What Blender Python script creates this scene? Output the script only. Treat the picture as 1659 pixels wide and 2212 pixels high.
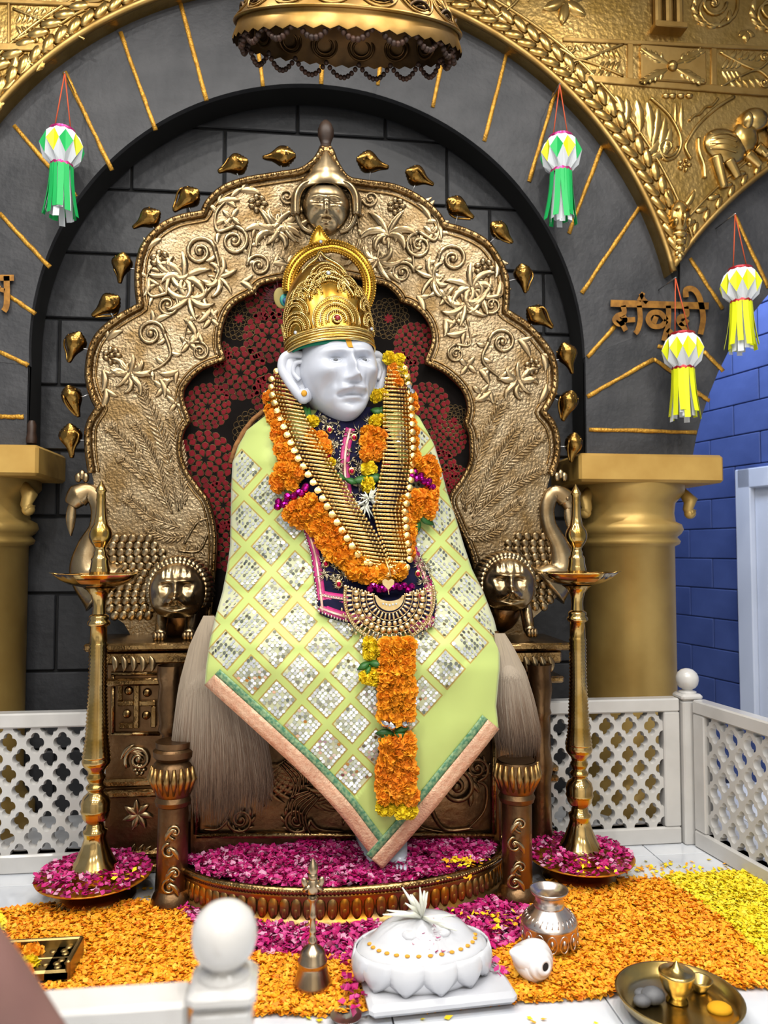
import bpy, bmesh, math, random
import numpy as np
from mathutils import Vector, Matrix, Euler
from mathutils.geometry import tessellate_polygon
random.seed(7)
rng = np.random.default_rng(11)
PI = math.pi
sc = bpy.context.scene
for o in list(bpy.data.objects):
    bpy.data.objects.remove(o)
COL = sc.collection

# ------------------------------------------------------------------ camera
FPX, CX, CY = 1660.0, 829.5, 1106.0
CAMZ = 1.225
CAM_ROT = Euler((math.radians(90 + 2.79), 0, math.radians(-6.6)), 'XYZ')
cam_data = bpy.data.cameras.new('camera')
cam_data.sensor_fit = 'VERTICAL'
cam_data.sensor_height = 36.0
cam_data.lens = FPX / 2212.0 * 36.0
cam_data.clip_start = 0.05
cam_data.dof.use_dof = True
cam_data.dof.focus_distance = 2.72
cam_data.dof.aperture_fstop = 2.6
cam = bpy.data.objects.new('camera', cam_data)
cam.location = (0, 0, CAMZ)
cam.rotation_euler = CAM_ROT
COL.objects.link(cam)
sc.camera = cam

# ------------------------------------------------------------------ world, lamps, exposure
sc.view_settings.view_transform = 'Standard'
sc.view_settings.look = 'None'
sc.view_settings.gamma = 1.0
sc.view_settings.use_curve_mapping = False
sc.view_settings.exposure = -0.16
sc.cycles.adaptive_threshold = 0.05
sc.cycles.max_bounces = 3
sc.cycles.diffuse_bounces = 2
sc.cycles.glossy_bounces = 2
sc.cycles.transmission_bounces = 2
sc.cycles.caustics_reflective = False
sc.cycles.caustics_refractive = False
world = bpy.data.worlds.new('world')
sc.world = world
world.use_nodes = True
bg = world.node_tree.nodes['Background']
bg.inputs[0].default_value = (0.86, 0.92, 1.0, 1)
bg.inputs[1].default_value = 0.34

def lamp(kind, loc, energy, color=(1, 1, 1), size=0.1, rot=(0, 0, 0), sizey=None, spot=None):
    d = bpy.data.lights.new(kind.lower() + '_lamp', kind)
    d.energy = energy
    d.color = color
    if kind == 'AREA':
        d.shape = 'DISK' if sizey is None else 'RECTANGLE'
        d.size = size
        if sizey: d.size_y = sizey
    else:
        d.shadow_soft_size = size
    if kind == 'SPOT':
        d.spot_size = spot or 1.6
        d.spot_blend = 0.6
    o = bpy.data.objects.new(kind.lower() + '_lamp', d)
    o.location = loc
    o.rotation_euler = rot
    COL.objects.link(o)
    return o

CEIL = 4.25
# rows of small ceiling downlights in the hall in front of the shrine
for yy, xs, e in ((2.15, (-1.5, -0.75, 0.0, 0.75, 1.5), 19), (0.7, (-1.8, -0.6, 0.6, 1.8), 27), (-1.0, (-1.8, 0, 1.8), 30)):
    for xx in xs:
        lamp('AREA', (xx + 0.1, yy, CEIL - 0.03), e, (1.0, 0.965, 0.90), 0.08, (0, 0, 0))
# two long ceiling tube panels further back in the hall, over the visitors
lamp('AREA', (-1.3, -0.6, CEIL - 0.05), 62, (0.95, 0.975, 1.0), 1.5, (0, 0, 0), 0.5)
lamp('AREA', (1.4, -0.6, CEIL - 0.05), 62, (0.95, 0.975, 1.0), 1.5, (0, 0, 0), 0.5)
for xx in (-2.2, 0.2, 2.6):  # added unseen lamps at the hall's rear, to brighten what the gold reflects
    lamp('AREA', (xx, -3.4, CEIL - 0.05), 45, (1.0, 0.97, 0.92), 0.9, (0, 0, 0), 0.5)
# daylight in the side passage on the right
lamp('AREA', (1.95, 4.15, 3.55), 70, (0.70, 0.80, 1.0), 0.7, (math.radians(58), 0, math.radians(-55)), 0.7)

# ------------------------------------------------------------------ pixel <-> place helpers (positions are measured on the photograph)
_R = CAM_ROT.to_matrix()
def ray(px, py):
    return _R @ Vector(((px - CX) / FPX, -(py - CY) / FPX, -1.0))
def P(px, py, Y):
    d = ray(px, py)
    t = Y / d.y
    return Vector((d.x * t, Y, CAMZ + d.z * t))
def G(px, py, z=0.0):
    d = ray(px, py)
    t = (z - CAMZ) / d.z
    return Vector((d.x * t, d.y * t, z))
def mpp(Y):
    return Y / FPX          # metres per pixel at depth Y, about

# ------------------------------------------------------------------ materials
def lin(c):
    c = tuple(int(c[i:i + 2], 16) / 255 for i in (0, 2, 4)) if isinstance(c, str) else c
    return tuple(x / 12.92 if x <= 0.04045 else ((x + 0.055) / 1.055) ** 2.4 for x in c)
MATS = {}
def mat(name, col, rough=0.5, metal=0.0, col2=None, nscale=8.0, bump=0.0, bscale=60.0, coat=0.0, sss=0.0, spec=0.5,
        emis=None, rough2=None, detail=4.0, trans=0.0, blo=0.38, bhi=0.66, sheen=0.0, coord='Object'):
    if name in MATS: return MATS[name]
    m = bpy.data.materials.new(name)
    m.use_nodes = True
    nt = m.node_tree
    b = nt.nodes['Principled BSDF']
    c = lin(col)
    b.inputs['Base Color'].default_value = (*c, 1)
    b.inputs['Roughness'].default_value = rough
    b.inputs['Metallic'].default_value = metal
    b.inputs['Coat Weight'].default_value = coat
    b.inputs['Coat Roughness'].default_value = 0.08
    b.inputs['Specular IOR Level'].default_value = spec
    b.inputs['Transmission Weight'].default_value = trans
    b.inputs['Sheen Weight'].default_value = sheen
    if sss:
        b.inputs['Subsurface Weight'].default_value = sss
        b.inputs['Subsurface Radius'].default_value = (0.02, 0.016, 0.013)
        b.inputs['Subsurface Scale'].default_value = 1.0
    tc = nt.nodes.new('ShaderNodeTexCoord')
    if col2 is not None or rough2 is not None:
        n = nt.nodes.new('ShaderNodeTexNoise')
        n.inputs['Scale'].default_value = nscale
        n.inputs['Detail'].default_value = detail
        nt.links.new(tc.outputs[coord], n.inputs['Vector'])
        r = nt.nodes.new('ShaderNodeMapRange')
        r.inputs['From Min'].default_value = blo
        r.inputs['From Max'].default_value = bhi
        nt.links.new(n.outputs['Fac'], r.inputs['Value'])
        if col2 is not None:
            mx = nt.nodes.new('ShaderNodeMix')
            mx.data_type = 'RGBA'
            mx.inputs['A'].default_value = (*c, 1)
            mx.inputs['B'].default_value = (*lin(col2), 1)
            nt.links.new(r.outputs['Result'], mx.inputs['Factor'])
            nt.links.new(mx.outputs['Result'], b.inputs['Base Color'])
        if rough2 is not None:
            r2 = nt.nodes.new('ShaderNodeMapRange')
            r2.inputs['To Min'].default_value = rough
            r2.inputs['To Max'].default_value = rough2
            r2.inputs['From Min'].default_value = blo
            r2.inputs['From Max'].default_value = bhi
            nt.links.new(n.outputs['Fac'], r2.inputs['Value'])
            nt.links.new(r2.outputs['Result'], b.inputs['Roughness'])
    if bump:
        n2 = nt.nodes.new('ShaderNodeTexNoise')
        n2.inputs['Scale'].default_value = bscale
        n2.inputs['Detail'].default_value = 3.0
        nt.links.new(tc.outputs[coord], n2.inputs['Vector'])
        bp = nt.nodes.new('ShaderNodeBump')
        bp.inputs['Strength'].default_value = bump
        bp.inputs['Distance'].default_value = 0.01
        nt.links.new(n2.outputs['Fac'], bp.inputs['Height'])
        nt.links.new(bp.outputs['Normal'], b.inputs['Normal'])
    MATS[name] = m
    return m

mat('black_stone', '414144', 0.6, col2='2d2e32', nscale=5, bump=0.35, bscale=40)
mat('black_block', '2e2f33', 0.55, col2='202125', nscale=4, bump=0.3, bscale=30)
mat('black_mortar', '08080a', 0.8)
mat('black_soffit', '060607', 0.7)
mat('gold_paint', 'b8862f', 0.42, 0.55, col2='dca43c', nscale=40, bump=0.5, bscale=120)
mat('gold_panel', 'bd9d62', 0.32, 1.0, col2='97793f', nscale=7, bump=0.35, bscale=45, rough2=0.44)
mat('gold_relief', 'cbab6c', 0.25, 1.0, col2='a98546', nscale=12)
mat('gold_plain', 'b5945a', 0.38, 1.0, col2='957540', nscale=6, bump=0.15, bscale=14, rough2=0.5)
mat('column_gold', 'c2a15c', 0.42, 0.5, col2='a98747', nscale=3, bump=0.12, bscale=9)
mat('capital_paint', 'cfa75a', 0.5, 0.45, col2='b98f45', nscale=4)
mat('marble', 'd2d2d5', 0.16, col2='c6c7cd', nscale=5, coat=0.25, spec=0.5)
mat('rail_white', 'cfccc8', 0.2, col2='c4c1bd', nscale=6, coat=0.3)
mat('floor_tile', 'e6e8ec', 0.10, col2='d2d6de', nscale=4, coat=0.4)
mat('floor_joint', '8f8f92', 0.8)
mat('blue_wall', '4c5f9c', 0.6, col2='42548e', nscale=3, bump=0.2, bscale=20)
mat('blue_mortar', '39456a', 0.7)
mat('white_paint', 'd5dcec', 0.45)
mat('throne_gold', 'a59274', 0.27, 1.0, col2='836a46', nscale=9, bump=0.5, bscale=85, rough2=0.4)
mat('throne_relief', 'baa480', 0.25, 1.0, col2='957d5b', nscale=14, rough2=0.32)
mat('throne_rim', 'a4865a', 0.24, 1.0, col2='80623a', nscale=16, bump=0.3, bscale=60)
mat('throne_dark', '87694a', 0.30, 1.0, col2='5d4630', nscale=7, bump=0.2, bscale=40, rough2=0.45)
mat('throne_stain', '9c7c4c', 0.33, 0.95, col2='c98428', nscale=9, bump=0.2, bscale=30, blo=0.5, bhi=0.62)
mat('throne_wood', '3a2619', 0.5, col2='2a1b12', nscale=20)
mat('brass', 'd3b47a', 0.12, 1.0, col2='a8853f', nscale=10, rough2=0.22)
mat('brass_stain', 'd07a12', 0.35, 0.6, col2='c98c2a', nscale=30)
mat('brass_dark', '8d6f42', 0.22, 1.0, col2='6d522c', nscale=12, rough2=0.35)
mat('shell_gold', 'a07c40', 0.2, 1.0, col2='7a5a2a', nscale=24, bump=0.2, bscale=60)
mat('steel_wire', 'b5b5b8', 0.3, 1.0)
mat('crown_gold', 'd0a54c', 0.26, 1.0, col2='b98a34', nscale=20)
mat('crown_gold_pale', 'eed28a', 0.22, 1.0, col2='dcb866', nscale=24)
mat('crown_arch', 'dba936', 0.32, 0.9, col2='e8ba4c', nscale=60)
mat('necklace_gold', 'efc981', 0.30, 1.0, col2='e0b164', nscale=40)
mat('pendant_gold', 'f6e0ae', 0.32, 1.0, col2='ecca8c', nscale=40)
mat('green_felt', '0c7a5c', 0.8)
mat('ruby', '9b0f1c', 0.08, 0.0, coat=1.0)
mat('crystal', 'e8eef6', 0.05, 0.6)
mat('statue_marble', 'd2d5de', 0.28, col2='c9cdd9', nscale=3, coat=0.15)
mat('saffron_paste', 'd89a26', 0.7)
mat('eye_grey', '6c6e72', 0.5)
mat('fabric_black', '15110f', 0.85, col2='1c1716', nscale=6, spec=0.1)
mat('fabric_red', '86101e', 0.6, col2='6c0c18', nscale=6, spec=0.2)
mat('fabric_thread', '8a6f45', 0.4, 0.6)
mat('tunic_navy', '11112a', 0.85, col2='1a1836', nscale=20, spec=0.15)
mat('tunic_brocade', '2b2018', 0.45, 0.3, col2='5a4a36', nscale=60)
mat('pink_ribbon', 'b01e68', 0.5, col2='c42f7b', nscale=30)
mat('pink_braid', 'c08a8a', 0.35, 0.5, col2='d0a58a', nscale=80)
mat('silver_bead', 'c8c0b4', 0.2, 1.0)
mat('silver_thread', 'b0a488', 0.3, 0.9)
mat('orange_flower', 'ffab18', 0.72, col2='fb9610', nscale=22, coord='Object')
mat('orange_flower_deep', 'fa8f18', 0.72, col2='fda018', nscale=22)
mat('yellow_flower', 'fbdc1c', 0.7, col2='f5cc10', nscale=22)
mat('leaf_green', '1f4a1c', 0.45, col2='2f6a26', nscale=12)
mat('magenta_bead', 'b3087a', 0.12, 0.85, col2='8a0a70', nscale=30)
mat('red_foil', 'c01440', 0.2, 0.7)
mat('silver_foil', 'c9ccd2', 0.14, 1.0)
mat('tuberose', 'eeeede', 0.6)
mat('rose_petal', 'c2126c', 0.55)
mat('sequin', 'f2f5f8', 0.12, 0.55)
mat('sequin_dark', 'c2c4b2', 0.14, 0.9)
mat('cloth_border', 'e9bd9c', 0.42, 0.25, col2='dba383', nscale=60, bump=0.4, bscale=140)
mat('cloth_border_green', '4a8464', 0.5, 0.1, col2='9cb888', nscale=90)
mat('fur', 'a59884', 0.85)
mat('fur_core', '7d6d5a', 0.9, col2='5d4c3c', nscale=9)
mat('white_paper', 'e8ecf2', 0.7)
mat('green_paper', '0fae56', 0.6)
mat('yellow_paper', 'e6ee12', 0.6)
mat('magenta_band', 'a50d62', 0.3, 0.4, col2='c93a8a', nscale=80)
mat('red_band', 'a5122a', 0.3, 0.4, col2='c93a3a', nscale=80)
mat('orange_string', 'c7512a', 0.7)
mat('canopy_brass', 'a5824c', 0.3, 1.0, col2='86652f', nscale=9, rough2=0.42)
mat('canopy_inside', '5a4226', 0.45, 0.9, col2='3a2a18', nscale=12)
mat('canopy_beads', '3a2c26', 0.5, 0.3, col2='54382a', nscale=30)
mat('bell_metal', 'bca88c', 0.26, 1.0, col2='a38c6c', nscale=10)
mat('pot_silver', 'e2d6d0', 0.24, 1.0, col2='cfbfb4', nscale=12, rough2=0.32)
mat('pot_copper', 'd2a878', 0.3, 1.0, col2='c8b4a4', nscale=12)
mat('thali_brass', 'cdb476', 0.24, 1.0, col2='b29653', nscale=6)
mat('grey_stone', '6c6c6e', 0.6, col2='505054', nscale=20)
mat('turmeric', 'e0a008', 0.85)
mat('conch_white', 'eceaea', 0.3, col2='e2dcd8', nscale=10, coat=0.2)
mat('dark_hole', '1b1310', 0.8)
mat('skin', '7d5a52', 0.6, col2='74524c', nscale=10)
mat('letter_gold', '8d6230', 0.4, 0.7, col2='b5803a', nscale=30)
mat('hall_ceiling', 'eeece6', 0.7)
mat('hall_wall', 'ece6da', 0.7)
mat('hall_floor', 'd8d2c6', 0.3)
mat('lamp_housing', 'f0f0ee', 0.4)
mat('tray_metal', '8d7648', 0.35, 0.95, col2='a88f5c', nscale=14)
mat('feather_eye', '0d3f6a', 0.3, 0.3)
mat('feather_teal', '1f7a72', 0.35, 0.3)
mat('feather_tan', '9a8a4a', 0.5, 0.2)
mat('feather_barbs', '4a1c24', 0.85)
mat('rope_tan', '9a6a38', 0.8, col2='7a4e26', nscale=60)

# ------------------------------------------------------------------ mesh builder
class MB:
    def __init__(s):
        s.v = []; s.f = []
    def add(s, vs, fs):
        b = len(s.v)
        s.v.extend([tuple(v) for v in vs])
        s.f.extend([tuple(i + b for i in f) for f in fs])
        return s
    def join(s, o):
        return s.add(o.v, o.f)
    def xf(s, M):
        s.v = [tuple(M @ Vector(v)) for v in s.v]
        return s
    def copy(s):
        m = MB(); m.v = list(s.v); m.f = list(s.f); return m
    # --- shapes
    def box(s, c, sz, M=None, bev=0.0):
        cx, cy, cz = c; x, y, z = sz[0] / 2, sz[1] / 2, sz[2] / 2
        if bev <= 0:
            vs = [Vector((cx + i * x, cy + j * y, cz + k * z)) for i in (-1, 1) for j in (-1, 1) for k in (-1, 1)]
            fs = [(0, 1, 3, 2), (4, 6, 7, 5), (0, 4, 5, 1), (2, 3, 7, 6), (0, 2, 6, 4), (1, 5, 7, 3)]
        else:
            bev = min(bev, x * .9, y * .9, z * .9)
            vs = []; 
            for k, (zz, ins) in enumerate(((-z, bev), (-z + bev, 0), (z - bev, 0), (z, bev))):
                a, b_ = x - ins, y - ins
                a2, b2 = a - bev * (1 if not ins else .4), b_ - bev * (1 if not ins else .4)
                for (p, q) in ((a, b2), (a2, b_), (-a2, b_), (-a, b2), (-a, -b2), (-a2, -b_), (a2, -b_), (a, -b2)):
                    vs.append(Vector((cx + p, cy + q, cz + zz)))
            fs = [tuple(range(7, -1, -1)), tuple(range(24, 32))]
            for k in range(3):
                for i in range(8):
                    j = (i + 1) % 8
                    fs.append((k * 8 + i, k * 8 + j, k * 8 + 8 + j, k * 8 + 8 + i))
        if M is not None: vs = [M @ v for v in vs]
        return s.add(vs, fs)
    def lathe(s, prof, n=32, c=(0, 0, 0), a0=0.0, a1=2 * PI, M=None, wob=None):
        full = abs(a1 - a0 - 2 * PI) < 1e-6
        m = n if full else n + 1
        vs = []
        for (r, z) in prof:
            for i in range(m):
                a = a0 + (a1 - a0) * i / n
                rr = r * (wob(a, z) if wob else 1)
                vs.append(Vector((c[0] + rr * math.cos(a), c[1] + rr * math.sin(a), c[2] + z)))
        fs = []
        for k in range(len(prof) - 1):
            for i in range(n):
                j = (i + 1) % m if full else i + 1
                fs.append((k * m + i, k * m + j, (k + 1) * m + j, (k + 1) * m + i))
        if M is not None: vs = [M @ v for v in vs]
        return s.add(vs, fs)
    def sphere(s, c, r, n=12, m=8, sc3=(1, 1, 1), M=None):
        vs = [Vector((0, 0, 1))]
        for k in range(1, m):
            t = PI * k / m
            for i in range(n):
                a = 2 * PI * i / n
                vs.append(Vector((math.sin(t) * math.cos(a), math.sin(t) * math.sin(a), math.cos(t))))
        vs.append(Vector((0, 0, -1)))
        fs = [(0, 1 + i, 1 + (i + 1) % n) for i in range(n)]
        for k in range(m - 2):
            for i in range(n):
                j = (i + 1) % n
                fs.append((1 + k * n + i, 1 + (k + 1) * n + i, 1 + (k + 1) * n + j, 1 + k * n + j))
        L = len(vs) - 1
        fs += [(L, 1 + (m - 2) * n + (i + 1) % n, 1 + (m - 2) * n + i) for i in range(n)]
        S = Vector(sc3); c = Vector(c)
        out = []
        for v in vs:
            w = Vector((v.x * S.x * r, v.y * S.y * r, v.z * S.z * r))
            if M is not None: w = M @ w
            out.append(w + c)
        return s.add(out, fs)
    def tube(s, pts, rad, n=8, closed=False, caps=True, flat=1.0, up=None):
        pts = [Vector(p) for p in pts]
        N = len(pts)
        if not hasattr(rad, '__len__'): rad = [rad] * N
        vs = []
        u = None
        for i, p in enumerate(pts):
            if closed: t = pts[(i + 1) % N] - pts[i - 1]
            else: t = pts[min(i + 1, N - 1)] - pts[max(i - 1, 0)]
            if t.length < 1e-9: t = Vector((0, 0, 1))
            t.normalize()
            if up is not None:
                u = Vector(up) - t * Vector(up).dot(t)
            elif u is None:
                h = Vector((0, 0, 1)) if abs(t.z) < .9 else Vector((1, 0, 0))
                u = h - t * h.dot(t)
            else:
                u = u - t * u.dot(t)
            if u.length < 1e-9: u = t.orthogonal()
            u.normalize()
            w = t.cross(u)
            for k in range(n):
                a = 2 * PI * k / n
                vs.append(p + (u * math.cos(a) * flat + w * math.sin(a)) * rad[i])
        fs = []
        for i in range(N if closed else N - 1):
            j = (i + 1) % N
            for k in range(n):
                l = (k + 1) % n
                fs.append((i * n + k, i * n + l, j * n + l, j * n + k))
        if caps and not closed:
            fs.append(tuple(range(n - 1, -1, -1)))
            fs.append(tuple((N - 1) * n + k for k in range(n)))
        return s.add(vs, fs)
    def prism(s, loops, fmap, bmap):
        """polygon (outer loop + hole loops, 2D points) between two surfaces fmap(x,y) and bmap(x,y)"""
        if not isinstance(loops[0][0], (tuple, list, Vector)): loops = [loops]
        flat = [q for lp in loops for q in lp]
        if len(loops) == 1:
            tris = None
        tr = tessellate_polygon([[Vector((q[0], q[1], 0)) for q in lp] for lp in loops])
        n = len(flat)
        vs = [Vector(fmap(q[0], q[1])) for q in flat] + [Vector(bmap(q[0], q[1])) for q in flat]
        fs = []
        def area(t):
            a, b, c = (flat[i] for i in t)
            return (b[0] - a[0]) * (c[1] - a[1]) - (c[0] - a[0]) * (b[1] - a[1])
        for t in tr:
            t = tuple(t)
            if area(t) < 0: t = t[::-1]
            fs.append(t); fs.append(tuple(i + n for i in t[::-1]))
        o = 0
        for lp in loops:
            m = len(lp)
            for i in range(m):
                j = (i + 1) % m
                fs.append((o + i, o + n + i, o + n + j, o + j))
            o += m
        return s.add(vs, fs)

NORIG = {}
def obj(name, mb, material, parent=None, origin=None, smooth=True, fix=True):
    """one mesh object; vertices given in world space, stored relative to its origin (or its parent's)"""
    me = bpy.data.meshes.new(name)
    po = Vector((0, 0, 0))
    p = parent
    base = NORIG.get(parent.name, Vector((0, 0, 0))) if parent else Vector((0, 0, 0))
    org = Vector(origin) if origin is not None else base
    vs = [(v[0] - org.x, v[1] - org.y, v[2] - org.z) for v in mb.v]
    me.from_pydata(vs, [], mb.f)
    if fix:
        bm = bmesh.new(); bm.from_mesh(me)
        bmesh.ops.recalc_face_normals(bm, faces=bm.faces)
        bm.to_mesh(me); bm.free()
    if smooth:
        me.polygons.foreach_set('use_smooth', [True] * len(me.polygons))
    me.materials.append(MATS[material] if isinstance(material, str) else material)
    o = bpy.data.objects.new(name, me)
    COL.objects.link(o)
    o.parent = parent
    o.location = org - base
    NORIG[o.name] = org
    if smooth == 'auto':
        pass
    return o
def sharp(o, deg=35):
    """smooth shading that keeps hard edges"""
    me = o.data
    bm = bmesh.new(); bm.from_mesh(me)
    lim = math.radians(deg)
    for e in bm.edges:
        e.smooth = not (len(e.link_faces) == 2 and e.calc_face_angle(0) > lim)
    for f in bm.faces: f.smooth = True
    bm.to_mesh(me); bm.free()
    return o
def hobj(*a, **k):
    return sharp(obj(*a, **k))
def thing(name, loc, label, cat, group=None):
    o = bpy.data.objects.new(name, None)
    o.empty_display_size = 0.05
    COL.objects.link(o)
    o.location = loc
    NORIG[o.name] = Vector(loc)
    tag(o, label, cat, group)
    return o
def tag(o, label=None, cat=None, group=None, kind=None):
    if label: o['label'] = label
    if cat: o['category'] = cat
    if group: o['group'] = group
    if kind: o['kind'] = kind
    return o
def inst(name, mesh, parent, loc, M3=None, scale=1.0):
    """an extra object that shares mesh data; loc in world space"""
    o = bpy.data.objects.new(name, mesh)
    COL.objects.link(o)
    o.parent = parent
    base = NORIG.get(parent.name, Vector((0, 0, 0))) if parent else Vector((0, 0, 0))
    o.location = Vector(loc) - base
    if M3 is not None:
        o.rotation_euler = M3.to_euler()
    o.scale = (scale,) * 3 if not hasattr(scale, '__len__') else scale
    NORIG[o.name] = Vector(loc)
    return o
def mesh_only(name, mb, material, smooth=True):
    me = bpy.data.meshes.new(name)
    me.from_pydata(mb.v, [], mb.f)
    bm = bmesh.new(); bm.from_mesh(me)
    bmesh.ops.recalc_face_normals(bm, faces=bm.faces)
    for f in bm.faces: f.smooth = smooth
    bm.to_mesh(me); bm.free()
    for m in (material if isinstance(material, (list, tuple)) else [material]):
        me.materials.append(MATS[m])
    return me
def catmull(pts, n=8, closed=False):
    pts = [Vector(p) for p in pts]
    N = len(pts); out = []
    for i in range(N if closed else N - 1):
        if closed: a, b, c, d = pts[i - 1], pts[i], pts[(i + 1) % N], pts[(i + 2) % N]
        else: a, b, c, d = pts[max(i - 1, 0)], pts[i], pts[i + 1], pts[min(i + 2, N - 1)]
        for k in range(n):
            t = k / n
            out.append(0.5 * ((2 * b) + (c - a) * t + (2 * a - 5 * b + 4 * c - d) * t * t + (3 * b - a - 3 * c + d) * t ** 3))
    if not closed: out.append(pts[-1])
    return out
def interp(tab, x):
    if x <= tab[0][0]: return tab[0][1]
    for (a, va), (b, vb) in zip(tab, tab[1:]):
        if x <= b: return va + (vb - va) * (x - a) / (b - a)
    return tab[-1][1]
def smooth_interp(tab, x):
    if x <= tab[0][0]: return tab[0][1]
    for (a, va), (b, vb) in zip(tab, tab[1:]):
        if x <= b:
            t = (x - a) / (b - a); t = t * t * (3 - 2 * t)
            return va + (vb - va) * t
    return tab[-1][1]
def nrm3(x, y, z):
    """world frame whose local z is (x,y,z)"""
    return Vector((x, y, z)).to_track_quat('Z', 'Y').to_matrix()
# ------------------------------------------------------------------ relief kit (raised ornament on an upright plane y = Y)
def RP(px, py, Y, h=0.0):
    p = P(px, py, Y); p.y -= h
    return p
def r_tube(mb, pts, w, Y, h=0.0, n=6, taper=None, sm=6):
    q = catmull([Vector((a, b, 0)) for a, b in pts], sm) if sm else [Vector((a, b, 0)) for a, b in pts]
    N = len(q)
    rad = [(w * mpp(Y)) * (1 if taper is None else taper[0] + (taper[1] - taper[0]) * i / (N - 1)) for i in range(N)]
    mb.tube([RP(v.x, v.y, Y, h) for v in q], rad, n)
def r_spiral(mb, cx, cy, r, turns, a0, d, w, Y, h=0.0, knob=True):
    N = int(18 * turns)
    pts = []; rad = []
    for i in range(N + 1):
        t = i / N
        a = a0 + d * 2 * PI * turns * t
        rr = r * (1 - 0.86 * t)
        pts.append(RP(cx + rr * math.cos(a), cy + rr * math.sin(a), Y, h))
        rad.append(w * mpp(Y) * (1.0 - 0.35 * t))
    mb.tube(pts, rad, 6)
    if knob:
        mb.sphere(RP(cx, cy, Y, h), w * 1.5 * mpp(Y), 8, 6, (1, .6, 1))
def r_leaf(mb, x0, y0, ang, ln, wd, curl, Y, h=0.006, n=8, ruf=0.0):
    """a raised, curving, pointed leaf"""
    x, y, a = x0, y0, ang
    step = ln / n
    m = mpp(Y)
    rows = []
    for i in range(n + 1):
        t = i / n
        w = wd * (math.sin(PI * min(1, t * 0.93 + 0.07)) ** 0.75) * (1 + ruf * math.sin(i * 2.6)) * 0.5
        nx, ny = -math.sin(a), math.cos(a)
        hh = h * (0.5 + 0.9 * t * (1.3 - t))
        rows.append((RP(x + nx * w, y + ny * w, Y, 0), RP(x + nx * w * .5, y + ny * w * .5, Y, hh), RP(x, y, Y, hh * .72),
                     RP(x - nx * w * .5, y - ny * w * .5, Y, hh), RP(x - nx * w, y - ny * w, Y, 0)))
        x += math.cos(a) * step; y += math.sin(a) * step
        a += curl / n
    vs = [v for r in rows for v in r]
    fs = [(i * 5 + k, i * 5 + k + 1, i * 5 + k + 6, i * 5 + k + 5) for i in range(n) for k in range(4)]
    mb.add(vs, fs)
def r_fan(mb, x, y, ang, spread, n, ln, wd, Y, curl=0.8, h=0.008):
    for i in range(n):
        t = (i / (n - 1) - 0.5) if n > 1 else 0
        l = ln * (1 - 0.35 * abs(t) * 2)
        r_leaf(mb, x, y, ang + spread * t, l, wd, curl * (2 * t), Y, h)
def r_rosette(mb, x, y, r, n, Y, h=0.01):
    m = mpp(Y)
    for i in range(n):
        a = 2 * PI * i / n
        c = RP(x + math.cos(a) * r * .62, y + math.sin(a) * r * .62, Y, 0.0)
        M = Matrix.Rotation(-a, 3, 'Y')
        mb.sphere(c, r * .40 * m, 8, 6, (1, h / (r * .40 * m), .72), M)
    mb.sphere(RP(x, y, Y, 0), r * .3 * m, 10, 6, (1, 1.2, 1))
def r_vine(mb, pts, Y, w=4, lw=16, ll=30, every=3, h=0.007):
    q = catmull([Vector((a, b, 0)) for a, b in pts], 5)
    mb.tube([RP(v.x, v.y, Y, 0.002) for v in q], w * mpp(Y), 6)
    s = 1
    for i in range(1, len(q) - 1, every):
        t = q[i + 1] - q[i - 1]
        a = math.atan2(t.y, t.x)
        r_leaf(mb, q[i].x, q[i].y, a + s * 0.9, ll, lw, s * 0.9, Y, h)
        s = -s
def circ(cx, cz, r, a0, a1, n):
    return [(cx + r * math.cos(a0 + (a1 - a0) * i / n), cz + r * math.sin(a0 + (a1 - a0) * i / n)) for i in range(n + 1)]

# ------------------------------------------------------------------ hall shell
def struct(name, mb, m, parent=None, **k):
    o = hobj(name, mb, m, parent, **k)
    if parent is None: o['kind'] = 'structure'
    return o
fl = MB().box((0.3, 1.6, -0.06), (5.6, 4.6, 0.096))
floor = struct('floor', fl, 'floor_joint')
tag(floor, 'white polished marble shrine platform floor')
# marble floor tiles, each its own piece
tile_cache = {}
def floor_tile(x0, x1, y0, y1):
    g = 0.0022
    k = (round(x1 - x0, 3), round(y1 - y0, 3))
    if k not in tile_cache:
        tile_cache[k] = mesh_only('tile', MB().box((0, 0, 0), (x1 - x0 - 2 * g, y1 - y0 - 2 * g, 0.014), bev=0.0012), 'floor_tile', smooth=False)
    inst('tile', tile_cache[k], floor, ((x0 + x1) / 2, (y0 + y1) / 2, -0.007))
xs = [-2.46, -1.86, -1.26, -0.36, 0.26, 0.85, 1.44, 2.03, 2.62]
ys = [-0.6, 0.0, 0.7, 1.3, 1.9, 2.5, 3.0]
for i in range(len(xs) - 1):
    for j in range(len(ys) - 1):
        floor_tile(xs[i], xs[i + 1], ys[j], ys[j + 1])
    floor_tile(xs[i], xs[i + 1], 3.0, 3.10)
    floor_tile(xs[i], xs[i + 1], 3.10, 3.86)

AX, AZ, AR = 0.104, 2.137, 1.29          # centre arch: centre x, spring height, radius
BX, BZ, BR = 3.60, 1.35, 1.70            # arch over the side passage
LX = 2 * AX - BX                         # its mirror twin on the left
YW, YN = 3.55, 3.74                      # arch wall face, niche back wall
GR = 1.75                                # inner edge of the gold spandrel
GB = 2.165

# hall around the viewer: ceiling, back wall, lower floor
struct('ceiling', MB().box((0.2, 0.4, CEIL + 0.06), (9, 10.6, 0.1)), 'hall_ceiling')
struct('wall_rear', MB().box((0.2, -4.8, 1.9), (9, 0.1, 4.8)), 'hall_wall')
struct('floor_hall', MB().box((0.2, -0.6, -0.56), (9, 9.0, 0.1)), 'hall_floor')

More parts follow.
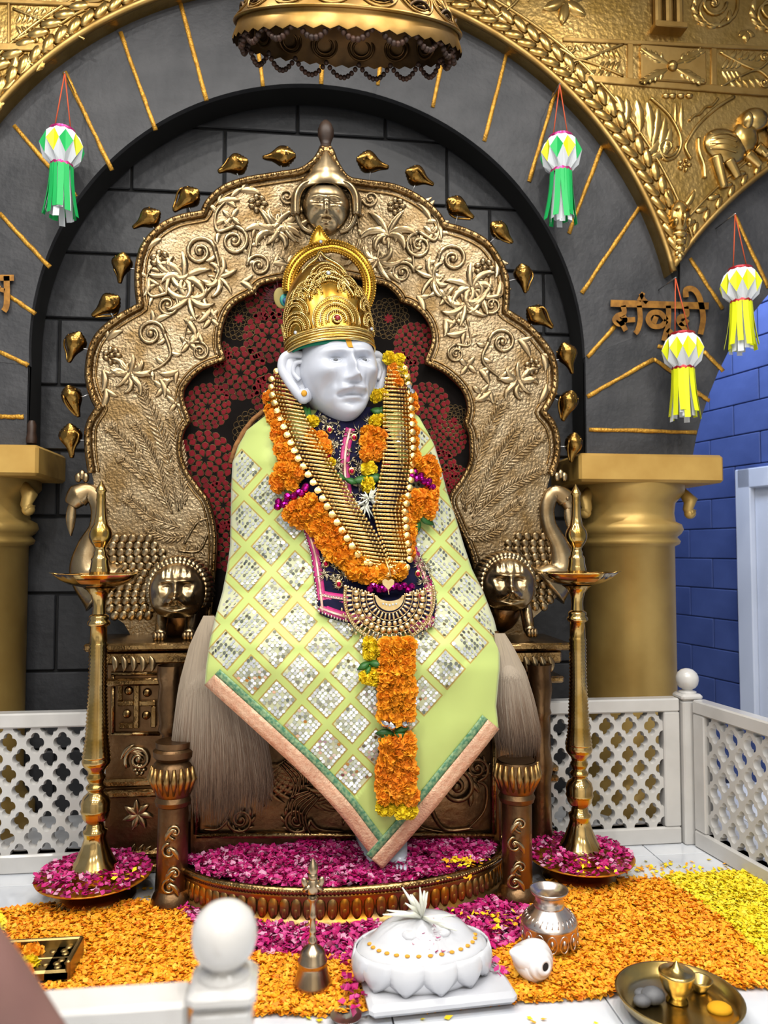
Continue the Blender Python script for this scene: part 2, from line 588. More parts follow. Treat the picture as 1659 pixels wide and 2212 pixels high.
# ------------------------------------------------------------------ niche back wall made of stone blocks
wall_b = struct('wall_back', MB().box((AX, YN + 0.075, 1.9), (2.9, 0.1, 4.2)), 'black_mortar')
tag(wall_b, 'black block-built wall inside the arched niche')
zc = [-0.1, 0.30, 0.66, 1.02, 1.38, 1.69, 2.00, 2.32, 2.64, 2.96, 3.29, 3.62]
for r in range(len(zc) - 1):
    off = 0.0 if r % 2 else 0.27
    x = AX - 1.45 - off
    k = 0
    while x < AX + 1.43:
        w = 0.52 + 0.08 * math.sin(r * 3.1 + k * 1.7)
        a, b = max(x, AX - 1.44), min(x + w, AX + 1.44)
        if b - a > 0.06:
            d = 0.028 + 0.004 * random.random()
            bb = MB().box(((a + b) / 2, YN + 0.026 - d / 2 + 0.013, (zc[r] + zc[r + 1]) / 2), (b - a - 0.012, d, zc[r + 1] - zc[r] - 0.012), bev=0.005)
            hobj('stone_block', bb, 'black_block', wall_b, origin=((a + b) / 2, YN, zc[r]))
        x += w; k += 1

# ------------------------------------------------------------------ arch wall: two faces pierced by three arches
def wall_face_loops():
    zt, zb = CEIL, 1.66
    # outline: runs along the bottom of the wall across the three openings
    lp = [(-3.2, zt), (-3.2, 2.99)]
    lp += [(x, z) for x, z in circ(LX, BZ, BR, 1.3, math.asin((zb - BZ) / BR), 14)]
    lp += [(AX - AR, zb)]
    lp += [(x, z) for x, z in circ(AX, AZ, AR, PI, 0, 72)]
    lp += [(AX + AR, zb)]
    lp += [(x, z) for x, z in circ(BX, BZ, BR, PI - math.asin((zb - BZ) / BR), PI - 1.3, 20)]
    lp += [(3.4, 2.99), (3.4, zt)]
    return lp
wl = MB()
lp = wall_face_loops()
wl.prism([lp[::-1]], lambda x, z: (x, YW + 0.02, z), lambda x, z: (x, YW + 0.18, z))
wall_arch = struct('wall_front', wl, 'black_soffit')
tag(wall_arch, 'black arched wall framing the niche')
# voussoir stones of the centre arch, each a piece, with gold strips in the joints
def ring_piece(name, cx, cz, r0, r1, a0, a1, y0, y1, m, parent):
    n = max(2, int(abs(a1 - a0) / 0.05))
    lp = circ(cx, cz, r0, a0, a1, n) + circ(cx, cz, r1, a1, a0, n)
    return hobj(name, MB().prism([lp], lambda x, z: (x, y0, z), lambda x, z: (x, y1, z)), m, parent, origin=(cx + r0 * math.cos(a0), y0, cz + r0 * math.sin(a0)))
def pol(px, py, Y, cx, cz):
    p = P(px, py, Y)
    return math.atan2(p.z - cz, p.x - cx)
# joints measured on the photo: (outer end, inner end)
J = [((0, 760), (62, 790)), ((20, 640), (78, 678)), ((0, 462), (108, 578)), ((30, 272), (165, 425)), ((140, 157), (242, 368)), ((260, 70), (336, 282)), ((390, 8), (446, 218)), ((538, -40), (568, 188)),
     ((697, -60), (694, 182)), ((845, -40), (816, 185)), ((975, 20), (935, 232)), ((1098, 100), (1046, 305)), ((1205, 180), (1142, 393)), ((1310, 292), (1228, 505)),
     ((1392, 432), (1256, 634)), ((1330, 703), (1268, 772))]
angs = []
strips = []
for (a, b) in J:
    pa, pb = P(*a, YW), P(*b, YW)
    strips.append((pa, pb))
    angs.append((math.atan2(pa.z - AZ, pa.x - AX), math.atan2(pb.z - AZ, pb.x - AX)))
def arch_stone(aL, aR):
    """stone between two joints given as (angle at outside, angle at inside)"""
    r0, r1 = AR - 0.002, GR + 0.04
    n = 6
    lp = [(AX + r0 * math.cos(aL[1] + (aR[1] - aL[1]) * i / n), AZ + r0 * math.sin(aL[1] + (aR[1] - aL[1]) * i / n)) for i in range(n + 1)]
    lp += [(AX + r1 * math.cos(aR[0] + (aL[0] - aR[0]) * i / n), AZ + r1 * math.sin(aR[0] + (aL[0] - aR[0]) * i / n)) for i in range(n + 1)]
    return lp
def unwrap(p):
    return tuple(x + 2 * PI if x < -1.2 else x for x in p)
angs = [unwrap(p) for p in angs]
angs.sort(key=lambda p: -p[1])
for aL, aR in zip(angs, angs[1:]):
    lp = arch_stone(aL, aR)
    d = 0.003 * random.random()
    hobj('arch_stone', MB().prism([lp], lambda x, z: (x, YW - d, z), lambda x, z: (x, YW + 0.03, z)), 'black_stone', wall_arch,
         origin=(AX + AR * math.cos(aL[1]), YW, AZ + AR * math.sin(aL[1])))
# the plain blocks above the columns, between neighbouring arches
def haunch(sign):
    zb = 1.66
    cx2 = BX if sign > 0 else LX
    def mx(x): return x
    aB = math.asin((zb - BZ) / BR)
    if sign > 0:
        last = angs[-1]
        lp = [(AX + AR, zb)]
        lp += circ(AX, AZ, AR, 0, last[1], 6)
        lp += [(AX + (GR + .04) * math.cos(last[0]), AZ + (GR + .04) * math.sin(last[0]))]
        lp += circ(cx2, BZ, 2.2, PI - .68, PI - 1.28, 8)
        lp += circ(cx2, BZ, BR, PI - 1.28, PI - aB, 16)
    else:
        first = angs[0]
        lp = [(AX - AR, zb)]
        lp += circ(LX, BZ, BR, aB, 1.28, 16)
        lp += circ(LX, BZ, 2.2, 1.28, .68, 8)
        lp += [(AX + (GR + .04) * math.cos(first[0]), AZ + (GR + .04) * math.sin(first[0]))]
        lp += circ(AX, AZ, AR, first[1], PI, 6)
    hobj('haunch_stone', MB().prism([lp], lambda x, z: (x, YW - 0.001, z), lambda x, z: (x, YW + 0.03, z)), 'black_stone', wall_arch, origin=(lp[0][0], YW, zb))
haunch(1); haunch(-1)
# gold painted joint strips
extra = [((1490, 558), (1560, 668)), ((1585, 462), (1659, 622)), ((1268, 857), (1412, 776)), ((1412, 776), (1462, 812)), ((1520, 760), (1562, 802)),
         ((1500, 845), (1532, 866)), ((1272, 928), (1503, 934)), ((0, 900), (52, 901)), ((1420, 748), (1440, 752))]
for (a, b) in extra:
    strips.append((P(*a, YW), P(*b, YW)))
for pa, pb in strips:
    N = 9
    pts = []
    for i in range(N + 1):
        t = i / N
        q = pa.lerp(pb, t)
        q.x += random.uniform(-.0015, .0015); q.z += random.uniform(-.0015, .0015)
        q.y = YW - 0.003
        pts.append(q)
    ra = [random.uniform(.0095, .0125) for _ in pts]
    obj('gold_strip', MB().tube(pts, ra, 6, flat=0.45, up=(0, 1, 0)), 'gold_paint', wall_arch, origin=pa)

# ------------------------------------------------------------------ gold spandrel panel above the arches
YG = 3.47
gp = MB()
tipR = (1.835, 2.575)
def gold_outline():
    lp = [(-3.0, CEIL - .02), (-3.0, 3.6)]
    # left side arch
    c = [(x, z) for x, z in circ(LX, BZ, GB, 1.25, 0.0, 40)]
    cut = [(x, z) for x, z in c if math.hypot(x - AX, z - AZ) > GR]
    lp += cut
    c = [(x, z) for x, z in circ(AX, AZ, GR, PI, 0, 90)]
    lp += [(x, z) for x, z in c if math.hypot(x - BX, z - BZ) > GB and math.hypot(x - LX, z - BZ) > GB]
    c = [(x, z) for x, z in circ(BX, BZ, GB, PI, PI - 1.25, 40)]
    lp += [(x, z) for x, z in c if math.hypot(x - AX, z - AZ) > GR]
    lp += [(3.2, 3.6), (3.2, CEIL - .02)]
    return lp
lp = gold_outline()
gp.prism([lp[::-1]], lambda x, z: (x, YG, z), lambda x, z: (x, YW + 0.01, z))
spandrel = struct('wall_spandrel', gp, 'gold_panel')
tag(spandrel, 'gold embossed metal panel above the arches')
# dark lower lip and rolled edge of the arch
def arch_tube(cx, cz, r, a0, a1, rad, y, m, name, n=90):
    pts = [(cx + r * math.cos(a0 + (a1 - a0) * i / n), y, cz + r * math.sin(a0 + (a1 - a0) * i / n)) for i in range(n + 1)]
    return obj(name, MB().tube(pts, rad, 8), m, spandrel, origin=pts[0])
aR = math.atan2(tipR[1] - AZ, tipR[0] - AX)
arch_tube(AX, AZ, GR + .012, PI - aR, aR, 0.017, YG + .004, 'gold_plain', 'arch_moulding')
arch_tube(AX, AZ, GR + .155, PI - aR - .06, aR + .06, 0.008, YG, 'gold_relief', 'arch_moulding')
aB0 = math.atan2(tipR[1] - BZ, tipR[0] - BX)
arch_tube(BX, BZ, GB + .012, aB0, aB0 - 0.9, 0.015, YG + .004, 'gold_plain', 'arch_moulding', 40)
arch_tube(BX, BZ, GB + .10, aB0 - .05, aB0 - 0.9, 0.007, YG, 'gold_relief', 'arch_moulding', 40)
# braided leaf band along the arch
def braid(cx, cz, r, a0, a1, n, ln, wd):
    for i in range(n):
        a = a0 + (a1 - a0) * (i + .5) / n
        mb = MB()
        for s in (-1, 1):
            c = Vector((cx + (r + s * wd * .42) * math.cos(a), YG - 0.002, cz + (r + s * wd * .42) * math.sin(a)))
            ta = a + PI / 2 * (1 if a1 > a0 else -1) + s * 0.42 * (1 if a1 > a0 else -1)
            M = Matrix.Rotation(-ta, 3, 'Y')
            mb.sphere(c, ln * .56, 8, 6, (1, .22, .42), M)
        obj('braid_leaf', mb, 'gold_relief', spandrel, origin=(cx + r * math.cos(a), YG, cz + r * math.sin(a)))
braid(AX, AZ, GR + .085, PI - aR - .05, aR + .05, 64, 0.098, 0.075)
braid(BX, BZ, GB + .058, aB0 - .04, aB0 - .62, 14, 0.065, 0.045)
# ornament: horizontal mouldings, framed panels, foliage, bracket, star, elephant, mask
def bar_px(a, b, w, h, name='moulding', m='gold_plain'):
    pa, pb = P(*a, YG), P(*b, YG)
    d = pb - pa
    ang = math.atan2(d.z, d.x)
    M = Matrix.Translation((pa + pb) / 2) @ Matrix.Rotation(-ang, 4, 'Y')
    mb = MB().box((0, 0, 0), (d.length, h * 2, w * mpp(YG)), bev=0.003)
    mb.xf(M)
    return hobj(name, mb, m, spandrel, origin=pa)
bar_px((1262, 170), (1700, 206), 17, .010); bar_px((1215, 86), (1700, 108), 10, .009)
bar_px((1360, 96), (1360, 172), 14, .010); bar_px((1541, 106), (1541, 186), 14, .010)
bar_px((-20, 103), (118, 104), 16, .010); bar_px((-20, 4), (240, 14), 9, .010)
bar_px((20, 8), (20, 96), 6, .008)
# framed square with a four-leaf cross
fr = MB()
c1, c2 = P(1452, 143, YG), P(1374, 98, YG)
fr.box((c1.x, YG - .006, c1.z), (0.335, .03, .175), bev=.006)
frame = hobj('cross_panel', fr, 'gold_plain', spandrel, origin=c1)
mb = MB()
Y2 = YG - .021
mb.sphere(RP(1452, 143, Y2), 13 * mpp(YG), 12, 8, (1, .9, 1))
for sx, sy in ((1, 1), (1, -1), (-1, 1), (-1, -1)):
    a = math.atan2(sy * 38, sx * 72)
    r_leaf(mb, 1452 + sx * 10, 143 + sy * 6, a, 66, 16, 0, Y2, .008)
    for k in range(4):
        x, y = 1452 + sx * (22 + 12 * k), 143 + sy * (10 + 6.5 * k)
        r_leaf(mb, x, y, 0 if sx > 0 else PI, 22 - k * 3, 9, sy * sx * .4, Y2, .006, 5)
        r_leaf(mb, x, y, PI / 2 * sy, 20 - k * 3, 9, -sx * sy * .4, Y2, .006, 5)
obj('cross_flower', mb, 'gold_relief', frame)
def foliage_panel(x0, y0, x1, y1, flip):
    mb = MB()
    cx, cy = (x0 + x1) / 2, (y0 + y1) / 2
    w, h = x1 - x0, y1 - y0
    f = -1 if flip else 1
    for s in (-1, 1):
        r_tube(mb, [(cx - f * w * .48, cy + s * h * .46), (cx - f * w * .1, cy + s * h * .12), (cx + f * w * .12, cy + s * h * .02), (cx + f * w * .3, cy + s * h * .25), (cx + f * w * .46, cy + s * h * .42)], 3.4, YG, .002)
        r_spiral(mb, cx + f * w * .22, cy + s * h * .33, h * .15, 1.3, 0, s * f, 3.2, YG, .002)
        for k in range(5):
            r_leaf(mb, cx - f * w * (.32 - .1 * k), cy + s * h * (.32 - .02 * k), (PI if flip else 0) + s * f * 0.5, h * .26, h * .14, s * f * 1.2, YG, .008, 6)
    for k in range(4):
        for s in (-1, 1):
            r_leaf(mb, cx - f * w * (.44 - .07 * k), cy + s * h * .04, (PI if flip else 0) + s * f * .8, h * .3, h * .13, s * .8 * f, YG, .008, 6)
    return obj('foliage_panel', mb, 'gold_relief', spandrel, origin=P(cx, cy, YG))
foliage_panel(25, 16, 190, 92, False)
foliage_panel(1185, 92, 1350, 168, True)
foliage_panel(1552, 110, 1690, 192, False)
# acanthus scrolls under the frieze
mb = MB()
for (x, y, a, l, c) in ((1312, 205, 1.1, 46, .9), (1330, 208, .9, 52, .9), (1352, 214, 1.3, 62, .8), (1375, 218, 1.2, 74, .7), (1398, 222, 1.25, 90, .6), (1420, 236, 1.5, 84, .5), (1436, 256, 1.6, 80, .4),
                        (1448, 278, 1.7, 70, .3), (1424, 300, 1.9, 50, .9), (1440, 318, 2.2, 44, .9)):
    r_leaf(mb, x, y, a, l, 20, c, YG, .012, 8, .18)
r_tube(mb, [(1405, 212), (1445, 250), (1470, 300), (1462, 335), (1438, 346), (1425, 330)], 4, YG, .003)
r_spiral(mb, 1440, 318, 24, 1.4, 0, 1, 5, YG, .003)
obj('acanthus_scroll', mb, 'gold_relief', spandrel, origin=P(1400, 250, YG))
mb = MB()
for (x, y, a, l, c) in ((8, 120, 1.9, 52, .9), (34, 118, 1.6, 58, 1.0), (62, 118, 1.5, 50, 1.0), (86, 118, 1.3, 40, 1.0), (10, 170, 2.0, 50, .8), (30, 168, 1.9, 40, .9), (0, 205, 1.6, 44, .6)):
    r_leaf(mb, x, y, a, l, 20, c, YG, .012, 8, .15)
r_spiral(mb, 72, 130, 14, 1.3, 0, 1, 4, YG, .003)
obj('acanthus_scroll', mb, 'gold_relief', spandrel, origin=P(30, 150, YG))
mb = MB()
for dx in (0, 18, 36, -14):
    mb.sphere(RP(1452 + dx, 208, YG), 10 * mpp(YG), 8, 6, (1, .8, .7))
r_leaf(mb, 1472, 222, PI / 2, 62, 12, 0, YG, .012)
r_leaf(mb, 1458, 224, PI / 2 - .1, 52, 10, .2, YG, .01)
r_tube(mb, [(1488, 262), (1500, 250), (1512, 246), (1524, 232), (1538, 228), (1550, 214)], 3.5, YG, .004)
obj('hanging_spray', mb, 'gold_relief', spandrel, origin=P(1470, 230, YG))
# rounded field rim around the elephant
mb = MB()
r_tube(mb, [(1585, 210), (1545, 235), (1508, 270), (1488, 300), (1480, 320), (1492, 345)], 4.5, YG, .004)
r_rosette(mb, 1478, 357, 17, 5, YG, .014)
r_tube(mb, [(1508, 300), (1510, 330), (1520, 360), (1522, 385)], 5.5, YG, .004)
obj('field_rim', mb, 'gold_relief', spandrel, origin=P(1500, 300, YG))
# elephant in relief
mb = MB()
def blob(mb, x, y, rx, ry, d, Y=YG, rot=0):
    m = mpp(Y)
    mb.sphere(RP(x, y, Y), 1.0, 18, 12, (rx * m, d, ry * m), Matrix.Rotation(rot, 3, 'Y'))
blob(mb, 1566, 318, 56, 42, .045, rot=.35)
blob(mb, 1608, 300, 34, 40, .045)
blob(mb, 1628, 262, 36, 30, .055)
blob(mb, 1606, 268, 17, 26, .066)
r_tube(mb, [(1650, 262), (1664, 290), (1666, 320), (1650, 340), (1640, 330)], 9, YG, .02, 8, (1.2, .5))
for (x0, y0, x1, y1) in ((1545, 340, 1562, 408), (1572, 350, 1592, 385), (1612, 335, 1640, 360), (1632, 320, 1662, 342)):
    r_tube(mb, [(x0, y0), ((x0 + x1) / 2, (y0 + y1) / 2), (x1, y1)], 13, YG, .004, 8, (1.2, .8))
for k in range(4):
    r_tube(mb, [(1524, 298 + k * 11), (1555, 296 + k * 12), (1582, 303 + k * 12)], 1.4, YG, .043, 5)
eleph = obj('elephant_relief', mb, 'gold_relief', spandrel, origin=P(1580, 320, YG))
# horned mask at the tip
mb = MB()
blob(mb, 1467, 470, 26, 40, .045)
blob(mb, 1467, 478, 7, 22, .065)
for s in (-1, 1):
    blob(mb, 1467 + s * 12, 460, 7, 5, .058)
    blob(mb, 1467 + s * 14, 484, 9, 14, .05)
    r_leaf(mb, 1467 + s * 10, 448, -PI / 2 + s * .9, 44, 14, -s * .9, YG, .02)
    r_leaf(mb, 1467 + s * 14, 496, PI / 2 + s * .3, 40, 12, -s * .5, YG, .02)
for k in range(4):
    blob(mb, 1467, 508 + k * 16, 20 - 4 * k, 11, .035 - .005 * k)
    for s in (-1, 1):
        r_leaf(mb, 1467, 500 + k * 14, PI / 2 + s * .8, 26 - 4 * k, 11, -s * .6, YG, .02, 6)
obj('mask_relief', mb, 'gold_relief', spandrel, origin=P(1467, 470, YG))
# fluted bracket, star flower and roundels at the very top
mb = MB()
c = P(1438, 30, YG)
for k in range(3):
    q = P(1415 + 23 * k, -30, YG)
    mb.tube([(q.x, YG - .02, q.z), (q.x, YG - .02, P(1415 + 23 * k, 62, YG).z)], .021, 10)
q = P(1438, 70, YG)
mb.box((q.x, YG - .03, q.z), (.165, .07, .03), bev=.004)
hobj('fluted_bracket', mb, 'gold_plain', spandrel, origin=q)
mb = MB()
for k in range(6):
    a = PI / 2 + k * PI / 3 + .15
    r_leaf(mb, 1222, 2, a, 54, 26, 0, YG, .02)
r_rosette(mb, 1222, 2, 18, 6, YG, .014)
obj('star_flower', mb, 'gold_relief', spandrel, origin=P(1222, 2, YG))
for (x, y, r) in ((1540, 15, 58), (1665, 25, 56)):
    mb = MB()
    r_spiral(mb, x, y, r, 1.0, -.6, 1, 5, YG, .003, False)
    r_spiral(mb, x, y - 8, r * .5, 1.4, 0, 1, 4.5, YG, .004)
    for k in range(7):
        a = .2 + k * .5
        r_leaf(mb, x + math.cos(a) * r * .62, y + math.sin(a) * r * .62, a + 1.2, 28, 12, .8, YG, .012, 6)
    obj('scroll_roundel', mb, 'gold_relief', spandrel, origin=P(x, y, YG))
mb = MB()
r_leaf(mb, 1612, 66, PI / 2, 26, 18, 0, YG, .012); r_leaf(mb, 1612, 66, PI / 2 + .9, 22, 14, 0, YG, .012); r_leaf(mb, 1612, 66, PI / 2 - .9, 22, 14, 0, YG, .012)
r_vine(mb, [(1070, 40), (1110, 10), (1130, -20)], YG, 4, 12, 24, 3)
obj('leaf_sprig', mb, 'gold_relief', spandrel, origin=P(1612, 66, YG))

# ------------------------------------------------------------------ gold columns
def column(x, sgn, nm):
    root = bpy.data.objects.new(nm, None); COL.objects.link(root)
    cy = 3.64
    root.location = (x, cy, 0); NORIG[root.name] = Vector((x, cy, 0))
    root['kind'] = 'structure'
    tag(root, 'round gold column carrying the arch %s the throne' % ('to the right of' if sgn > 0 else 'to the left of'))
    r = .218
    sh = MB().lathe([(r + .05, 0.0), (r + .05, .08), (r + .02, .12), (r, .16), (r, 1.24), (r + .022, 1.25), (r + .028, 1.265), (r + .012, 1.285), (r + .03, 1.30), (r + .042, 1.32), (r + .034, 1.345), (r + .006, 1.36),
                     (r + .0, 1.40), (r + .006, 1.45), (r + .05, 1.50), (r + .05, 1.54)], 56, (x, cy, 0))
    obj('shaft', sh, 'column_gold', root)
    cap = MB().box((x, cy - .02, 1.60), (.70, .52, .13), bev=.012)
    hobj('capital_slab', cap, 'capital_paint', root)
    for s in (-1, 1):
        mb = MB()
        mb.tube([(x + s * (r + .015), cy - .10, 1.51), (x + s * (r + .05), cy - .12, 1.46), (x + s * (r + .035), cy - .12, 1.42), (x + s * (r + .05), cy - .12, 1.40)], [.02, .034, .024, .03], 10)
        mb.sphere((x + s * (r + .045), cy - .12, 1.40), .028, 12, 8)
        obj('corner_leaf', mb, 'column_gold', root)
column(1.635, 1, 'column')
column(-1.425, -1, 'column')

# small worn stub of the old bracket beside the left capital
stub = MB().lathe([(.022, 0), (.024, .02), (.018, .05), (.02, .08), (.012, .1)], 10, tuple(P(68, 958, 3.50)))
obj('bracket_stub', stub, 'throne_wood', wall_arch)

# ------------------------------------------------------------------ blue wall of the side passage with its white door frame
def bw(y): return 2.85 - .22 * (y - 4.3)
ang = math.atan2(1, -.22)
Mw = Matrix.Translation((bw(5.0), 5.0, 0)) @ Matrix.Rotation(ang, 4, 'Z')
wm = MB().box((0, -0.07, 1.9), (3.4, 0.1, 5.0)); wm.xf(Mw)
wall_r = struct('wall_right', wm, 'blue_mortar')
tag(wall_r, 'blue block wall of the side passage beyond the right column')
rows = 24
for r in range(rows):
    z = -0.2 + r * .195
    o = 0 if r % 2 else .21
    k = 0
    x = -1.7 + o - .42
    while x < 1.28:
        bb = MB().box((x + .21, -0.02 + .022, z + .0975), (.414, .05, .189), bev=.004); bb.xf(Mw)
        hobj('blue_block', bb, 'blue_wall', wall_r, origin=Mw @ Vector((x + .21, 0, z)))
        x += .42
wl2 = struct('wall_left', MB().box((-3.2, 4.9, 1.9), (.1, 3.2, 5.0)), 'blue_wall')
wall_e = struct('wall_end', MB().box((0.6, 6.6, 1.9), (8.0, .1, 5)), 'blue_wall')
dj = MB()
for (x0, x1, z0, z1) in ((-.62, -.50, 0.2, 1.72), (-.98, -.52, 1.60, 1.72)):
    dj.box(((x0 + x1) / 2, .05, (z0 + z1) / 2), (x1 - x0, .07, z1 - z0), bev=.006)
dj.box((-.80, .035, .9), (.36, .03, 1.45), bev=.004)
dj.xf(Mw)
door = struct('door_1', dj, 'white_paint')
tag(door, 'white door and frame on the blue passage wall')
# ------------------------------------------------------------------ wall lettering (raised metal letters)
def stroke2d(pts, w):
    """thick poly-line outline in px"""
    q = [Vector((a, b, 0)) for a, b in pts]
    L = []; R_ = []
    for i, p in enumerate(q):
        t = q[min(i + 1, len(q) - 1)] - q[max(i - 1, 0)]
        t.normalize()
        n = Vector((-t.y, t.x, 0)) * w / 2
        L.append((p.x + n.x, p.y + n.y)); R_.append((p.x - n.x, p.y - n.y))
    return L + R_[::-1]
def letter(parent, strokes, w, Y, name):
    mb = MB()
    for st in strokes:
        q = [(v.x, v.y) for v in catmull([Vector((a, b, 0)) for a, b in st], 5)] if len(st) > 2 else st
        lp = stroke2d(q, w)
        N = len(lp) // 2
        f = [P(a, b, Y - .018) for a, b in lp]; bk = [P(a, b, Y) for a, b in lp]
        vs = f + bk
        n2 = len(lp); fs = []
        for i in range(N - 1):
            a, b, c, d = i, i + 1, n2 - 2 - i, n2 - 1 - i
            fs += [(a, b, c, d), (a + n2, d + n2, c + n2, b + n2)]
        for i in range(n2):
            j = (i + 1) % n2
            fs.append((i, j, j + n2, i + n2))
        mb.add(vs, fs)
    return hobj(name, mb, 'letter_gold', parent, origin=P(strokes[0][0][0], strokes[0][0][1], Y))
YL = YW - 0.006
wordR = thing('wall_lettering', P(1425, 690, YL), 'raised brass Devanagari word on the black wall above the right capital', 'lettering')
letter(wordR, [[(1319, 655), (1531, 661)]], 15, YL, 'headline')
letter(wordR, [[(1346, 660), (1348, 676), (1334, 682), (1328, 692), (1338, 700), (1350, 692), (1346, 682)], [(1334, 690), (1344, 700), (1352, 714)], [(1344, 692), (1372, 690)], [(1381, 660), (1383, 690), (1378, 712), (1372, 720)]], 11, YL, 'letter')
letter(wordR, [[(1440, 692), (1426, 676), (1408, 676), (1400, 690), (1410, 704), (1428, 704), (1440, 692)], [(1418, 684), (1412, 698)], [(1444, 660), (1444, 700), (1438, 720), (1434, 736)], [(1442, 712), (1458, 728), (1452, 738)]], 11, YL, 'letter')
letter(wordR, [[(1482, 662), (1484, 680), (1470, 684), (1466, 694), (1476, 700), (1486, 690)], [(1468, 698), (1480, 712), (1488, 724)]], 10, YL, 'letter')
letter(wordR, [[(1513, 722), (1519, 690), (1515, 658), (1508, 636), (1496, 624), (1482, 626), (1482, 642)]], 12, YL, 'letter')
letter(wordR, [[(1384, 634), (1390, 646), (1398, 654)], [(1390, 632), (1380, 650)]], 9, YL, 'letter')
wordL = thing('wall_lettering', P(14, 630, YL), 'tail of raised brass letter at the left edge of the wall', 'lettering')
letter(wordL, [[(0, 600), (30, 600)], [(14, 596), (15, 630), (14, 660), (8, 672)]], 13, YL, 'letter')
letter(wordL, [[(0, 625), (10, 628)], [(-20, 612), (0, 622)]], 9, YL, 'letter')
# ------------------------------------------------------------------ the throne
YT = 3.36
throne = thing('throne', (P(740, 1800, 2.87).x, 2.95, 0), 'ornate embossed brass throne with scalloped back behind the statue', 'throne')
def lobes(ls, n=6):
    out = []
    for l in ls:
        c = catmull([Vector((a, b, 0)) for a, b in l], n)
        if out: c = c[1:]
        out += [(v.x, v.y) for v in c]
    return out
outerL = [[(199, 1022), (192, 969), (194, 919), (216, 882)], [(216, 882), (202, 855), (192, 811), (199, 757), (219, 720), (257, 689), (304, 662)],
          [(304, 662), (299, 615), (302, 568), (314, 531), (345, 496), (385, 474), (440, 463)],
          [(440, 463), (452, 438), (482, 410), (530, 392), (600, 380), (650, 371), (682, 348), (697, 324)]]
outerR = [[(713, 324), (726, 356), (750, 388), (787, 397), (850, 406), (903, 430), (941, 462), (958, 488)],
          [(958, 488), (1009, 503), (1052, 529), (1081, 573), (1093, 616), (1091, 674)],
          [(1091, 674), (1134, 702), (1167, 736), (1191, 773), (1198, 817), (1191, 857), (1171, 891)],
          [(1171, 891), (1191, 915), (1201, 945), (1201, 985), (1189, 1026)]]
innerL = [[(445, 1385), (458, 1270), (464, 1160), (449, 1088), (425, 1054), (402, 1020), (388, 980), (392, 936), (408, 910)],
          [(408, 910), (392, 858), (405, 824), (439, 794), (483, 777)], [(483, 777), (473, 743), (479, 699), (500, 659), (547, 632)],
          [(547, 632), (562, 614), (600, 604), (650, 596), (700, 592)]]
innerR = [[(700, 592), (750, 596), (803, 608), (837, 617), (859, 636), (868, 651)], [(868, 651), (890, 658), (917, 680), (933, 709), (936, 743), (921, 784)],
          [(921, 784), (962, 804), (999, 840), (1013, 880), (1006, 916)], [(1006, 916), (1017, 942), (1017, 996), (999, 1036), (973, 1079), (990, 1130), (1020, 1200), (1040, 1300), (1045, 1385)]]
oL, oR, iL, iR = lobes(outerL), lobes(outerR), lobes(innerL), lobes(innerR)
board = [(290, 1385), (268, 1347), (229, 1320), (181, 1282), (160, 1250), (165, 1215), (205, 1160), (215, 1110), (205, 1060)] + oL + oR[0:] + \
        [(1180, 1060), (1176, 1100), (1195, 1160), (1232, 1200), (1238, 1240), (1222, 1272), (1180, 1310), (1135, 1350), (1130, 1385)] + iR[::-1] + iL[::-1]
def pl(Y): return lambda x, y: P(x, y, YT) + Vector((0, Y - YT, 0))
bd = MB().prism([board], pl(YT), pl(YT + .07))
hobj('back_panel', bd, 'throne_gold', throne)
# raised beaded rims
def rim(pts, r, name, h=.004, m='throne_rim', beads=None):
    mb = MB()
    w = [RP(x, y, YT, h) for x, y in pts]
    mb.tube(w, r, 8)
    if beads:
        acc = 0; last = w[0]
        for a in w[1:]:
            acc += (a - last).length; last = a
            if acc > beads:
                acc = 0
                mb.sphere(a + Vector((0, -r * .8, 0)), r * .55, 6, 4)
    obj(name, mb, m, throne)
def inset(pts, d):
    out = []
    for i, p in enumerate(pts):
        a, b = pts[max(i - 1, 0)], pts[min(i + 1, len(pts) - 1)]
        t = Vector((b[0] - a[0], b[1] - a[1])); 
        if t.length < 1e-6: t = Vector((1, 0))
        t.normalize()
        out.append((p[0] - t.y * d, p[1] + t.x * d))
    return out
outer_all = oL + oR
rim(outer_all, .017, 'outer_rim', .006, beads=.02)
rim(inset(outer_all, 15), .0055, 'outer_bead_line', .002)
rim(iL + iR[1:], .013, 'inner_rim', .008, beads=.016)
rim(inset(iL + iR[1:], -12), .005, 'inner_bead_line', .002)
# wooden finial above
fz = P(704, 322, YT)
fin = MB().lathe([(.030, -.004), (.034, .006), (.028, .02), (.022, .028), (.026, .045), (.036, .07), (.036, .10), (.026, .125), (.012, .14), (.0, .142)], 20, (fz.x, YT + .02, fz.z))
obj('finial', fin, 'throne_wood', throne)

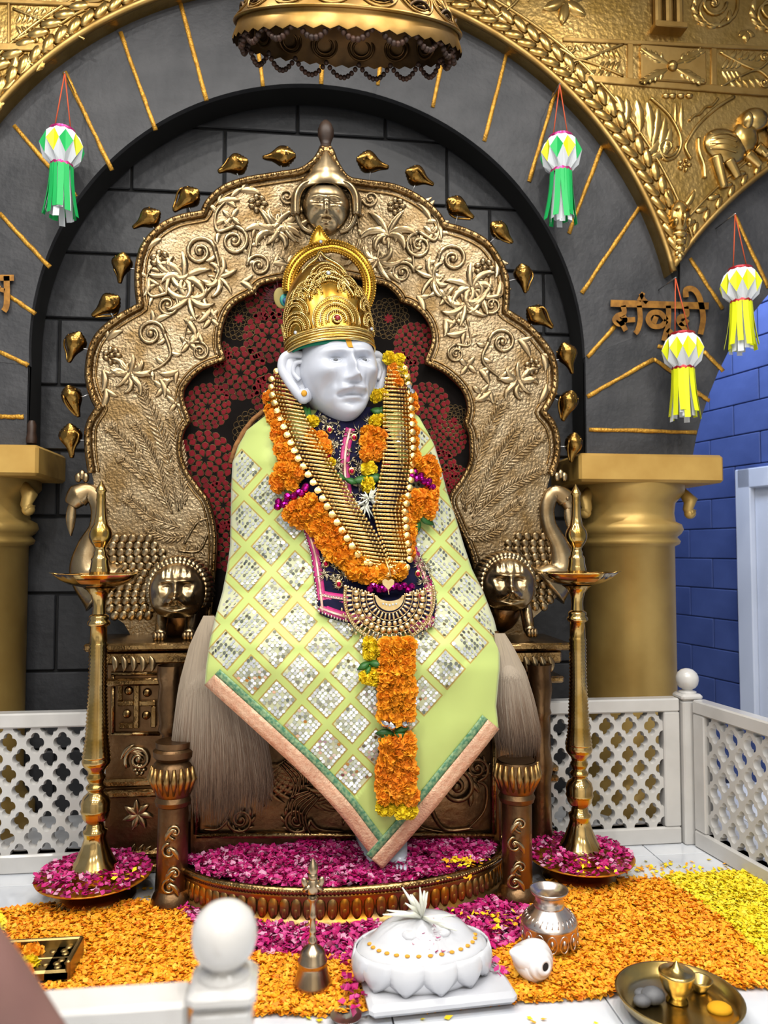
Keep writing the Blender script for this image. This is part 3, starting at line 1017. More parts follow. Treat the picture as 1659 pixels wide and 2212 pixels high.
# ---- upper relief ornament
def ornament(name, fn, at, m='throne_relief', h=0):
    mb = MB(); fn(mb)
    return obj(name, mb, m, throne, origin=P(at[0], at[1], YT))
for (x, y, r) in ((557, 440, 23), (347, 562, 25), (242, 768, 22), (856, 446, 22), (1046, 580, 25), (1150, 792, 21)):
    ornament('rosette', lambda mb: r_rosette(mb, x, y, r, 7, YT, .016), (x, y))
def acanthus(x, y, ang, sz, mir=1):
    def fn(mb):
        for k, (da, l, w, c) in enumerate(((-1.35, .8, .30, -1.3), (-.85, 1.0, .30, -1.0), (-.3, .9, .26, -.4), (.3, .95, .26, .5), (.85, 1.0, .30, 1.1), (1.4, .75, .28, 1.4))):
            r_leaf(mb, x, y, ang + mir * da, sz * l * 1.15, sz * w, mir * c * 1.7, YT, .022, 10, .12)
            r_leaf(mb, x, y, ang + mir * (da + .22), sz * l * .62, sz * w * .7, mir * c * 2.2, YT, .014, 7, .1)
        r_leaf(mb, x, y, ang + PI, sz * .5, sz * .16, 0, YT, .012, 5)
    ornament('acanthus_leaf', fn, (x, y))
acanthus(590, 505, -1.5, 62); acanthus(610, 480, 1.5, 58)
acanthus(838, 510, -1.6, 62, -1); acanthus(815, 560, 1.7, 55, -1)
acanthus(395, 605, -1.0, 62); acanthus(410, 640, 1.9, 56); acanthus(372, 590, 2.4, 50)
acanthus(1020, 625, -2.2, 60, -1); acanthus(1003, 655, 1.2, 54, -1); acanthus(1035, 640, .6, 46, -1)
acanthus(275, 815, -.7, 52); acanthus(282, 800, 1.6, 46)
acanthus(1125, 830, -2.3, 50, -1); acanthus(1118, 815, 1.6, 44, -1)
acanthus(470, 600, .2, 46); acanthus(940, 600, 2.9, 46, -1)
acanthus(690, 545, 2.6, 34); acanthus(760, 545, .5, 34, -1)
def scroll(x, y, r, a0, d, tail):
    def fn(mb):
        r_spiral(mb, x, y, r, 1.7, a0, d, r * .17, YT, .006)
        if tail:
            sx, sy = x + r * math.cos(a0), y + r * math.sin(a0)
            r_tube(mb, [(sx, sy)] + tail, r * .17, YT, .006, 6, (1, .35))
            r_vine(mb, [(sx, sy)] + tail, YT, r * .08, r * .42, r * .85, 3, .013)
            ex, ey = tail[-1]
            px_, py_ = tail[-2] if len(tail) > 1 else (sx, sy)
            r_leaf(mb, ex, ey, math.atan2(ey - py_, ex - px_), r * .9, r * .42, .5 * d, YT, .014)
    ornament('scroll', fn, (x, y))
scroll(506, 522, 32, -PI / 2, 1, [(470, 500), (468, 460), (500, 425)])
scroll(905, 532, 30, -PI / 2, -1, [(940, 520), (945, 480), (915, 445)])
scroll(432, 545, 34, 0, -1, [(472, 590), (440, 640), (400, 650)])
scroll(978, 560, 32, PI, 1, [(936, 600), (965, 655), (1005, 668)])
scroll(362, 660, 26, -PI / 2, 1, [(325, 640), (318, 600), (330, 575)])
scroll(1062, 660, 24, -PI / 2, -1, [(1082, 640), (1086, 610)])
scroll(326, 722, 30, 0, -1, [(368, 770), (330, 800), (295, 805)])
scroll(1085, 740, 30, PI, 1, [(1042, 780), (1080, 815), (1110, 820)])
scroll(560, 575, 26, PI, 1, [(540, 545), (545, 515)])
scroll(868, 590, 26, 0, -1, [(892, 560), (888, 530)])
scroll(432, 760, 20, -PI / 2, 1, [(400, 735), (405, 700)])
scroll(985, 765, 20, -PI / 2, -1, [(1015, 745), (1012, 705)])
scroll(620, 425, 18, 0, 1, [(645, 460), (640, 490)])
scroll(800, 430, 18, PI, -1, [(772, 465), (775, 495)])
for i, (x, y, a, l) in enumerate(((330, 700, -.8, 44), (232, 735, -.9, 40), (222, 800, 1.2, 50), (228, 840, 1.4, 46), (318, 540, -1.0, 40), (320, 600, 1.4, 44), (470, 440, -.5, 50), (520, 412, -.2, 46), (900, 440, .5, 50),
                     (940, 478, .9, 44), (1070, 560, 1.2, 44), (1080, 610, 1.5, 40), (1170, 765, 1.0, 40), (1180, 830, 1.6, 48), (1120, 735, .6, 46), (398, 690, .6, 50), (455, 665, 1.9, 44), (1005, 715, 2.6, 46),
                     (520, 610, .3, 46), (590, 570, -.2, 40), (830, 590, .2, 44), (900, 640, .8, 44), (385, 800, 2.6, 44), (430, 720, 2.0, 36), (960, 690, 1.2, 40), (1035, 800, .6, 40), (345, 820, .9, 42), (1060, 845, 2.2, 42))):
    ornament('leaf', lambda mb: (r_leaf(mb, x, y, a, l, 17, .9, YT, .015), r_leaf(mb, x, y, a - .6, l * .7, 13, -.6, YT, .012)), (x, y))
for (x, y) in ((455, 690), (408, 742), (380, 872), (352, 838), (965, 640), (985, 690), (1010, 790), (1040, 850), (500, 470), (620, 570), (795, 575), (935, 505)):
    ornament('blossom', lambda mb: [r_leaf(mb, x, y, k * PI / 2 + .6, 26, 14, .2, YT, .012, 6) for k in range(4)] and mb.sphere(RP(x, y, YT), 5 * mpp(YT), 8, 6), (x, y))
# ---- bearded face medallion under a pointed cap
def sculpt_head(nu=88, nv=72, feats=(), taper=.42, wx=.74, wz=.86, top=1.0, jaw=1.5, pb=2.0):
    """unit head: x right, y up, z to the viewer"""
    vs = []
    for k in range(nv + 1):
        th = PI * k / nv
        y = math.cos(th)
        s = math.sin(th) if y >= 0 else max(0, 1 - (-y) ** pb) ** (1 / pb)
        for i in range(nu):
            a = 2 * PI * i / nu
            # more columns on the face side
            a = a - .45 * math.sin(2 * a) * .5 if False else a
            tw = 1 - (taper * (-y) ** jaw if y < 0 else 0)
            x = s * math.sin(a) * wx * tw
            z = s * math.cos(a) * wz * (1 - (.18 * (-y) ** 2 if y < 0 else 0))
            z *= (1 - .10 * math.exp(-(x / .3) ** 2)) if z > 0 else 1
            yy = y * (top if y > 0 else 1)
            if z > 0:
                fz = min(1.0, z / .35)
                for (gx, gy, sx, sy, am) in feats:
                    for g in ((gx, -gx) if gx else (0,)):
                        q = ((x - g) / sx) ** 2 + ((yy - gy) / sy) ** 2
                        if q < 9: z += am * math.exp(-q) * fz
            vs.append((x, yy, z))
    fs = []
    for k in range(nv):
        for i in range(nu):
            j = (i + 1) % nu
            fs.append((k * nu + i, k * nu + j, (k + 1) * nu + j, (k + 1) * nu + i))
    return vs, fs
FACE2 = ((.25, .275, .20, .06, .085), (0, .25, .10, .08, .03), (.26, .135, .16, .075, -.16), (.265, .105, .095, .045, .085), (.27, .055, .12, .022, -.02), (0, .10, .06, .16, .10), (0, -.06, .062, .16, .17), (0, -.205, .085, .075, .25), (.10, -.245, .055, .05, .13), (0, -.285, .10, .03, -.05),
         (.45, -.07, .15, .12, .10), (.42, -.40, .13, .20, -.12), (.28, -.28, .045, .15, -.045), (0, -.37, .22, .055, .085), (.17, -.42, .13, .055, .10), (.34, -.54, .07, .13, .065), (0, -.415, .02, .06, -.03), (0, -.505, .19, .018, -.065), (.22, -.52, .05, .04, -.06),
         (0, -.57, .14, .04, .07), (0, -.645, .16, .03, -.03), (0, -.82, .26, .14, .15), (.30, -.74, .12, .14, .05))
FACE = ((.26, .20, .22, .07, .075), (.27, .045, .16, .085, -.135), (.27, .015, .095, .052, .075), (0, .02, .075, .2, .10), (0, -.14, .075, .16, .14), (0, -.30, .095, .075, .19), (.105, -.335, .06, .05, .085),
        (.45, -.14, .17, .13, .085), (.43, -.45, .14, .20, -.10), (.30, -.40, .06, .16, -.03), (.0, -.46, .25, .07, .07), (.2, -.52, .12, .07, .065), (.36, -.62, .07, .12, .06), (0, -.585, .19, .022, -.075), (.22, -.60, .05, .03, -.04),
        (0, -.66, .14, .05, .07), (0, -.74, .12, .03, -.03), (0, -.88, .24, .14, .13))
def place_head(vs, c, s, yaw=0, roll=0, pitch=0):
    """unit head -> world: viewer is towards -y"""
    B = Matrix(((1, 0, 0), (0, 0, -1), (0, 1, 0)))
    Rm = Matrix.Rotation(yaw, 3, 'Z') @ Matrix.Rotation(pitch, 3, 'X') @ Matrix.Rotation(roll, 3, 'Y')
    return [Vector(c) + Rm @ (B @ Vector(v)) * s for v in vs]
mv, mf = sculpt_head(64, 56, FACE, .25, .86, .62)
mc = P(704, 452, YT)
s_ = 62 * mpp(YT)
mb = MB().add([Vector((v.x, max(min(v.y, YT + .03), 0), v.z)) for v in place_head(mv, (mc.x, YT, mc.z + .0), s_)], mf)
obj('face_medallion', mb, 'throne_relief', throne, origin=mc)
mb = MB()
hd = [(640, 470), (642, 430), (660, 405), (704, 398), (748, 405), (766, 430), (768, 470)]
for (sx, w, hh) in ((1.0, 9, .03), (1.08, 8, .018)):
    r_tube(mb, [(704 + (x - 704) * sx, y) for x, y in hd], w, YT, hh, 8)
for s in (-1, 1):
    r_tube(mb, [(704 + s * 60, 430), (704 + s * 62, 470), (704 + s * 50, 495), (704 + s * 30, 505)], 8, YT, .015, 8, (1, .5))
# pointed cap
cp = []
for (y, w, d) in ((408, 60, .060), (395, 56, .062), (382, 46, .052), (376, 38, .05), (370, 38, .046), (355, 26, .036), (340, 14, .026), (330, 8, .018)):
    row = []
    for i in range(13):
        a = PI * i / 12
        p = P(704 - math.cos(a) * w, y, YT); p.y -= math.sin(a) * d
        row.append(p)
    cp.append(row)
mb.add([p for r in cp for p in r], [(k * 13 + i, k * 13 + i + 1, (k + 1) * 13 + i + 1, (k + 1) * 13 + i) for k in range(len(cp) - 1) for i in range(12)])
obj('medallion_cap', mb, 'throne_relief', throne, origin=mc)
# ---- peacock tail feathers in low relief
def feather(bx, by, tx, ty, w, bend=0):
    def fn(mb):
        mx_, my_ = (bx + tx) / 2, (by + ty) / 2
        dx, dy = tx - bx, ty - by
        L = math.hypot(dx, dy)
        mid = (mx_ - dy / L * bend, my_ + dx / L * bend)
        q = catmull([Vector((bx, by, 0)), Vector((*mid, 0)), Vector((tx, ty, 0))], 12)
        mb.tube([RP(v.x, v.y, YT, .003) for v in q], [.0055 * (1 - .5 * i / len(q)) for i in range(len(q))], 5)
        n = len(q)
        nb = int(L / 8)
        for k in range(nb):
            t = .12 + .86 * k / nb
            v = q[min(n - 1, int(t * (n - 1)))]
            v2 = q[min(n - 1, int(t * (n - 1)) + 1)]
            a = math.atan2(dy, dx) if (v2 - v).length < 1e-6 else math.atan2(v2.y - v.y, v2.x - v.x)
            ww = w * (.45 + .55 * math.sin(PI * min(1, t * .8 + .1)))
            for s in (-1, 1):
                r_leaf(mb, v.x, v.y, a + s * .75, ww, 6.5, -s * .35, YT, .010, 4)
        a = math.atan2(dy, dx)
        for k in range(9):
            r_leaf(mb, tx, ty, a + (k - 4) * .42, w * .62, 7, 0, YT, .011, 4)
        r_spiral(mb, tx, ty, w * .26, 1.0, 0, 1, 2.2, YT, .005)
    ornament('tail_feather', fn, (tx, ty), 'throne_gold')
for a in ((385, 1105, 305, 842, 30, 14), (392, 1100, 372, 902, 26, 8), (372, 1110, 240, 925, 28, 16), (362, 1085, 292, 918, 24, 8), (400, 1090, 372, 1012, 22, 4), (345, 1080, 262, 992, 20, 8), (388, 1140, 278, 1078, 27, -10), (398, 1160, 322, 1140, 25, -10), (352, 1040, 300, 985, 16, 4),
          (1005, 1105, 1085, 875, 28, -14), (1000, 1100, 1060, 930, 24, -8), (1015, 1110, 1165, 945, 28, -16), (1030, 1095, 1120, 925, 24, -8), (1020, 1120, 1172, 1015, 24, -10), (1012, 1140, 1125, 1085, 27, 10), (1008, 1160, 1085, 1135, 24, 10)):
    feather(*a)
for pts in ([(398, 1175), (425, 1130), (450, 1120)], [(385, 1190), (430, 1190), (450, 1150)], [(1005, 1165), (985, 1140), (978, 1110)]):
    ornament('body_fringe', lambda mb: r_vine(mb, pts, YT, 3, 7, 18, 1, .006), pts[0], 'throne_gold')
# ---- peacock bodies: overlapping scale feathers
def scales(cx, cy, rx, ry, mir):
    def fn(mb):
        row = 0
        y = cy - ry
        while y < cy + ry:
            half = rx * math.sqrt(max(0, 1 - ((y - cy) / ry) ** 2))
            x = cx - half + (9 if row % 2 else 0)
            while x < cx + half:
                m = mpp(YT)
                M = Matrix.Rotation(mir * .5, 3, 'Y') @ Matrix.Rotation(.35, 3, 'X')
                mb.sphere(RP(x, y, YT, .004), 12 * m, 8, 5, (.8, .42, 1.0), M)
                x += 18
            y += 15; row += 1
    ornament('scale_feathers', fn, (cx, cy))
scales(285, 1245, 82, 95, 1)
scales(1150, 1235, 70, 90, -1)
def neck(pts, crest, beak, nm='peacock_neck'):
    mb = MB()
    q = catmull([Vector((x, y, 0)) for x, y, r in pts], 8)
    rs = [p[2] for p in pts]
    N = len(q)
    rad = []
    for i in range(N):
        t = i / (N - 1) * (len(rs) - 1); k = min(int(t), len(rs) - 2)
        rad.append((rs[k] + (rs[k + 1] - rs[k]) * (t - k)) * mpp(YT))
    mb.tube([RP(v.x, v.y, YT, .012) for v in q], rad, 14, flat=.62, up=(0, 1, 0))
    ex, ey, er = pts[-2]
    mb.sphere(RP(ex, ey, YT, .035), 5 * mpp(YT), 8, 6)
    o = obj(nm, mb, 'throne_relief', throne, origin=P(pts[0][0], pts[0][1], YT))
    b = MB()
    r_leaf(b, beak[0], beak[1], beak[2], beak[3], 22, beak[4], YT - .012, .02)
    r_leaf(b, beak[0], beak[1], beak[2], beak[3], 22, beak[4], YT - .01, -.015)
    obj('beak', b, 'throne_relief', o)
    c = MB()
    for k in range(3):
        c.sphere(RP(crest[0] + (k - 1) * 8, crest[1] - (k == 1) * 6, YT, .006), 9 * mpp(YT), 8, 6, (.8, .6, 1.2))
    obj('crest', c, 'throne_relief', o)
neck([(230, 1270, 62), (190, 1235, 36), (192, 1185, 24), (212, 1140, 17), (214, 1095, 16), (198, 1066, 18), (172, 1072, 26), (156, 1092, 14)], (178, 1032), (158, 1078, 1.75, 80, -.3))
neck([(1180, 1265, 56), (1212, 1230, 34), (1205, 1180, 22), (1184, 1135, 17), (1180, 1095, 17), (1196, 1066, 18), (1220, 1078, 22), (1228, 1098, 12)], (1210, 1030), (1226, 1086, 1.4, 60, .3))
# ---- lion protomes
LION = ((.30, .36, .22, .07, .18), (.34, .17, .15, .11, -.22), (.34, .14, .09, .06, .16), (0, .10, .13, .40, .26), (0, -.20, .20, .11, .34), (.20, -.38, .17, .15, .30), (0, -.26, .10, .05, .12), (0, -.42, .03, .10, -.14), (0, -.58, .30, .03, -.20),
        (.58, -.1, .16, .2, .10), (0, -.74, .26, .12, .16), (.1, .62, .06, .2, .06), (.32, .66, .06, .2, .06), (.5, .6, .06, .2, .06))
lv, lf = sculpt_head(84, 72, LION, .05, 1.0, .62, 1.0, 1.5, 2.8)
def lion(px, py, yaw, paws, YL=3.16):
    c = P(px, py, YL)
    s = 58 * mpp(YL)
    mb = MB().add(place_head(lv, c, s, yaw), lf)
    head = obj('lion_head', mb, 'throne_relief', throne, origin=c)
    mane = MB()
    for k in range(26):
        a = -.5 + (PI + 1.0) * k / 25
        for rr, ll in ((.98, .34), (1.10, .42)):
            base = c + Vector((math.cos(a) * s * rr * .9, .02, math.sin(a) * s * rr * .98))
            tip = base + Vector((math.cos(a) * s * ll * .55, .07 + .03 * rr, math.sin(a) * s * ll * .3 - .01))
            mane.tube([base + Vector((0, -.02, 0)), base.lerp(tip, .5) + Vector((0, 0, .008)), tip], [.014, .016, .004], 6)
    mane.sphere(c + Vector((0, .085, -.01)), s * 1.0, 16, 10, (1.05, .5, 1.1))
    obj('mane', mane, 'throne_relief', head)
    body = MB()
    body.sphere(c + Vector((0, .17, -.09)), .12, 16, 10, (.85, 1.2, 1.1))
    obj('lion_body', body, 'throne_dark', throne)
    for (x, y) in paws:
        p = P(x, y, YL - .02)
        leg = MB()
        leg.tube([p + Vector((0, .10, .14)), p + Vector((0, .06, .06)), p + Vector((0, .03, .0)), p + Vector((0, 0, -.012))], [.03, .026, .024, .024], 10)
        for k in (-1, 0, 1):
            leg.sphere(p + Vector((k * .013, -.012, -.012)), .013, 8, 6, (1, 1.4, 1.5))
        obj('lion_paw', leg, 'throne_relief', throne, origin=p)
lion(383, 1275, .05, ((345, 1368), (408, 1366)))
lion(1098, 1262, -.12, ((1060, 1366), (1147, 1360)))

# ---- upholstered centre with chrysanthemum cloth
fab_out = iL + iR[1:]
fb = MB().prism([[(x, y) for x, y in inset(fab_out, -14)]], pl(YT + .045), pl(YT + .068))
fabric = obj('upholstery', fb, 'fabric_black', throne, smooth=False)
def teardrop(x, y, a, l, w, Y):
    pts = []
    for k in range(9):
        t = k / 8
        ww = w * math.sin(PI * t ** 1.35) ** .8 if 0 < t < 1 else 0
        pts.append((t, ww))
    up = [(x + math.cos(a) * l * t - math.sin(a) * ww, y + math.sin(a) * l * t + math.cos(a) * ww) for t, ww in pts]
    dn = [(x + math.cos(a) * l * t + math.sin(a) * ww, y + math.sin(a) * l * t - math.cos(a) * ww) for t, ww in pts[1:-1]]
    return [P(p, q, YT) + Vector((0, Y - YT, 0)) for p, q in up + dn[::-1]]
def mum(x, y, R, red):
    YF = YT + .044
    gold, rd = MB(), MB()
    for (r0, n, l) in ((.10, 7, .28), (.34, 11, .28), (.60, 15, .26), (.78, 19, .26)):
        for k in range(n):
            a = 2 * PI * (k + (.5 if n % 2 else 0)) / n + r0 * 3
            cx_, cy_ = x + math.cos(a) * R * r0, y + math.sin(a) * R * r0
            w = PI * R * (r0 + l * .6) / n * .88
            t = teardrop(cx_, cy_, a, R * l, w, YF)
            n0 = len(t)
            if red:
                rd.add(teardrop(cx_ + math.cos(a) * 1.5, cy_ + math.sin(a) * 1.5, a, R * l - 2, w * .86, YF - .0024), [tuple(range(n0))])
            pts = t + [t[0]]
            gold.tube(t, .0011, 3, closed=True)
    if not red:
        for k in range(7):
            a = 2 * PI * k / 7
            rd.add(teardrop(x, y, a, R * .24, R * .05, YF - .0024), [tuple(range(16))])
    f = obj('cloth_flower', rd, 'fabric_red', throne, origin=P(x, y, YT), smooth=False, fix=False)
    obj('stitching', gold, 'fabric_thread', f)
for (x, y, R, red) in ((515, 682, 46, 0), (580, 722, 56, 1), (518, 802, 58, 1), (446, 874, 50, 1), (552, 930, 50, 0), (440, 990, 62, 1), (590, 850, 48, 1), (842, 682, 44, 0), (900, 737, 46, 1), (862, 796, 44, 1), (925, 872, 50, 1), (985, 905, 34, 0), (972, 945, 40, 1),
                       (945, 1015, 48, 1), (480, 1090, 52, 1), (905, 950, 40, 0), (575, 640, 46, 1), (500, 1180, 56, 1), (985, 1035, 34, 1), (470, 760, 30, 1)):
    mum(x, y, R, red)

# ---- conch shells on wire stems around the back
def conch_mb(L=.148):
    """small conch: whorled crown at the top, long tapering canal; tip towards -z"""
    mb = MB()
    prof = [(0, .46), (.06, .45), (.10, .42), (.095, .40), (.17, .37), (.165, .345), (.235, .30), (.235, .27), (.285, .21), (.30, .13), (.285, .04), (.24, -.06), (.17, -.16), (.115, -.26), (.085, -.36), (.07, -.44), (.05, -.5), (0, -.51)]
    mb.lathe([(r * L, z * L) for r, z in prof], 18, wob=lambda a, z: 1 + .06 * math.sin(a * 2 + z / L * 9))
    lip = catmull([(.14 * L, -.20 * L, .22 * L), (.27 * L, -.15 * L, .12 * L), (.25 * L, -.16 * L, -.05 * L), (.13 * L, -.13 * L, -.25 * L), (.05 * L, -.05 * L, -.45 * L)], 5)
    mb.tube(lip, [.035 * L] * len(lip), 6)
    for k in range(7):
        a = k * .9
        mb.sphere((.25 * L * math.cos(a), .25 * L * math.sin(a), .24 * L - k * .004 * L), .035 * L, 6, 4)
    return mb
cm = mesh_only('conch', conch_mb(), 'shell_gold')
CON = [(605, 338, -1, .12), (505, 358, -.9, .42), (403, 432, -.72, .7), (318, 474, -.82, .55), (263, 577, -.1, 1), (230, 661, -.78, .62), (161, 748, -.3, .95), (158, 865, .33, .95), (153, 950, .08, 1),
       (803, 352, 1, .22), (905, 383, .92, .42), (993, 450, .85, .55), (1083, 502, .75, .65), (1130, 600, .15, 1), (1165, 686, .82, .6), (1226, 772, .28, .95), (1226, 875, -.3, .95), (1238, 965, -.15, 1)]
import bisect
for (x, y, dx, dy) in CON:
    c = P(x, y, YT + .01)
    d = Vector((dx, 0, -dy)).normalized()
    M = nrm3(-d.x, 0, -d.z) @ Matrix.Rotation(random.uniform(0, 6.28), 3, 'Z')
    o = inst('conch_ornament', cm, throne, c, M, random.uniform(.95, 1.06))
    # nearest rim point
    bp = min(outer_all, key=lambda q: (q[0] - x) ** 2 + (q[1] - y) ** 2)
    w = MB().tube([c, P(bp[0], bp[1], YT + .01)], .0022, 6)
    so = obj('wire_stem', w, 'steel_wire', throne, origin=c)

# ---- seat block, front panel and pedestals
YS = 2.87
x0, x1 = P(405, 1815, YS).x, P(1085, 1815, YS).x
zs = .78
seat = MB().box(((x0 + x1) / 2, YS + .24, zs / 2), (x1 - x0, .46, zs), bev=.01)
hobj('seat', seat, 'throne_dark', throne)
# raised frame of the front panel + scrolls
mb = MB()
for a, b in (((425, 1600), (425, 1800)), ((1066, 1560), (1066, 1800)), ((425, 1803), (1066, 1803))):
    pa, pb = P(*a, YS), P(*b, YS)
    mb.tube([pa + Vector((0, -.004, 0)), pb + Vector((0, -.004, 0))], .012, 8)
obj('panel_frame', mb, 'throne_rim', throne)
def seat_orn(fn, at, m='throne_dark'):
    mb = MB(); fn(mb)
    obj('seat_scroll', mb, m, throne, origin=P(at[0], at[1], YS))
def big_plume(x, y, mir, n=9, L=120):
    def fn(mb):
        for k in range(n):
            a = PI / 2 - mir * (.1 + .20 * k) + PI
            r_leaf(mb, x + mir * 4 * k, y - k * 3, (PI / 2 + mir * (1.15 - .22 * k)), L * (.6 + .4 * math.sin(PI * k / n)), 15, mir * 1.5, YS, .016, 9)
            r_tube(mb, [(x + mir * 4 * k, y - 3 * k), (x + mir * (30 + 6 * k), y + 40 - 8 * k), (x + mir * (20 + 10 * k), y + 80 - 10 * k)], 2.4, YS, .012)
    seat_orn(fn, (x, y))
big_plume(590, 1660, -1); big_plume(605, 1650, 1); big_plume(690, 1720, -1, 6, 80); big_plume(720, 1700, 1, 6, 90)
for (x, y, r, a0, d, tail) in ((985, 1700, 44, PI, 1, [(930, 1740), (960, 1790), (1020, 1788)]), (1030, 1660, 26, PI / 2, -1, [(1050, 1700), (1045, 1750), (1010, 1790)]), (640, 1770, 30, 0, 1, [(690, 1790), (740, 1795)]), (520, 1770, 28, PI, -1, [(470, 1790), (440, 1790)]),
                               (880, 1760, 26, 0, 1, [(910, 1785), (960, 1797)]), (470, 1700, 26, 0, 1, [(500, 1740), (480, 1780)])):
    def fn(mb):
        r_spiral(mb, x, y, r, 1.8, a0, d, r * .15, YS, .006)
        r_tube(mb, [(x + r * math.cos(a0), y + r * math.sin(a0))] + tail, r * .16, YS, .006, 6, (1, .4))
        for k in range(5):
            aa = a0 + d * (.6 + k * .7)
            r_leaf(mb, x + math.cos(aa) * r * .7, y + math.sin(aa) * r * .7, aa + d * 1.0, r * .8, r * .3, d * .8, YS, .014)
    seat_orn(fn, (x, y))
# turned front legs
def front_leg(px, pyb, ptop):
    b = G(px, pyb)
    Yl = b.y
    top = P(px, ptop, Yl).z
    r = .052
    prof = [(r + .018, 0), (r + .022, .02), (r + .012, .045), (r, .06), (r, .34), (r + .008, .345), (r + .012, .36), (r + .006, .375), (r + .012, .385), (r + .022, .42), (r + .026, .455), (r + .016, .485), (r + .004, .495), (r + .018, .51), (r + .02, .53), (r + .0, .545), (r - .005, .56),
            (r + .01, top - .02), (r + .012, top), (0, top)]
    prof = [(a, z) for a, z in prof if z <= top + 1e-6]
    leg = hobj('leg', MB().lathe(prof, 24, (b.x, Yl, 0)), 'throne_dark', throne, origin=b)
    mb = MB()
    for k in range(10):
        a = PI + PI * (k + .5) / 10
        mb.tube([(b.x + (r + .008) * math.cos(a), Yl + (r + .008) * math.sin(a), .39), (b.x + (r + .027) * math.cos(a), Yl + (r + .027) * math.sin(a), .44), (b.x + (r + .022) * math.cos(a), Yl + (r + .022) * math.sin(a), .48)], [.006, .012, .005], 6)
    obj('leg_gadroon', mb, 'throne_stain', leg)
    mb = MB()
    Yf = Yl - r - .002
    z2p = lambda z: pyb + (P(px, pyb, Yf).z - z) / mpp(Yf) * .98
    for (z, s) in ((.29, 1), (.22, -1), (.14, 1), (.09, -1)):
        y = z2p(z)
        r_spiral(mb, px + s * 6, y, 17, 1.4, PI / 2 * s, s, 3.4, Yf, .001)
        r_leaf(mb, px - s * 14, y + 18, -PI / 2 + s * .3, 34, 12, s * .9, Yf, .01)
    obj('leg_scroll', mb, 'throne_relief', leg)
front_leg(1118, 1946, 1640)
front_leg(372, 1956, 1600)
# side pedestals that carry the lions
YP = 3.07
def pedestal(xa, xb, mir):
    pa, pb = P(xa, 1390, YP), P(xb, 1390, YP)
    zt = pa.z
    cx_, w = (pa.x + pb.x) / 2, pb.x - pa.x
    d = .30
    cy_ = YP + d / 2
    o = hobj('pedestal', MB().box((cx_, cy_, zt / 2 - .01), (w, d, zt - .04), bev=.004), 'throne_dark', throne, origin=(cx_, cy_, 0))
    for (xo, yo, z, ww, dd, hh) in ((.03, -.01, zt - .012, .10, .06, .03), (.02, -.005, zt - .055, .05, .03, .05), (.02, -.01, zt - .145, .06, .045, .028), (.01, -.01, .02, .03, .03, .03), (.01, -.01, .07, .03, .03, .03), (.01, -.01, .30, .03, .03, .03), (.01, -.01, .34, .03, .03, .03)):
        hobj('pedestal_moulding', MB().box((cx_ + mir * xo, cy_ + yo, z), (w + ww, d + dd, hh), bev=.008), 'throne_rim', o)
    return o, cx_, zt
pL, cxp, ztp = pedestal(232, 420, -1)
pR, cxq, ztq = pedestal(1075, 1188, 1)
# gadroons under the slab
def gadroon(parent, xa, xb, y, n, Y, m='throne_relief'):
    mb = MB()
    for k in range(n):
        x = xa + (xb - xa) * (k + .5) / n
        r_leaf(mb, x - 6, y - 14, PI / 2 - .5, 34, 15, .9, Y, .016, 6)
    obj('gadroon_band', mb, m, parent)
gadroon(pL, 240, 340, 1432, 5, YP - .02)
gadroon(pR, 1130, 1200, 1432, 4, YP - .02)
# auspicious cross emblem with four dots
mb = MB()
Yq = YP - .004
def qbar(x0, y0, x1, y1):
    a, b = P(x0, y0, Yq), P(x1, y1, Yq)
    mb.box(((a.x + b.x) / 2, Yq - .006, (a.z + b.z) / 2), (abs(b.x - a.x) , .018, abs(a.z - b.z)), bev=.003)
cx0, cy0, w_ = 296, 1518, 5.5
qbar(cx0 - w_, 1465, cx0 + w_, 1572); qbar(255, cy0 - w_, cx0 - w_ - .3, cy0 + w_); qbar(cx0 + w_ + .3, cy0 - w_, 338, cy0 + w_)
qbar(cx0 + w_ + .5, 1465, 338, 1476); qbar(327, cy0 + w_ + .5, 338, 1570); qbar(258, 1561, cx0 - w_ - .5, 1572); qbar(255, 1468, 266, cy0 - w_ - .5)
em = hobj('emblem', mb, 'throne_rim', pL)
for (x, y) in ((278, 1492), (318, 1496), (274, 1542), (316, 1545)):
    p = P(x, y, Yq)
    obj('emblem_dot', MB().sphere(p, .017, 12, 8, (1, .6, 1)), 'throne_rim', em, origin=p)
for a, b in (((240, 1455), (345, 1455)), ((240, 1585), (345, 1585)), ((244, 1455), (244, 1585))):
    obj('frame_bar', MB().tube([P(*a, Yq), P(*b, Yq)], .008, 6), 'throne_rim', pL)
mb = MB()
r_spiral(mb, 300, 1640, 30, 1.6, 2.5, 1, 5, Yq, .004); r_rosette(mb, 302, 1662, 15, 6, Yq, .012)
for k in range(5): r_leaf(mb, 262 + k * 3, 1640 - k * 5, -1.2 + k * .35, 44, 10, .8, Yq, .01)
obj('pedestal_relief', mb, 'throne_relief', pL); mb = MB()
for k in range(7): r_leaf(mb, 298, 1760, k * .9, 34, 16, .3, Yq, .012)
obj('pedestal_relief', mb, 'throne_relief', pL); mb = MB()
for k in range(5): r_leaf(mb, 285 + 12 * k, 1850, -1.5 + .2 * k, 30, 10, .4, Yq, .01)
obj('pedestal_relief', mb, 'throne_relief', pL)
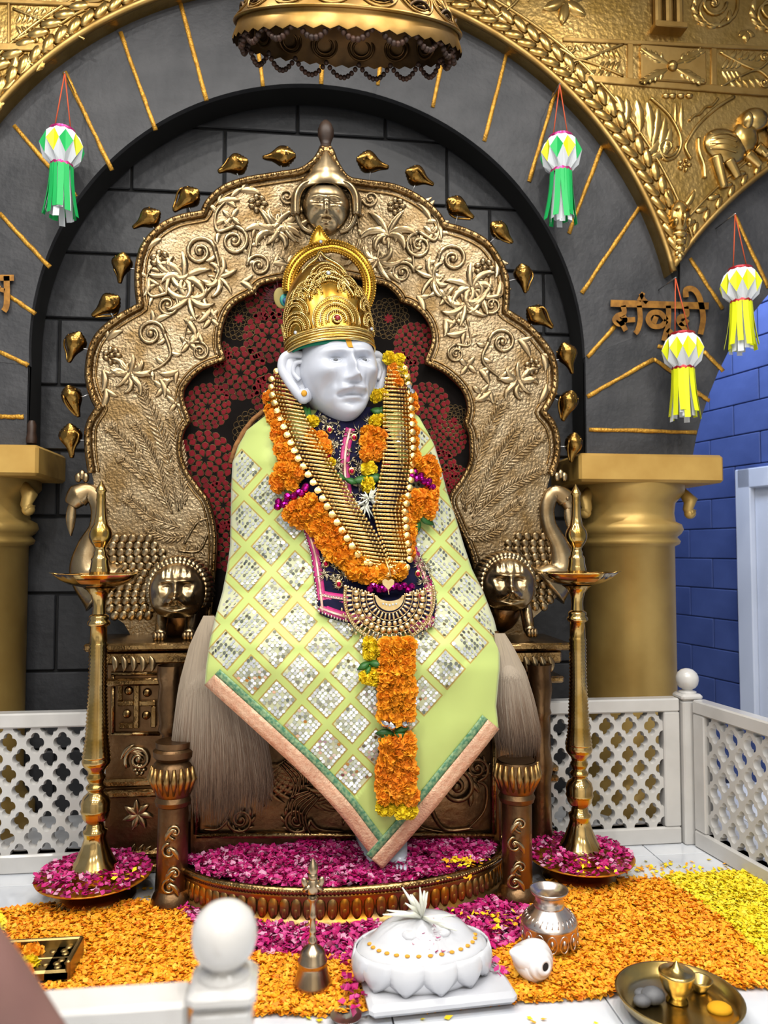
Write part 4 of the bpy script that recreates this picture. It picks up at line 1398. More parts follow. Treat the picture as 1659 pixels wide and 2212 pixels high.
# slender baluster in front of the left pedestal
b = P(372, 1420, 2.9)
mb = MB().lathe([(.05, ztp - .06), (.052, ztp - .10), (.044, ztp - .13), (.05, ztp - .2), (.04, ztp - .27), (.046, ztp - .29), (.03, ztp - .31), (.04, ztp - .36), (.03, ztp - .42), (.05, ztp - .5), (.04, .3), (.045, .1), (.05, .0)], 18, (b.x, 2.89, 0))
obj('baluster', mb, 'throne_dark', throne)
b = P(1165, 1420, 2.9)
mb = MB().lathe([(.05, ztp - .10), (.044, ztp - .13), (.05, ztp - .2), (.04, ztp - .27), (.046, ztp - .29), (.036, ztp - .31), (.04, ztp - .36), (.036, ztp - .42), (.05, ztp - .5), (.04, .3), (.045, .1), (.05, .0)], 18, (P(1165, 1420, 3.02).x, 3.02, 0))
obj('baluster', mb, 'throne_dark', throne)
# rear support behind the board so that it stands on the floor
mb = MB()
for px in (330, 1120):
    p = P(px, 1500, YT)
    mb.box((p.x, YT + .04, .5), (.12, .07, 1.0), bev=.01)
hobj('rear_post', mb, 'throne_dark', throne)

# ---- bow-fronted foot platform
fc = G(742, 1905, 0)
fxa, fxb = P(378, 1870, 2.78).x, P(1100, 1870, 2.78).x
fcx, fhw = (fxa + fxb) / 2, (fxb - fxa) / 2
FY0, FD = 2.88, .335
FZ = .125
def bow(r, z, n=48):
    return [(fcx - fhw * r * math.cos(PI * i / n), FY0 - FD * r * math.sin(PI * i / n), z) for i in range(n + 1)]
mb = MB()
rows = [bow(1.03, 0), bow(1.035, .018), bow(1.0, .026), bow(.975, .05), bow(.985, .085), bow(1.01, .10), bow(1.0, .112), bow(.93, .112)]
n = len(rows[0])
mb.add([p for r in rows for p in r], [(k * n + i, k * n + i + 1, (k + 1) * n + i + 1, (k + 1) * n + i) for k in range(len(rows) - 1) for i in range(n - 1)])
top = bow(.93, .112)
mb.add(top + [(fcx, FY0, .112)], [(i, i + 1, n) for i in range(n - 1)])
fp = obj('foot_platform', mb, 'throne_stain', throne)
rope = MB().tube(bow(1.0, .122, 60), .0125, 8)
for i, p in enumerate(bow(1.0, .122, 150)):
    rope.tube([(p[0] - .004, p[1] - .004, p[2] - .013), (p[0] + .004, p[1] - .012, p[2] + .004)], .0045, 5)
obj('rope_edge', rope, 'throne_rim', fp)
pet = MB()
for i in range(46):
    a = PI * (i + .5) / 46
    x, y = fcx - fhw * .985 * math.cos(a), FY0 - FD * .985 * math.sin(a)
    nx, ny = -math.cos(a) / fhw, -math.sin(a) / FD
    L = math.hypot(nx, ny); nx /= L; ny /= L
    M = Matrix.Rotation(math.atan2(ny, nx) + PI / 2, 3, 'Z')
    pet.sphere((x, y, .062), .02, 8, 6, (.95, .5, 1.9), M)
    pet.sphere((x + nx * .006, y + ny * .006, .05), .012, 8, 6, (.8, .5, 1.6), M)
obj('lotus_petal_band', pet, 'throne_stain', fp)
# ------------------------------------------------------------------ the seated marble statue
YF_T = [(760, 2.95), (880, 2.90), (930, 2.845), (1000, 2.80), (1100, 2.76), (1200, 2.73), (1270, 2.69), (1340, 2.62), (1400, 2.575), (1450, 2.56), (1550, 2.57), (1700, 2.60), (1880, 2.635)]
CX_T = [(880, 742), (1000, 728), (1100, 742), (1250, 755), (1450, 762), (1880, 800)]
HW_T = [(880, 175), (930, 205), (1000, 235), (1100, 250), (1200, 268), (1300, 300), (1440, 325), (1600, 330), (1880, 330)]
DP_T = [(880, .13), (1000, .22), (1150, .24), (1300, .20), (1450, .13), (1880, .06)]
def bodyY(px, py):
    u = (px - interp(CX_T, py)) / interp(HW_T, py)
    u = max(-1, min(1, u))
    y = smooth_interp(YF_T, py) + interp(DP_T, py) * (1 - math.sqrt(max(0, 1 - u * u * .98)))
    # knees and the hollow of the lap between them
    k = math.exp(-((py - 1400) / 75) ** 2)
    y -= .035 * k * (math.exp(-((px - 560) / 85) ** 2) + math.exp(-((px - 960) / 85) ** 2))
    y += .030 * k * math.exp(-((px - 770) / 80) ** 2)
    return y
def B(px, py, off=0.0):
    return P(px, py, bodyY(px, py) - off)
def bnorm(px, py):
    a = B(px + 4, py) - B(px - 4, py); b = B(px, py - 4) - B(px, py + 4)
    n = a.cross(b); n.normalize()
    return n
foot_c = G(838, 1866, .13)
statue = thing('seated_statue', (P(760, 1700, 2.9).x, 2.75, .115), 'white marble statue of seated bearded man on the throne', 'statue')
# head
HY = 2.90
hc = P(729, 806, HY)
hs = 116 * mpp(HY)
HEADF = FACE2
hv, hf = sculpt_head(180, 144, HEADF, .55, .74, .84, 1.0, 1.6, 2.7)
YAW, ROLL, PITCH = .30, -.10, .02
mb = MB().add(place_head(hv, hc, hs, YAW, ROLL, PITCH), hf)
def head_pt(x, y, z):
    return place_head([(x, y, z)], hc, hs, YAW, ROLL, PITCH)[0]
# long-lobed ears
for s in (-1, 1):
    ctr = []
    pr = [(.62, .30, .04), (.80, .36, -.02), (.97, .32, -.10), (1.03, .12, -.12), (.96, -.10, -.06), (.88, -.28, .02), (.78, -.44, .06), (.66, -.46, .08), (.62, -.30, .08)]
    if s > 0: pr = [(a * .96, b, c) for a, b, c in pr]
    path = catmull([head_pt(s * a, b, c) for a, b, c in pr], 6)
    mb.tube(path, [hs * (.075 + .02 * math.sin(PI * i / len(path))) for i in range(len(path))], 10)
    # inner ear plate
    q = [head_pt(s * a * .99, b, c - .01) for a, b, c in pr]
    cen = head_pt(s * .80, -.04, -.03)
    N = len(q)
    mb.add(q + [cen], [(i, (i + 1) % N, N) for i in range(N)])
    eb = MB().sphere((0, 0, 0), 1, 16, 12, (.20, .40, .07))
    mb.add([head_pt(s * (.80 + v[0] - .12 * v[1] * -1 * .6), v[1] - .04, v[2] - .05) for v in eb.v], eb.f)
    mb.sphere(head_pt(s * .74, -.44, .10), hs * .13, 10, 8, (1, .8, 1.1))
    inn = catmull([head_pt(s * a, b, c + .03) for a, b, c in ((.70, .20, .05), (.82, .18, .0), (.87, .02, -.02), (.78, -.14, .04))], 5)
    mb.tube(inn, hs * .045, 8)
head = obj('head', mb, 'statue_marble', statue, origin=hc)
# orange paste marks
def on_face(x, y, z0=1.2, off=.006):
    best = None
    for (vx, vy, vz) in hv:
        if vz > 0 and abs(vx - x) < .05 and abs(vy - y) < .05:
            if best is None or (vx - x) ** 2 + (vy - y) ** 2 < best[0]:
                best = ((vx - x) ** 2 + (vy - y) ** 2, vz)
    return best[1] + off if best else .8
pm = MB()
rows_ = []
for k in range(7):
    y = .31 + .16 * k / 6
    w = .045 + .012 * (k / 6)
    rows_.append([head_pt(x, y, on_face(x, y, off=.012)) for x in (-w, -w * .5, 0, w * .5, w)])
pm.add([p for r in rows_ for p in r], [(k * 5 + i, k * 5 + i + 1, k * 5 + i + 6, k * 5 + i + 5) for k in range(6) for i in range(4)])
obj('forehead_mark', pm, 'saffron_paste', head, fix=False)
for s, x, z in ((-1, -.76, .205), (1, .75, .20)):
    d = MB().sphere(head_pt(x, -.40, z), hs * .055, 10, 6, (1, .5, 1.1))
    obj('ear_mark', d, 'saffron_paste', head)
for s in (-1, 1):
    e = MB()
    z = on_face(s * .265, .105)
    e.sphere(head_pt(s * .28, .105, z - .004), hs * .044, 10, 8, (1, .7, .75))
    obj('iris', e, 'eye_grey', head)
    e = MB()
    for up in (1, -1):
        q = catmull([head_pt(s * .265 + dx, .105 + up * dy, on_face(s * .265 + dx, .105 + up * dy) - .012) for dx, dy in ((-.12, -.005), (-.06, .032), (0, .042), (.06, .032), (.12, -.005))], 4)
        e.tube(q, hs * (.02 if up > 0 else .013), 6)
    obj('eyelid', e, 'statue_marble', head)
# body (under the clothes): one continuous skinned figure
bm_pts = {'pelvis': ((760, 1330), 2.98, .13), 'spine': ((750, 1200), 3.00, .135), 'chest': ((740, 1040), 3.0, .14), 'neck': ((735, 930), 2.97, .06), 'neck2': ((732, 880), 2.95, .06),
          'shL': ((610, 985), 3.02, .065), 'elL': ((560, 1190), 2.97, .05), 'haL': ((660, 1290), 2.86, .035), 'shR': ((860, 985), 3.02, .065), 'elR': ((925, 1190), 2.97, .05), 'haR': ((850, 1300), 2.86, .035),
          'hipL': ((680, 1370), 2.93, .10), 'knL': ((570, 1440), 2.72, .07), 'knM': ((660, 1560), 2.74, .055), 'anL': ((770, 1720), 2.76, .042), 'toL': ((790, 1800), 2.74, .03),
          'hipR': ((840, 1370), 2.93, .10), 'knR': ((945, 1440), 2.72, .07), 'anR': ((830, 1780), 2.73, .042), 'toR': ((832, 1850), 2.70, .032)}
names = list(bm_pts)
me = bpy.data.meshes.new('body')
edges = [('pelvis', 'spine'), ('spine', 'chest'), ('chest', 'neck'), ('neck', 'neck2'), ('chest', 'shL'), ('shL', 'elL'), ('elL', 'haL'), ('chest', 'shR'), ('shR', 'elR'), ('elR', 'haR'), ('pelvis', 'hipL'), ('hipL', 'knL'), ('knL', 'knM'), ('knM', 'anL'), ('anL', 'toL'), ('pelvis', 'hipR'), ('hipR', 'knR'), ('knR', 'anR'), ('anR', 'toR')]
so_ = NORIG[statue.name]
me.from_pydata([P(*bm_pts[n][0], bm_pts[n][1]) - so_ for n in names], [(names.index(a), names.index(b)) for a, b in edges], [])
body = bpy.data.objects.new('body', me); COL.objects.link(body); body.parent = statue
md = body.modifiers.new('skin', 'SKIN')
for i, n in enumerate(names):
    sv = me.skin_vertices[0].data[i]
    sv.radius = (bm_pts[n][2],) * 2
    sv.use_root = (n == 'pelvis')
body.modifiers.new('sub', 'SUBSURF').levels = 1
body.modifiers['sub'].render_levels = 2
me.materials.append(MATS['statue_marble'])
# feet resting on the petals
def foot(px, py, yaw, nm='foot'):
    c = G(px, py, .155)
    Rz_ = Matrix.Rotation(yaw, 3, 'Z')
    f = MB()
    f.tube([c + Rz_ @ Vector((0, .13, .03)), c + Rz_ @ Vector((0, .07, .015)), c + Rz_ @ Vector((0, 0, 0)), c + Rz_ @ Vector((0, -.045, -.008))], [.034, .036, .036, .030], 14, flat=.7, up=(0, 0, 1))
    for k in range(5):
        x = -.028 + .014 * k
        l = (.030, .028, .026, .022, .018)[k] if yaw >= 0 else (.018, .022, .026, .028, .030)[k]
        f.sphere(c + Rz_ @ Vector((x, -.045 - l * .55, -.012)), .0085, 8, 6, (.9, l / .0105, .9), Rz_)
    obj(nm, f, 'statue_marble', statue, origin=c)
foot(808, 1846, .2); foot(858, 1850, -.15)

# ------------------------------------------------------------------ shawl
SH_L = [(885, 596), (900, 570), (930, 532), (960, 515), (1000, 502), (1060, 499), (1120, 498), (1180, 497), (1230, 490), (1280, 480), (1340, 463), (1390, 452), (1440, 445), (1479, 442), (1568, 541), (1681, 663), (1752, 729), (1813, 776), (1874, 822)]
SH_R = [(885, 884), (900, 905), (930, 922), (960, 938), (1000, 950), (1060, 965), (1120, 985), (1180, 1003), (1230, 1020), (1280, 1045), (1340, 1068), (1390, 1080), (1440, 1080), (1526, 1072), (1573, 1077), (1658, 1011), (1756, 931), (1827, 868), (1874, 830)]
def shawl_off(px, py):
    """soft folds"""
    f = .006 * math.sin(px * .045 + py * .012) * math.sin(py * .021 + 1)
    f += .010 * math.exp(-((px - 560 - (py - 900) * .08) / 26) ** 2) * math.exp(-((py - 985) / 90) ** 2)
    t = .637 * (px - 1077) - (-.771) * (py - 1573)
    if .771 * px + .637 * py > 1690:
        f += .006 * math.sin((px * .637 - py * .771 * .35) * .055)
    return f
E1, E2, O0 = Vector((55, 54)), Vector((50, -57)), Vector((489, 1404))
det = E1.x * E2.y - E1.y * E2.x
def lat(px, py):
    d = Vector((px, py)) - O0
    return ((d.x * E2.y - d.y * E2.x) / det, (E1.x * d.y - E1.y * d.x) / det)
def in_seq(px, py):
    if .771 * px + .637 * py > 1672 and px > 700 + 0 * py: return False
    if .755 * px - .655 * py < -588: return False
    if py < 1015 - (px - 500) * .45 and px < 640: return False
    if py < 905: return False
    return True
NR, NC = 190, 110
mb = MB(); uv = []; msk = []
for r in range(NR + 1):
    py = 885 + (1874 - 885) * r / NR
    l, rr = interp(SH_L, py), interp(SH_R, py)
    for c in range(NC + 1):
        px = l + (rr - l) * c / NC
        p = B(px, py, .004 + shawl_off(px, py))
        mb.v.append(tuple(p)); uv.append(lat(px, py))
        a, b = lat(px, py)
        ca = O0 + E1 * round(a) + E2 * round(b)
        msk.append(1.0 if in_seq(ca.x, ca.y) else 0.0)
W_ = NC + 1
mb.f = [(r * W_ + c, r * W_ + c + 1, (r + 1) * W_ + c + 1, (r + 1) * W_ + c) for r in range(NR) for c in range(NC)]
# cloth material: yellow-green silk with gold-edged diamond cells
m = bpy.data.materials.new('shawl_silk'); m.use_nodes = True; MATS['shawl_silk'] = m
nt = m.node_tree; bs = nt.nodes['Principled BSDF']
bs.inputs['Roughness'].default_value = .55; bs.inputs['Sheen Weight'].default_value = .25
at = nt.nodes.new('ShaderNodeAttribute'); at.attribute_name = 'lattice'
mk = nt.nodes.new('ShaderNodeAttribute'); mk.attribute_name = 'cells'
sep = nt.nodes.new('ShaderNodeSeparateXYZ'); nt.links.new(at.outputs['Vector'], sep.inputs[0])
def mnode(op, a, b=None):
    n = nt.nodes.new('ShaderNodeMath'); n.operation = op
    for i, q in enumerate((a, b)):
        if q is None: continue
        if isinstance(q, (int, float)): n.inputs[i].default_value = q
        else: nt.links.new(q, n.inputs[i])
    return n.outputs[0]
fx = mnode('ABSOLUTE', mnode('SUBTRACT', mnode('FRACT', mnode('ADD', sep.outputs[0], 100.5)), .5))
fy = mnode('ABSOLUTE', mnode('SUBTRACT', mnode('FRACT', mnode('ADD', sep.outputs[1], 100.5)), .5))
dmax = mnode('MAXIMUM', fx, fy)
inside = mnode('MULTIPLY', mnode('LESS_THAN', dmax, .385), mk.outputs['Fac'])
edge = mnode('MULTIPLY', mnode('MULTIPLY', mnode('GREATER_THAN', dmax, .37), mnode('LESS_THAN', dmax, .41)), mk.outputs['Fac'])
n1 = nt.nodes.new('ShaderNodeMix'); n1.data_type = 'RGBA'
n1.inputs['A'].default_value = (*lin('c0d075'), 1); n1.inputs['B'].default_value = (*lin('cdcfa6'), 1)
nt.links.new(inside, n1.inputs['Factor'])
n2 = nt.nodes.new('ShaderNodeMix'); n2.data_type = 'RGBA'; n2.inputs['B'].default_value = (*lin('b59a4a'), 1)
nt.links.new(n1.outputs['Result'], n2.inputs['A']); nt.links.new(edge, n2.inputs['Factor'])
nt.links.new(n2.outputs['Result'], bs.inputs['Base Color'])
shawl_root = thing('sequined_shawl', (statue.location.x, 2.7, .2), 'lime green shawl with diamond patches of silver sequins draped over the statue', 'shawl')
cl = obj('cloth', mb, 'shawl_silk', shawl_root)
ca_ = cl.data.attributes.new('lattice', 'FLOAT_VECTOR', 'POINT')
ca_.data.foreach_set('vector', [q for a, b in uv for q in (a, b, 0.0)])
ck = cl.data.attributes.new('cells', 'FLOAT', 'POINT'); ck.data.foreach_set('value', msk)
sol = cl.modifiers.new('thickness', 'SOLIDIFY'); sol.thickness = .004; sol.offset = -1 if True else 1
# sequins
sq, sd = MB(), MB()
for a in range(-14, 16):
    for b in range(-14, 16):
        cc = O0 + E1 * a + E2 * b
        if not (430 < cc.x < 1090 and 890 < cc.y < 1880 and in_seq(cc.x, cc.y)): continue
        n = 7
        for i in range(n):
            for j in range(n):
                p2 = cc + E1 * ((i + .5) / n - .5) * .76 + E2 * ((j + .5) / n - .5) * .76
                x, y = p2.x + random.uniform(-1, 1), p2.y + random.uniform(-1, 1)
                l, rr = interp(SH_L, y), interp(SH_R, y)
                if x < l + 8 or x > rr - 8 or random.random() < .08: continue
                nn = bnorm(x, y)
                if nn.y > 0: nn = -nn
                nn = (nn + Vector((random.gauss(0, .16), random.gauss(0, .16), random.gauss(0, .16)))).normalized()
                u = nn.orthogonal().normalized(); w = nn.cross(u)
                c0 = B(x, y, .0065 + shawl_off(x, y))
                rad = 3.9 * mpp(2.7)
                q = [c0 + (u * math.cos(2 * PI * k / 7) + w * math.sin(2 * PI * k / 7)) * rad for k in range(7)]
                (sq if random.random() < .72 else sd).add(q, [tuple(range(7))])
tag(obj('sequins', sq, 'sequin', shawl_root, smooth=False, fix=False), kind='stuff')
tag(obj('sequins', sd, 'sequin_dark', shawl_root, smooth=False, fix=False), kind='stuff')
# woven borders along the two lower edges
def border(edge_pts, w0, w1, name, m, off, inward):
    q = catmull([Vector((a, b, 0)) for a, b in edge_pts], 8)
    vs = []
    for i, p in enumerate(q):
        for w in (w0, (w0 * 2 + w1) / 3, (w0 + 2 * w1) / 3, w1):
            x, y = p.x + inward[0] * w, p.y + inward[1] * w
            vs.append(B(x, y, off + shawl_off(x, y)))
    n = len(q)
    mb = MB().add(vs, [(i * 4 + k, i * 4 + k + 1, i * 4 + k + 5, i * 4 + k + 4) for i in range(n - 1) for k in range(3)])
    o = obj(name, mb, m, shawl_root)
    s = o.modifiers.new('thickness', 'SOLIDIFY'); s.thickness = .003
    return o
edL = [(442, 1479), (490, 1522), (541, 1568), (600, 1622), (663, 1681), (729, 1752), (776, 1813), (824, 1876)]
edR = [(1078, 1574), (1046, 1615), (1011, 1658), (970, 1708), (931, 1756), (870, 1827), (826, 1876)]
inL, inR = (.70, -.714), (-.771, -.637)
border(edL, -1, 31, 'peach_border', 'cloth_border', .0095, inL)
border(edL, 31, 46, 'green_border', 'cloth_border_green', .0095, inL)
border(edR, -1, 31, 'peach_border', 'cloth_border', .0105, inR)
border(edR, 31, 46, 'green_border', 'cloth_border_green', .0105, inR)
# rope-like hem at the left shoulder
mb = MB().tube([B(x, y, .002) for x, y in ((575, 884), (548, 905), (528, 930), (510, 962), (498, 1000))], .010, 8)
obj('twisted_hem', mb, 'rope_tan', shawl_root)

# ------------------------------------------------------------------ tunic with pink braid
TU_L = [(880, 690), (930, 660), (1000, 640), (1140, 655), (1200, 672), (1300, 684), (1330, 692), (1345, 745), (1366, 830)]
TU_R = [(880, 805), (930, 840), (1050, 880), (1150, 884), (1195, 905), (1260, 935), (1300, 943), (1352, 936), (1366, 900)]
mb = MB()
for r in range(61):
    py = 880 + 486 * r / 60
    l, rr = interp(TU_L, py), interp(TU_R, py)
    for c in range(31):
        px = l + (rr - l) * c / 30
        mb.v.append(tuple(B(px, py, .016)))
mb.f = [(r * 31 + c, r * 31 + c + 1, (r + 1) * 31 + c + 1, (r + 1) * 31 + c) for r in range(60) for c in range(30)]
tunic = thing('embroidered_tunic', (B(780, 1340).x, 2.62, B(780, 1360).z), 'navy velvet tunic front with pink braid and silver embroidery on the statue', 'tunic')
t = obj('velvet', mb, 'tunic_navy', tunic)
t.modifiers.new('thickness', 'SOLIDIFY').thickness = .004
def ribbon(pts, w, name, m, off):
    q = catmull([Vector((a, b, 0)) for a, b in pts], 7)
    vs = []
    for i, p in enumerate(q):
        tt = q[min(i + 1, len(q) - 1)] - q[max(i - 1, 0)]; tt.normalize()
        n = Vector((-tt.y, tt.x, 0))
        for k in (-1, -.34, .34, 1):
            vs.append(B(p.x + n.x * w * k / 2, p.y + n.y * w * k / 2, off))
    N = len(q)
    o = obj(name, MB().add(vs, [(i * 4 + k, i * 4 + k + 1, i * 4 + k + 5, i * 4 + k + 4) for i in range(N - 1) for k in range(3)]), m, tunic)
    o.modifiers.new('thickness', 'SOLIDIFY').thickness = .003
    return o
def bead_line(pts, step, r, name, m, off, parent):
    q = catmull([Vector((a, b, 0)) for a, b in pts], 10)
    mb = MB(); acc = step
    for a, b in zip(q, q[1:]):
        acc += (b - a).length
        if acc >= step:
            acc = 0
            mb.sphere(B(b.x, b.y, off), r, 6, 4)
    return tag(obj(name, mb, m, parent), kind='stuff')
lE = [(655, 1140), (672, 1200), (681, 1260), (688, 1320)]; bE = [(688, 1320), (716, 1332), (750, 1342), (800, 1350)]; rE = [(884, 1150), (905, 1195), (932, 1255), (942, 1300), (936, 1352)]; bR = [(936, 1350), (905, 1362), (880, 1366)]
for e, sx, sy in ((lE, 9, 0), (rE, -9, 0), (bE, 2, -9), (bR, 0, -9), ([(690, 1284), (720, 1290), (752, 1294)], 0, 0)):
    e2 = [(x + sx, y + sy) for x, y in e]
    ribbon(e2, 19, 'pink_ribbon', 'pink_ribbon', .021)
    ribbon(e2, 5.5, 'braid', 'pink_braid', .024)
    bead_line(e, 6.2, 2.9 * mpp(2.7), 'pearl_edging', 'silver_bead', .022, tunic)
pk = [(757, 925), (748, 965), (745, 1000), (747, 1040), (756, 1085), (772, 1110)]
ribbon(pk, 20, 'pink_ribbon', 'pink_ribbon', .021); ribbon(pk, 5.5, 'braid', 'pink_braid', .024)
bead_line([(x - 12, y) for x, y in pk], 6.2, 2.9 * mpp(2.8), 'pearl_edging', 'silver_bead', .022, tunic)
bead_line([(712, 905), (722, 930), (740, 960)], 6.2, 2.9 * mpp(2.8), 'pearl_edging', 'silver_bead', .022, tunic)
# silver-thread sprays and little eye medallions
spr = MB()
def thread_spray(x, y, n, L):
    for k in range(n):
        a = random.uniform(0, 2 * PI); l = random.uniform(.5, 1) * L
        spr.tube([B(x, y, .023), B(x + math.cos(a) * l * .5, y + math.sin(a) * l * .5, .026), B(x + math.cos(a + .3) * l, y + math.sin(a + .3) * l, .022)], [.0012, .0022, .0006], 4)
for (x, y) in ((705, 915), (722, 960), (728, 1000), (730, 1040), (775, 930), (782, 970), (778, 1005), (775, 1050), (768, 1090), (700, 1240), (715, 1200), (728, 1255), (700, 1210), (740, 1240), (690, 900), (800, 910), (915, 1255), (918, 1230), (905, 1215), (725, 1090), (700, 1170)):
    thread_spray(x, y, 16, 22)
for k in range(46):
    thread_spray(random.uniform(695, 800), random.uniform(890, 1110), 9, 15)
for k in range(14):
    thread_spray(random.uniform(700, 755), random.uniform(1175, 1268), 9, 15)
tag(obj('silver_embroidery', spr, 'silver_thread', tunic), kind='stuff')
for (x, y) in ((712, 928), (765, 945), (760, 1018), (704, 1218), (732, 1262), (903, 1240), (906, 1288)):
    e = MB().sphere(B(x, y, .024), 8 * mpp(2.75), 12, 6, (1, .35, 1.2))
    mo = obj('medallion', e, 'necklace_gold', tunic, origin=B(x, y))
    e = MB().sphere(B(x, y, .028), 4.6 * mpp(2.75), 10, 6, (1, .5, 1.2))
    obj('medallion_eye', e, 'red_foil', mo)

# ------------------------------------------------------------------ crown
crown = thing('crown', P(714, 770, HY), 'tall gold filigree crown with red stone on the statue head', 'crown')
m0 = mpp(HY)
CB = P(714, 766, HY)
CM = Matrix.Translation(CB) @ Matrix.Rotation(-.115, 4, 'Y') @ Matrix.Rotation(-.10, 4, 'X')
CPROF = [(0, 95), (8, 97), (20, 96), (60, 95), (100, 92), (135, 83), (165, 68), (190, 48), (206, 24), (212, 4)]
def cr(th, h, off=0.0):
    r = smooth_interp(CPROF, h) if False else interp(CPROF, h)
    r = (r + off) * m0
    return CM @ Vector((r * math.sin(th), -r * .92 * math.cos(th), h * m0))
mb = MB()
NT = 64
hs_ = [0, 4, 10, 20, 40, 60, 80, 100, 118, 135, 150, 165, 178, 190, 199, 206, 212]
mb.add([cr(2 * PI * i / NT, h) for h in hs_ for i in range(NT)], [(k * NT + i, k * NT + (i + 1) % NT, (k + 1) * NT + (i + 1) % NT, (k + 1) * NT + i) for k in range(len(hs_) - 1) for i in range(NT)])
obj('crown_shell', mb, 'crown_gold', crown)
def cr_ring(h, off, rad, name='crown_band'):
    obj(name, MB().tube([cr(2 * PI * i / 64, h, off) for i in range(64)], rad, 6, closed=True), 'crown_gold_pale', crown)
cr_ring(2, 2, .005); cr_ring(24, 1, .0035); cr_ring(13, 1, .003)
bd_ = MB()
for h, n in ((7, 110), (19, 110), (28, 110)):
    for i in range(n):
        a = -1.7 + 3.4 * i / n
        bd_.sphere(cr(a, h, 1), 2.3 * m0, 6, 4)
def scallop(th0, h0, radii, name, lo=-.1, gem=None, full=False):
    """concentric beaded arches on the crown surface"""
    mb = MB(); 
    rr0 = interp(CPROF, h0)
    for j, R in enumerate(radii):
        a0, a1 = (0, 2 * PI) if full else (-lo, PI + lo)
        pts = []
        N = max(10, int(R * 1.2))
        for i in range(N + 1):
            a = a0 + (a1 - a0) * i / N
            h = h0 + math.sin(a) * R
            pts.append(cr(th0 + math.cos(a) * R / rr0, h, 1.5 + 1.2 * (len(radii) - j)))
        if j % 2 == 0:
            mb.tube(pts, 1.7 * m0, 5)
        nb = int((a1 - a0) * R / 4.6)
        for i in range(nb + 1):
            a = a0 + (a1 - a0) * i / nb
            r2 = R - 3.2
            mb.sphere(cr(th0 + math.cos(a) * r2 / rr0, h0 + math.sin(a) * r2, 2 + 1.2 * (len(radii) - j)), 1.75 * m0, 6, 4)
    o = obj(name, mb, 'crown_gold_pale', crown, origin=cr(th0, h0))
    if gem:
        g = MB().sphere(cr(th0, h0, 8), gem[1] * m0, 14, 8, (1, .8, 1))
        obj('gem', g, gem[0], o)
        g = MB().tube([cr(th0 + math.cos(a) * (gem[1] + 2.5) / rr0, h0 + math.sin(a) * (gem[1] + 2.5), 5) for a in [2 * PI * k / 20 for k in range(20)]], 2.4 * m0, 6, closed=True)
        obj('gem_setting', g, 'crown_gold_pale', o)
F0 = .16
scallop(F0, 44, (48, 41, 34, 27, 20, 13), 'fan_rosette', .25, ('ruby', 5.5))
scallop(F0 - .05, 92, (52, 45), 'fan_arch', -.15)
scallop(F0 - .62, 108, (34, 27, 20), 'fan_arch', .1); scallop(F0 + .48, 112, (32, 25, 18), 'fan_arch', .1)
scallop(F0 - .02, 118, (42, 35, 28), 'fan_arch', -.1)
scallop(F0 - .03, 152, (36, 28, 20, 13), 'fan_rosette', .1, ('crystal', 4.5))
for th, h, rs in ((-1.0, 36, (40, 33, 26, 19)), (-1.0, 70, (38, 31, 24)), (1.02, 40, (34, 27, 20)), (1.0, 75, (34, 27, 20)), (-.86, 100, (30, 23, 16)), (.86, 104, (28, 21, 14)), (-1.75, 40, (36, 29, 22)), (1.8, 40, (36, 29, 22)), (-.4, 135, (22, 16)), (.55, 136, (20, 14))):
    scallop(F0 + th, h, rs, 'fan_arch', .15)
for th, h in ((F0 - .98, 36), (F0 + 1.05, 42)):
    obj('gem', MB().sphere(cr(th, h - 4, 3), 4 * m0, 10, 6), 'crystal', crown)
tag(obj('bead_rows', bd_, 'crown_gold_pale', crown), kind='stuff')
# pointed leaf outline at the top front of the crown
leafp = [(-40, 140), (-46, 170), (-34, 192), (-12, 210), (-2, 226), (10, 210), (34, 190), (46, 168), (42, 140)]
q = catmull([CM @ Vector(((x + 4) * m0, -(.072 - max(0, y - 150) * .0004), y * m0)) for x, y in leafp], 8)
obj('leaf_outline', MB().tube(q, .0065, 8), 'crown_gold_pale', crown)
# arch band standing behind
def arch_pt(a, R, dy=0.0):
    # a: 0 right, PI left
    x, y = 711 + math.cos(a) * R * 1.0, 618 - math.sin(a) * R * (1.0 if a < PI / 2 else .98)
    return P(x, y, HY + .055 + dy)
mb = MB()
NA = 60
a0, a1 = -.55, PI + .12
R0, R1 = 72, 101
rows_ = []
for i in range(NA + 1):
    a = a0 + (a1 - a0) * i / NA
    rows_ += [arch_pt(a, R0), arch_pt(a, (R0 + R1) / 2, -.008), arch_pt(a, R1), arch_pt(a, R1, .02), arch_pt(a, R0, .02)]
mb.add(rows_, [(i * 5 + k, i * 5 + (k + 1) % 5, (i + 1) * 5 + (k + 1) % 5, (i + 1) * 5 + k) for i in range(NA) for k in range(5)])
ar = obj('crown_arch', mb, 'crown_arch', crown)
bb = MB()
for R in (75, 84, 93, 100):
    n = int(R * 3.6 / 5.2)
    for i in range(n):
        a = a0 + (a1 - a0) * i / n
        bb.sphere(arch_pt(a, R, -.011), 2.7 * m0, 6, 4)
tag(obj('arch_beads', bb, 'crown_gold', ar), kind='stuff')
mb = MB()
td = catmull([P(x, y, HY + .05) for x, y in ((668, 528), (676, 505), (690, 488), (703, 507), (716, 524), (695, 532), (668, 528))], 5)
cen = P(692, 516, HY + .035)
N = len(td)
mb.add(td + [cen] + [p + Vector((0, .02, 0)) for p in td], [(i, (i + 1) % N, N) for i in range(N)] + [(i, (i + 1) % N, N + 1 + (i + 1) % N, N + 1 + i) for i in range(N)])
for p in td[::1]: mb.sphere(p, 2.2 * m0, 6, 4)
tdo = obj('teardrop_finial', mb, 'crown_arch', crown)
obj('gem', MB().sphere(P(693, 522, HY + .03), 4 * m0, 10, 6), 'crystal', tdo)
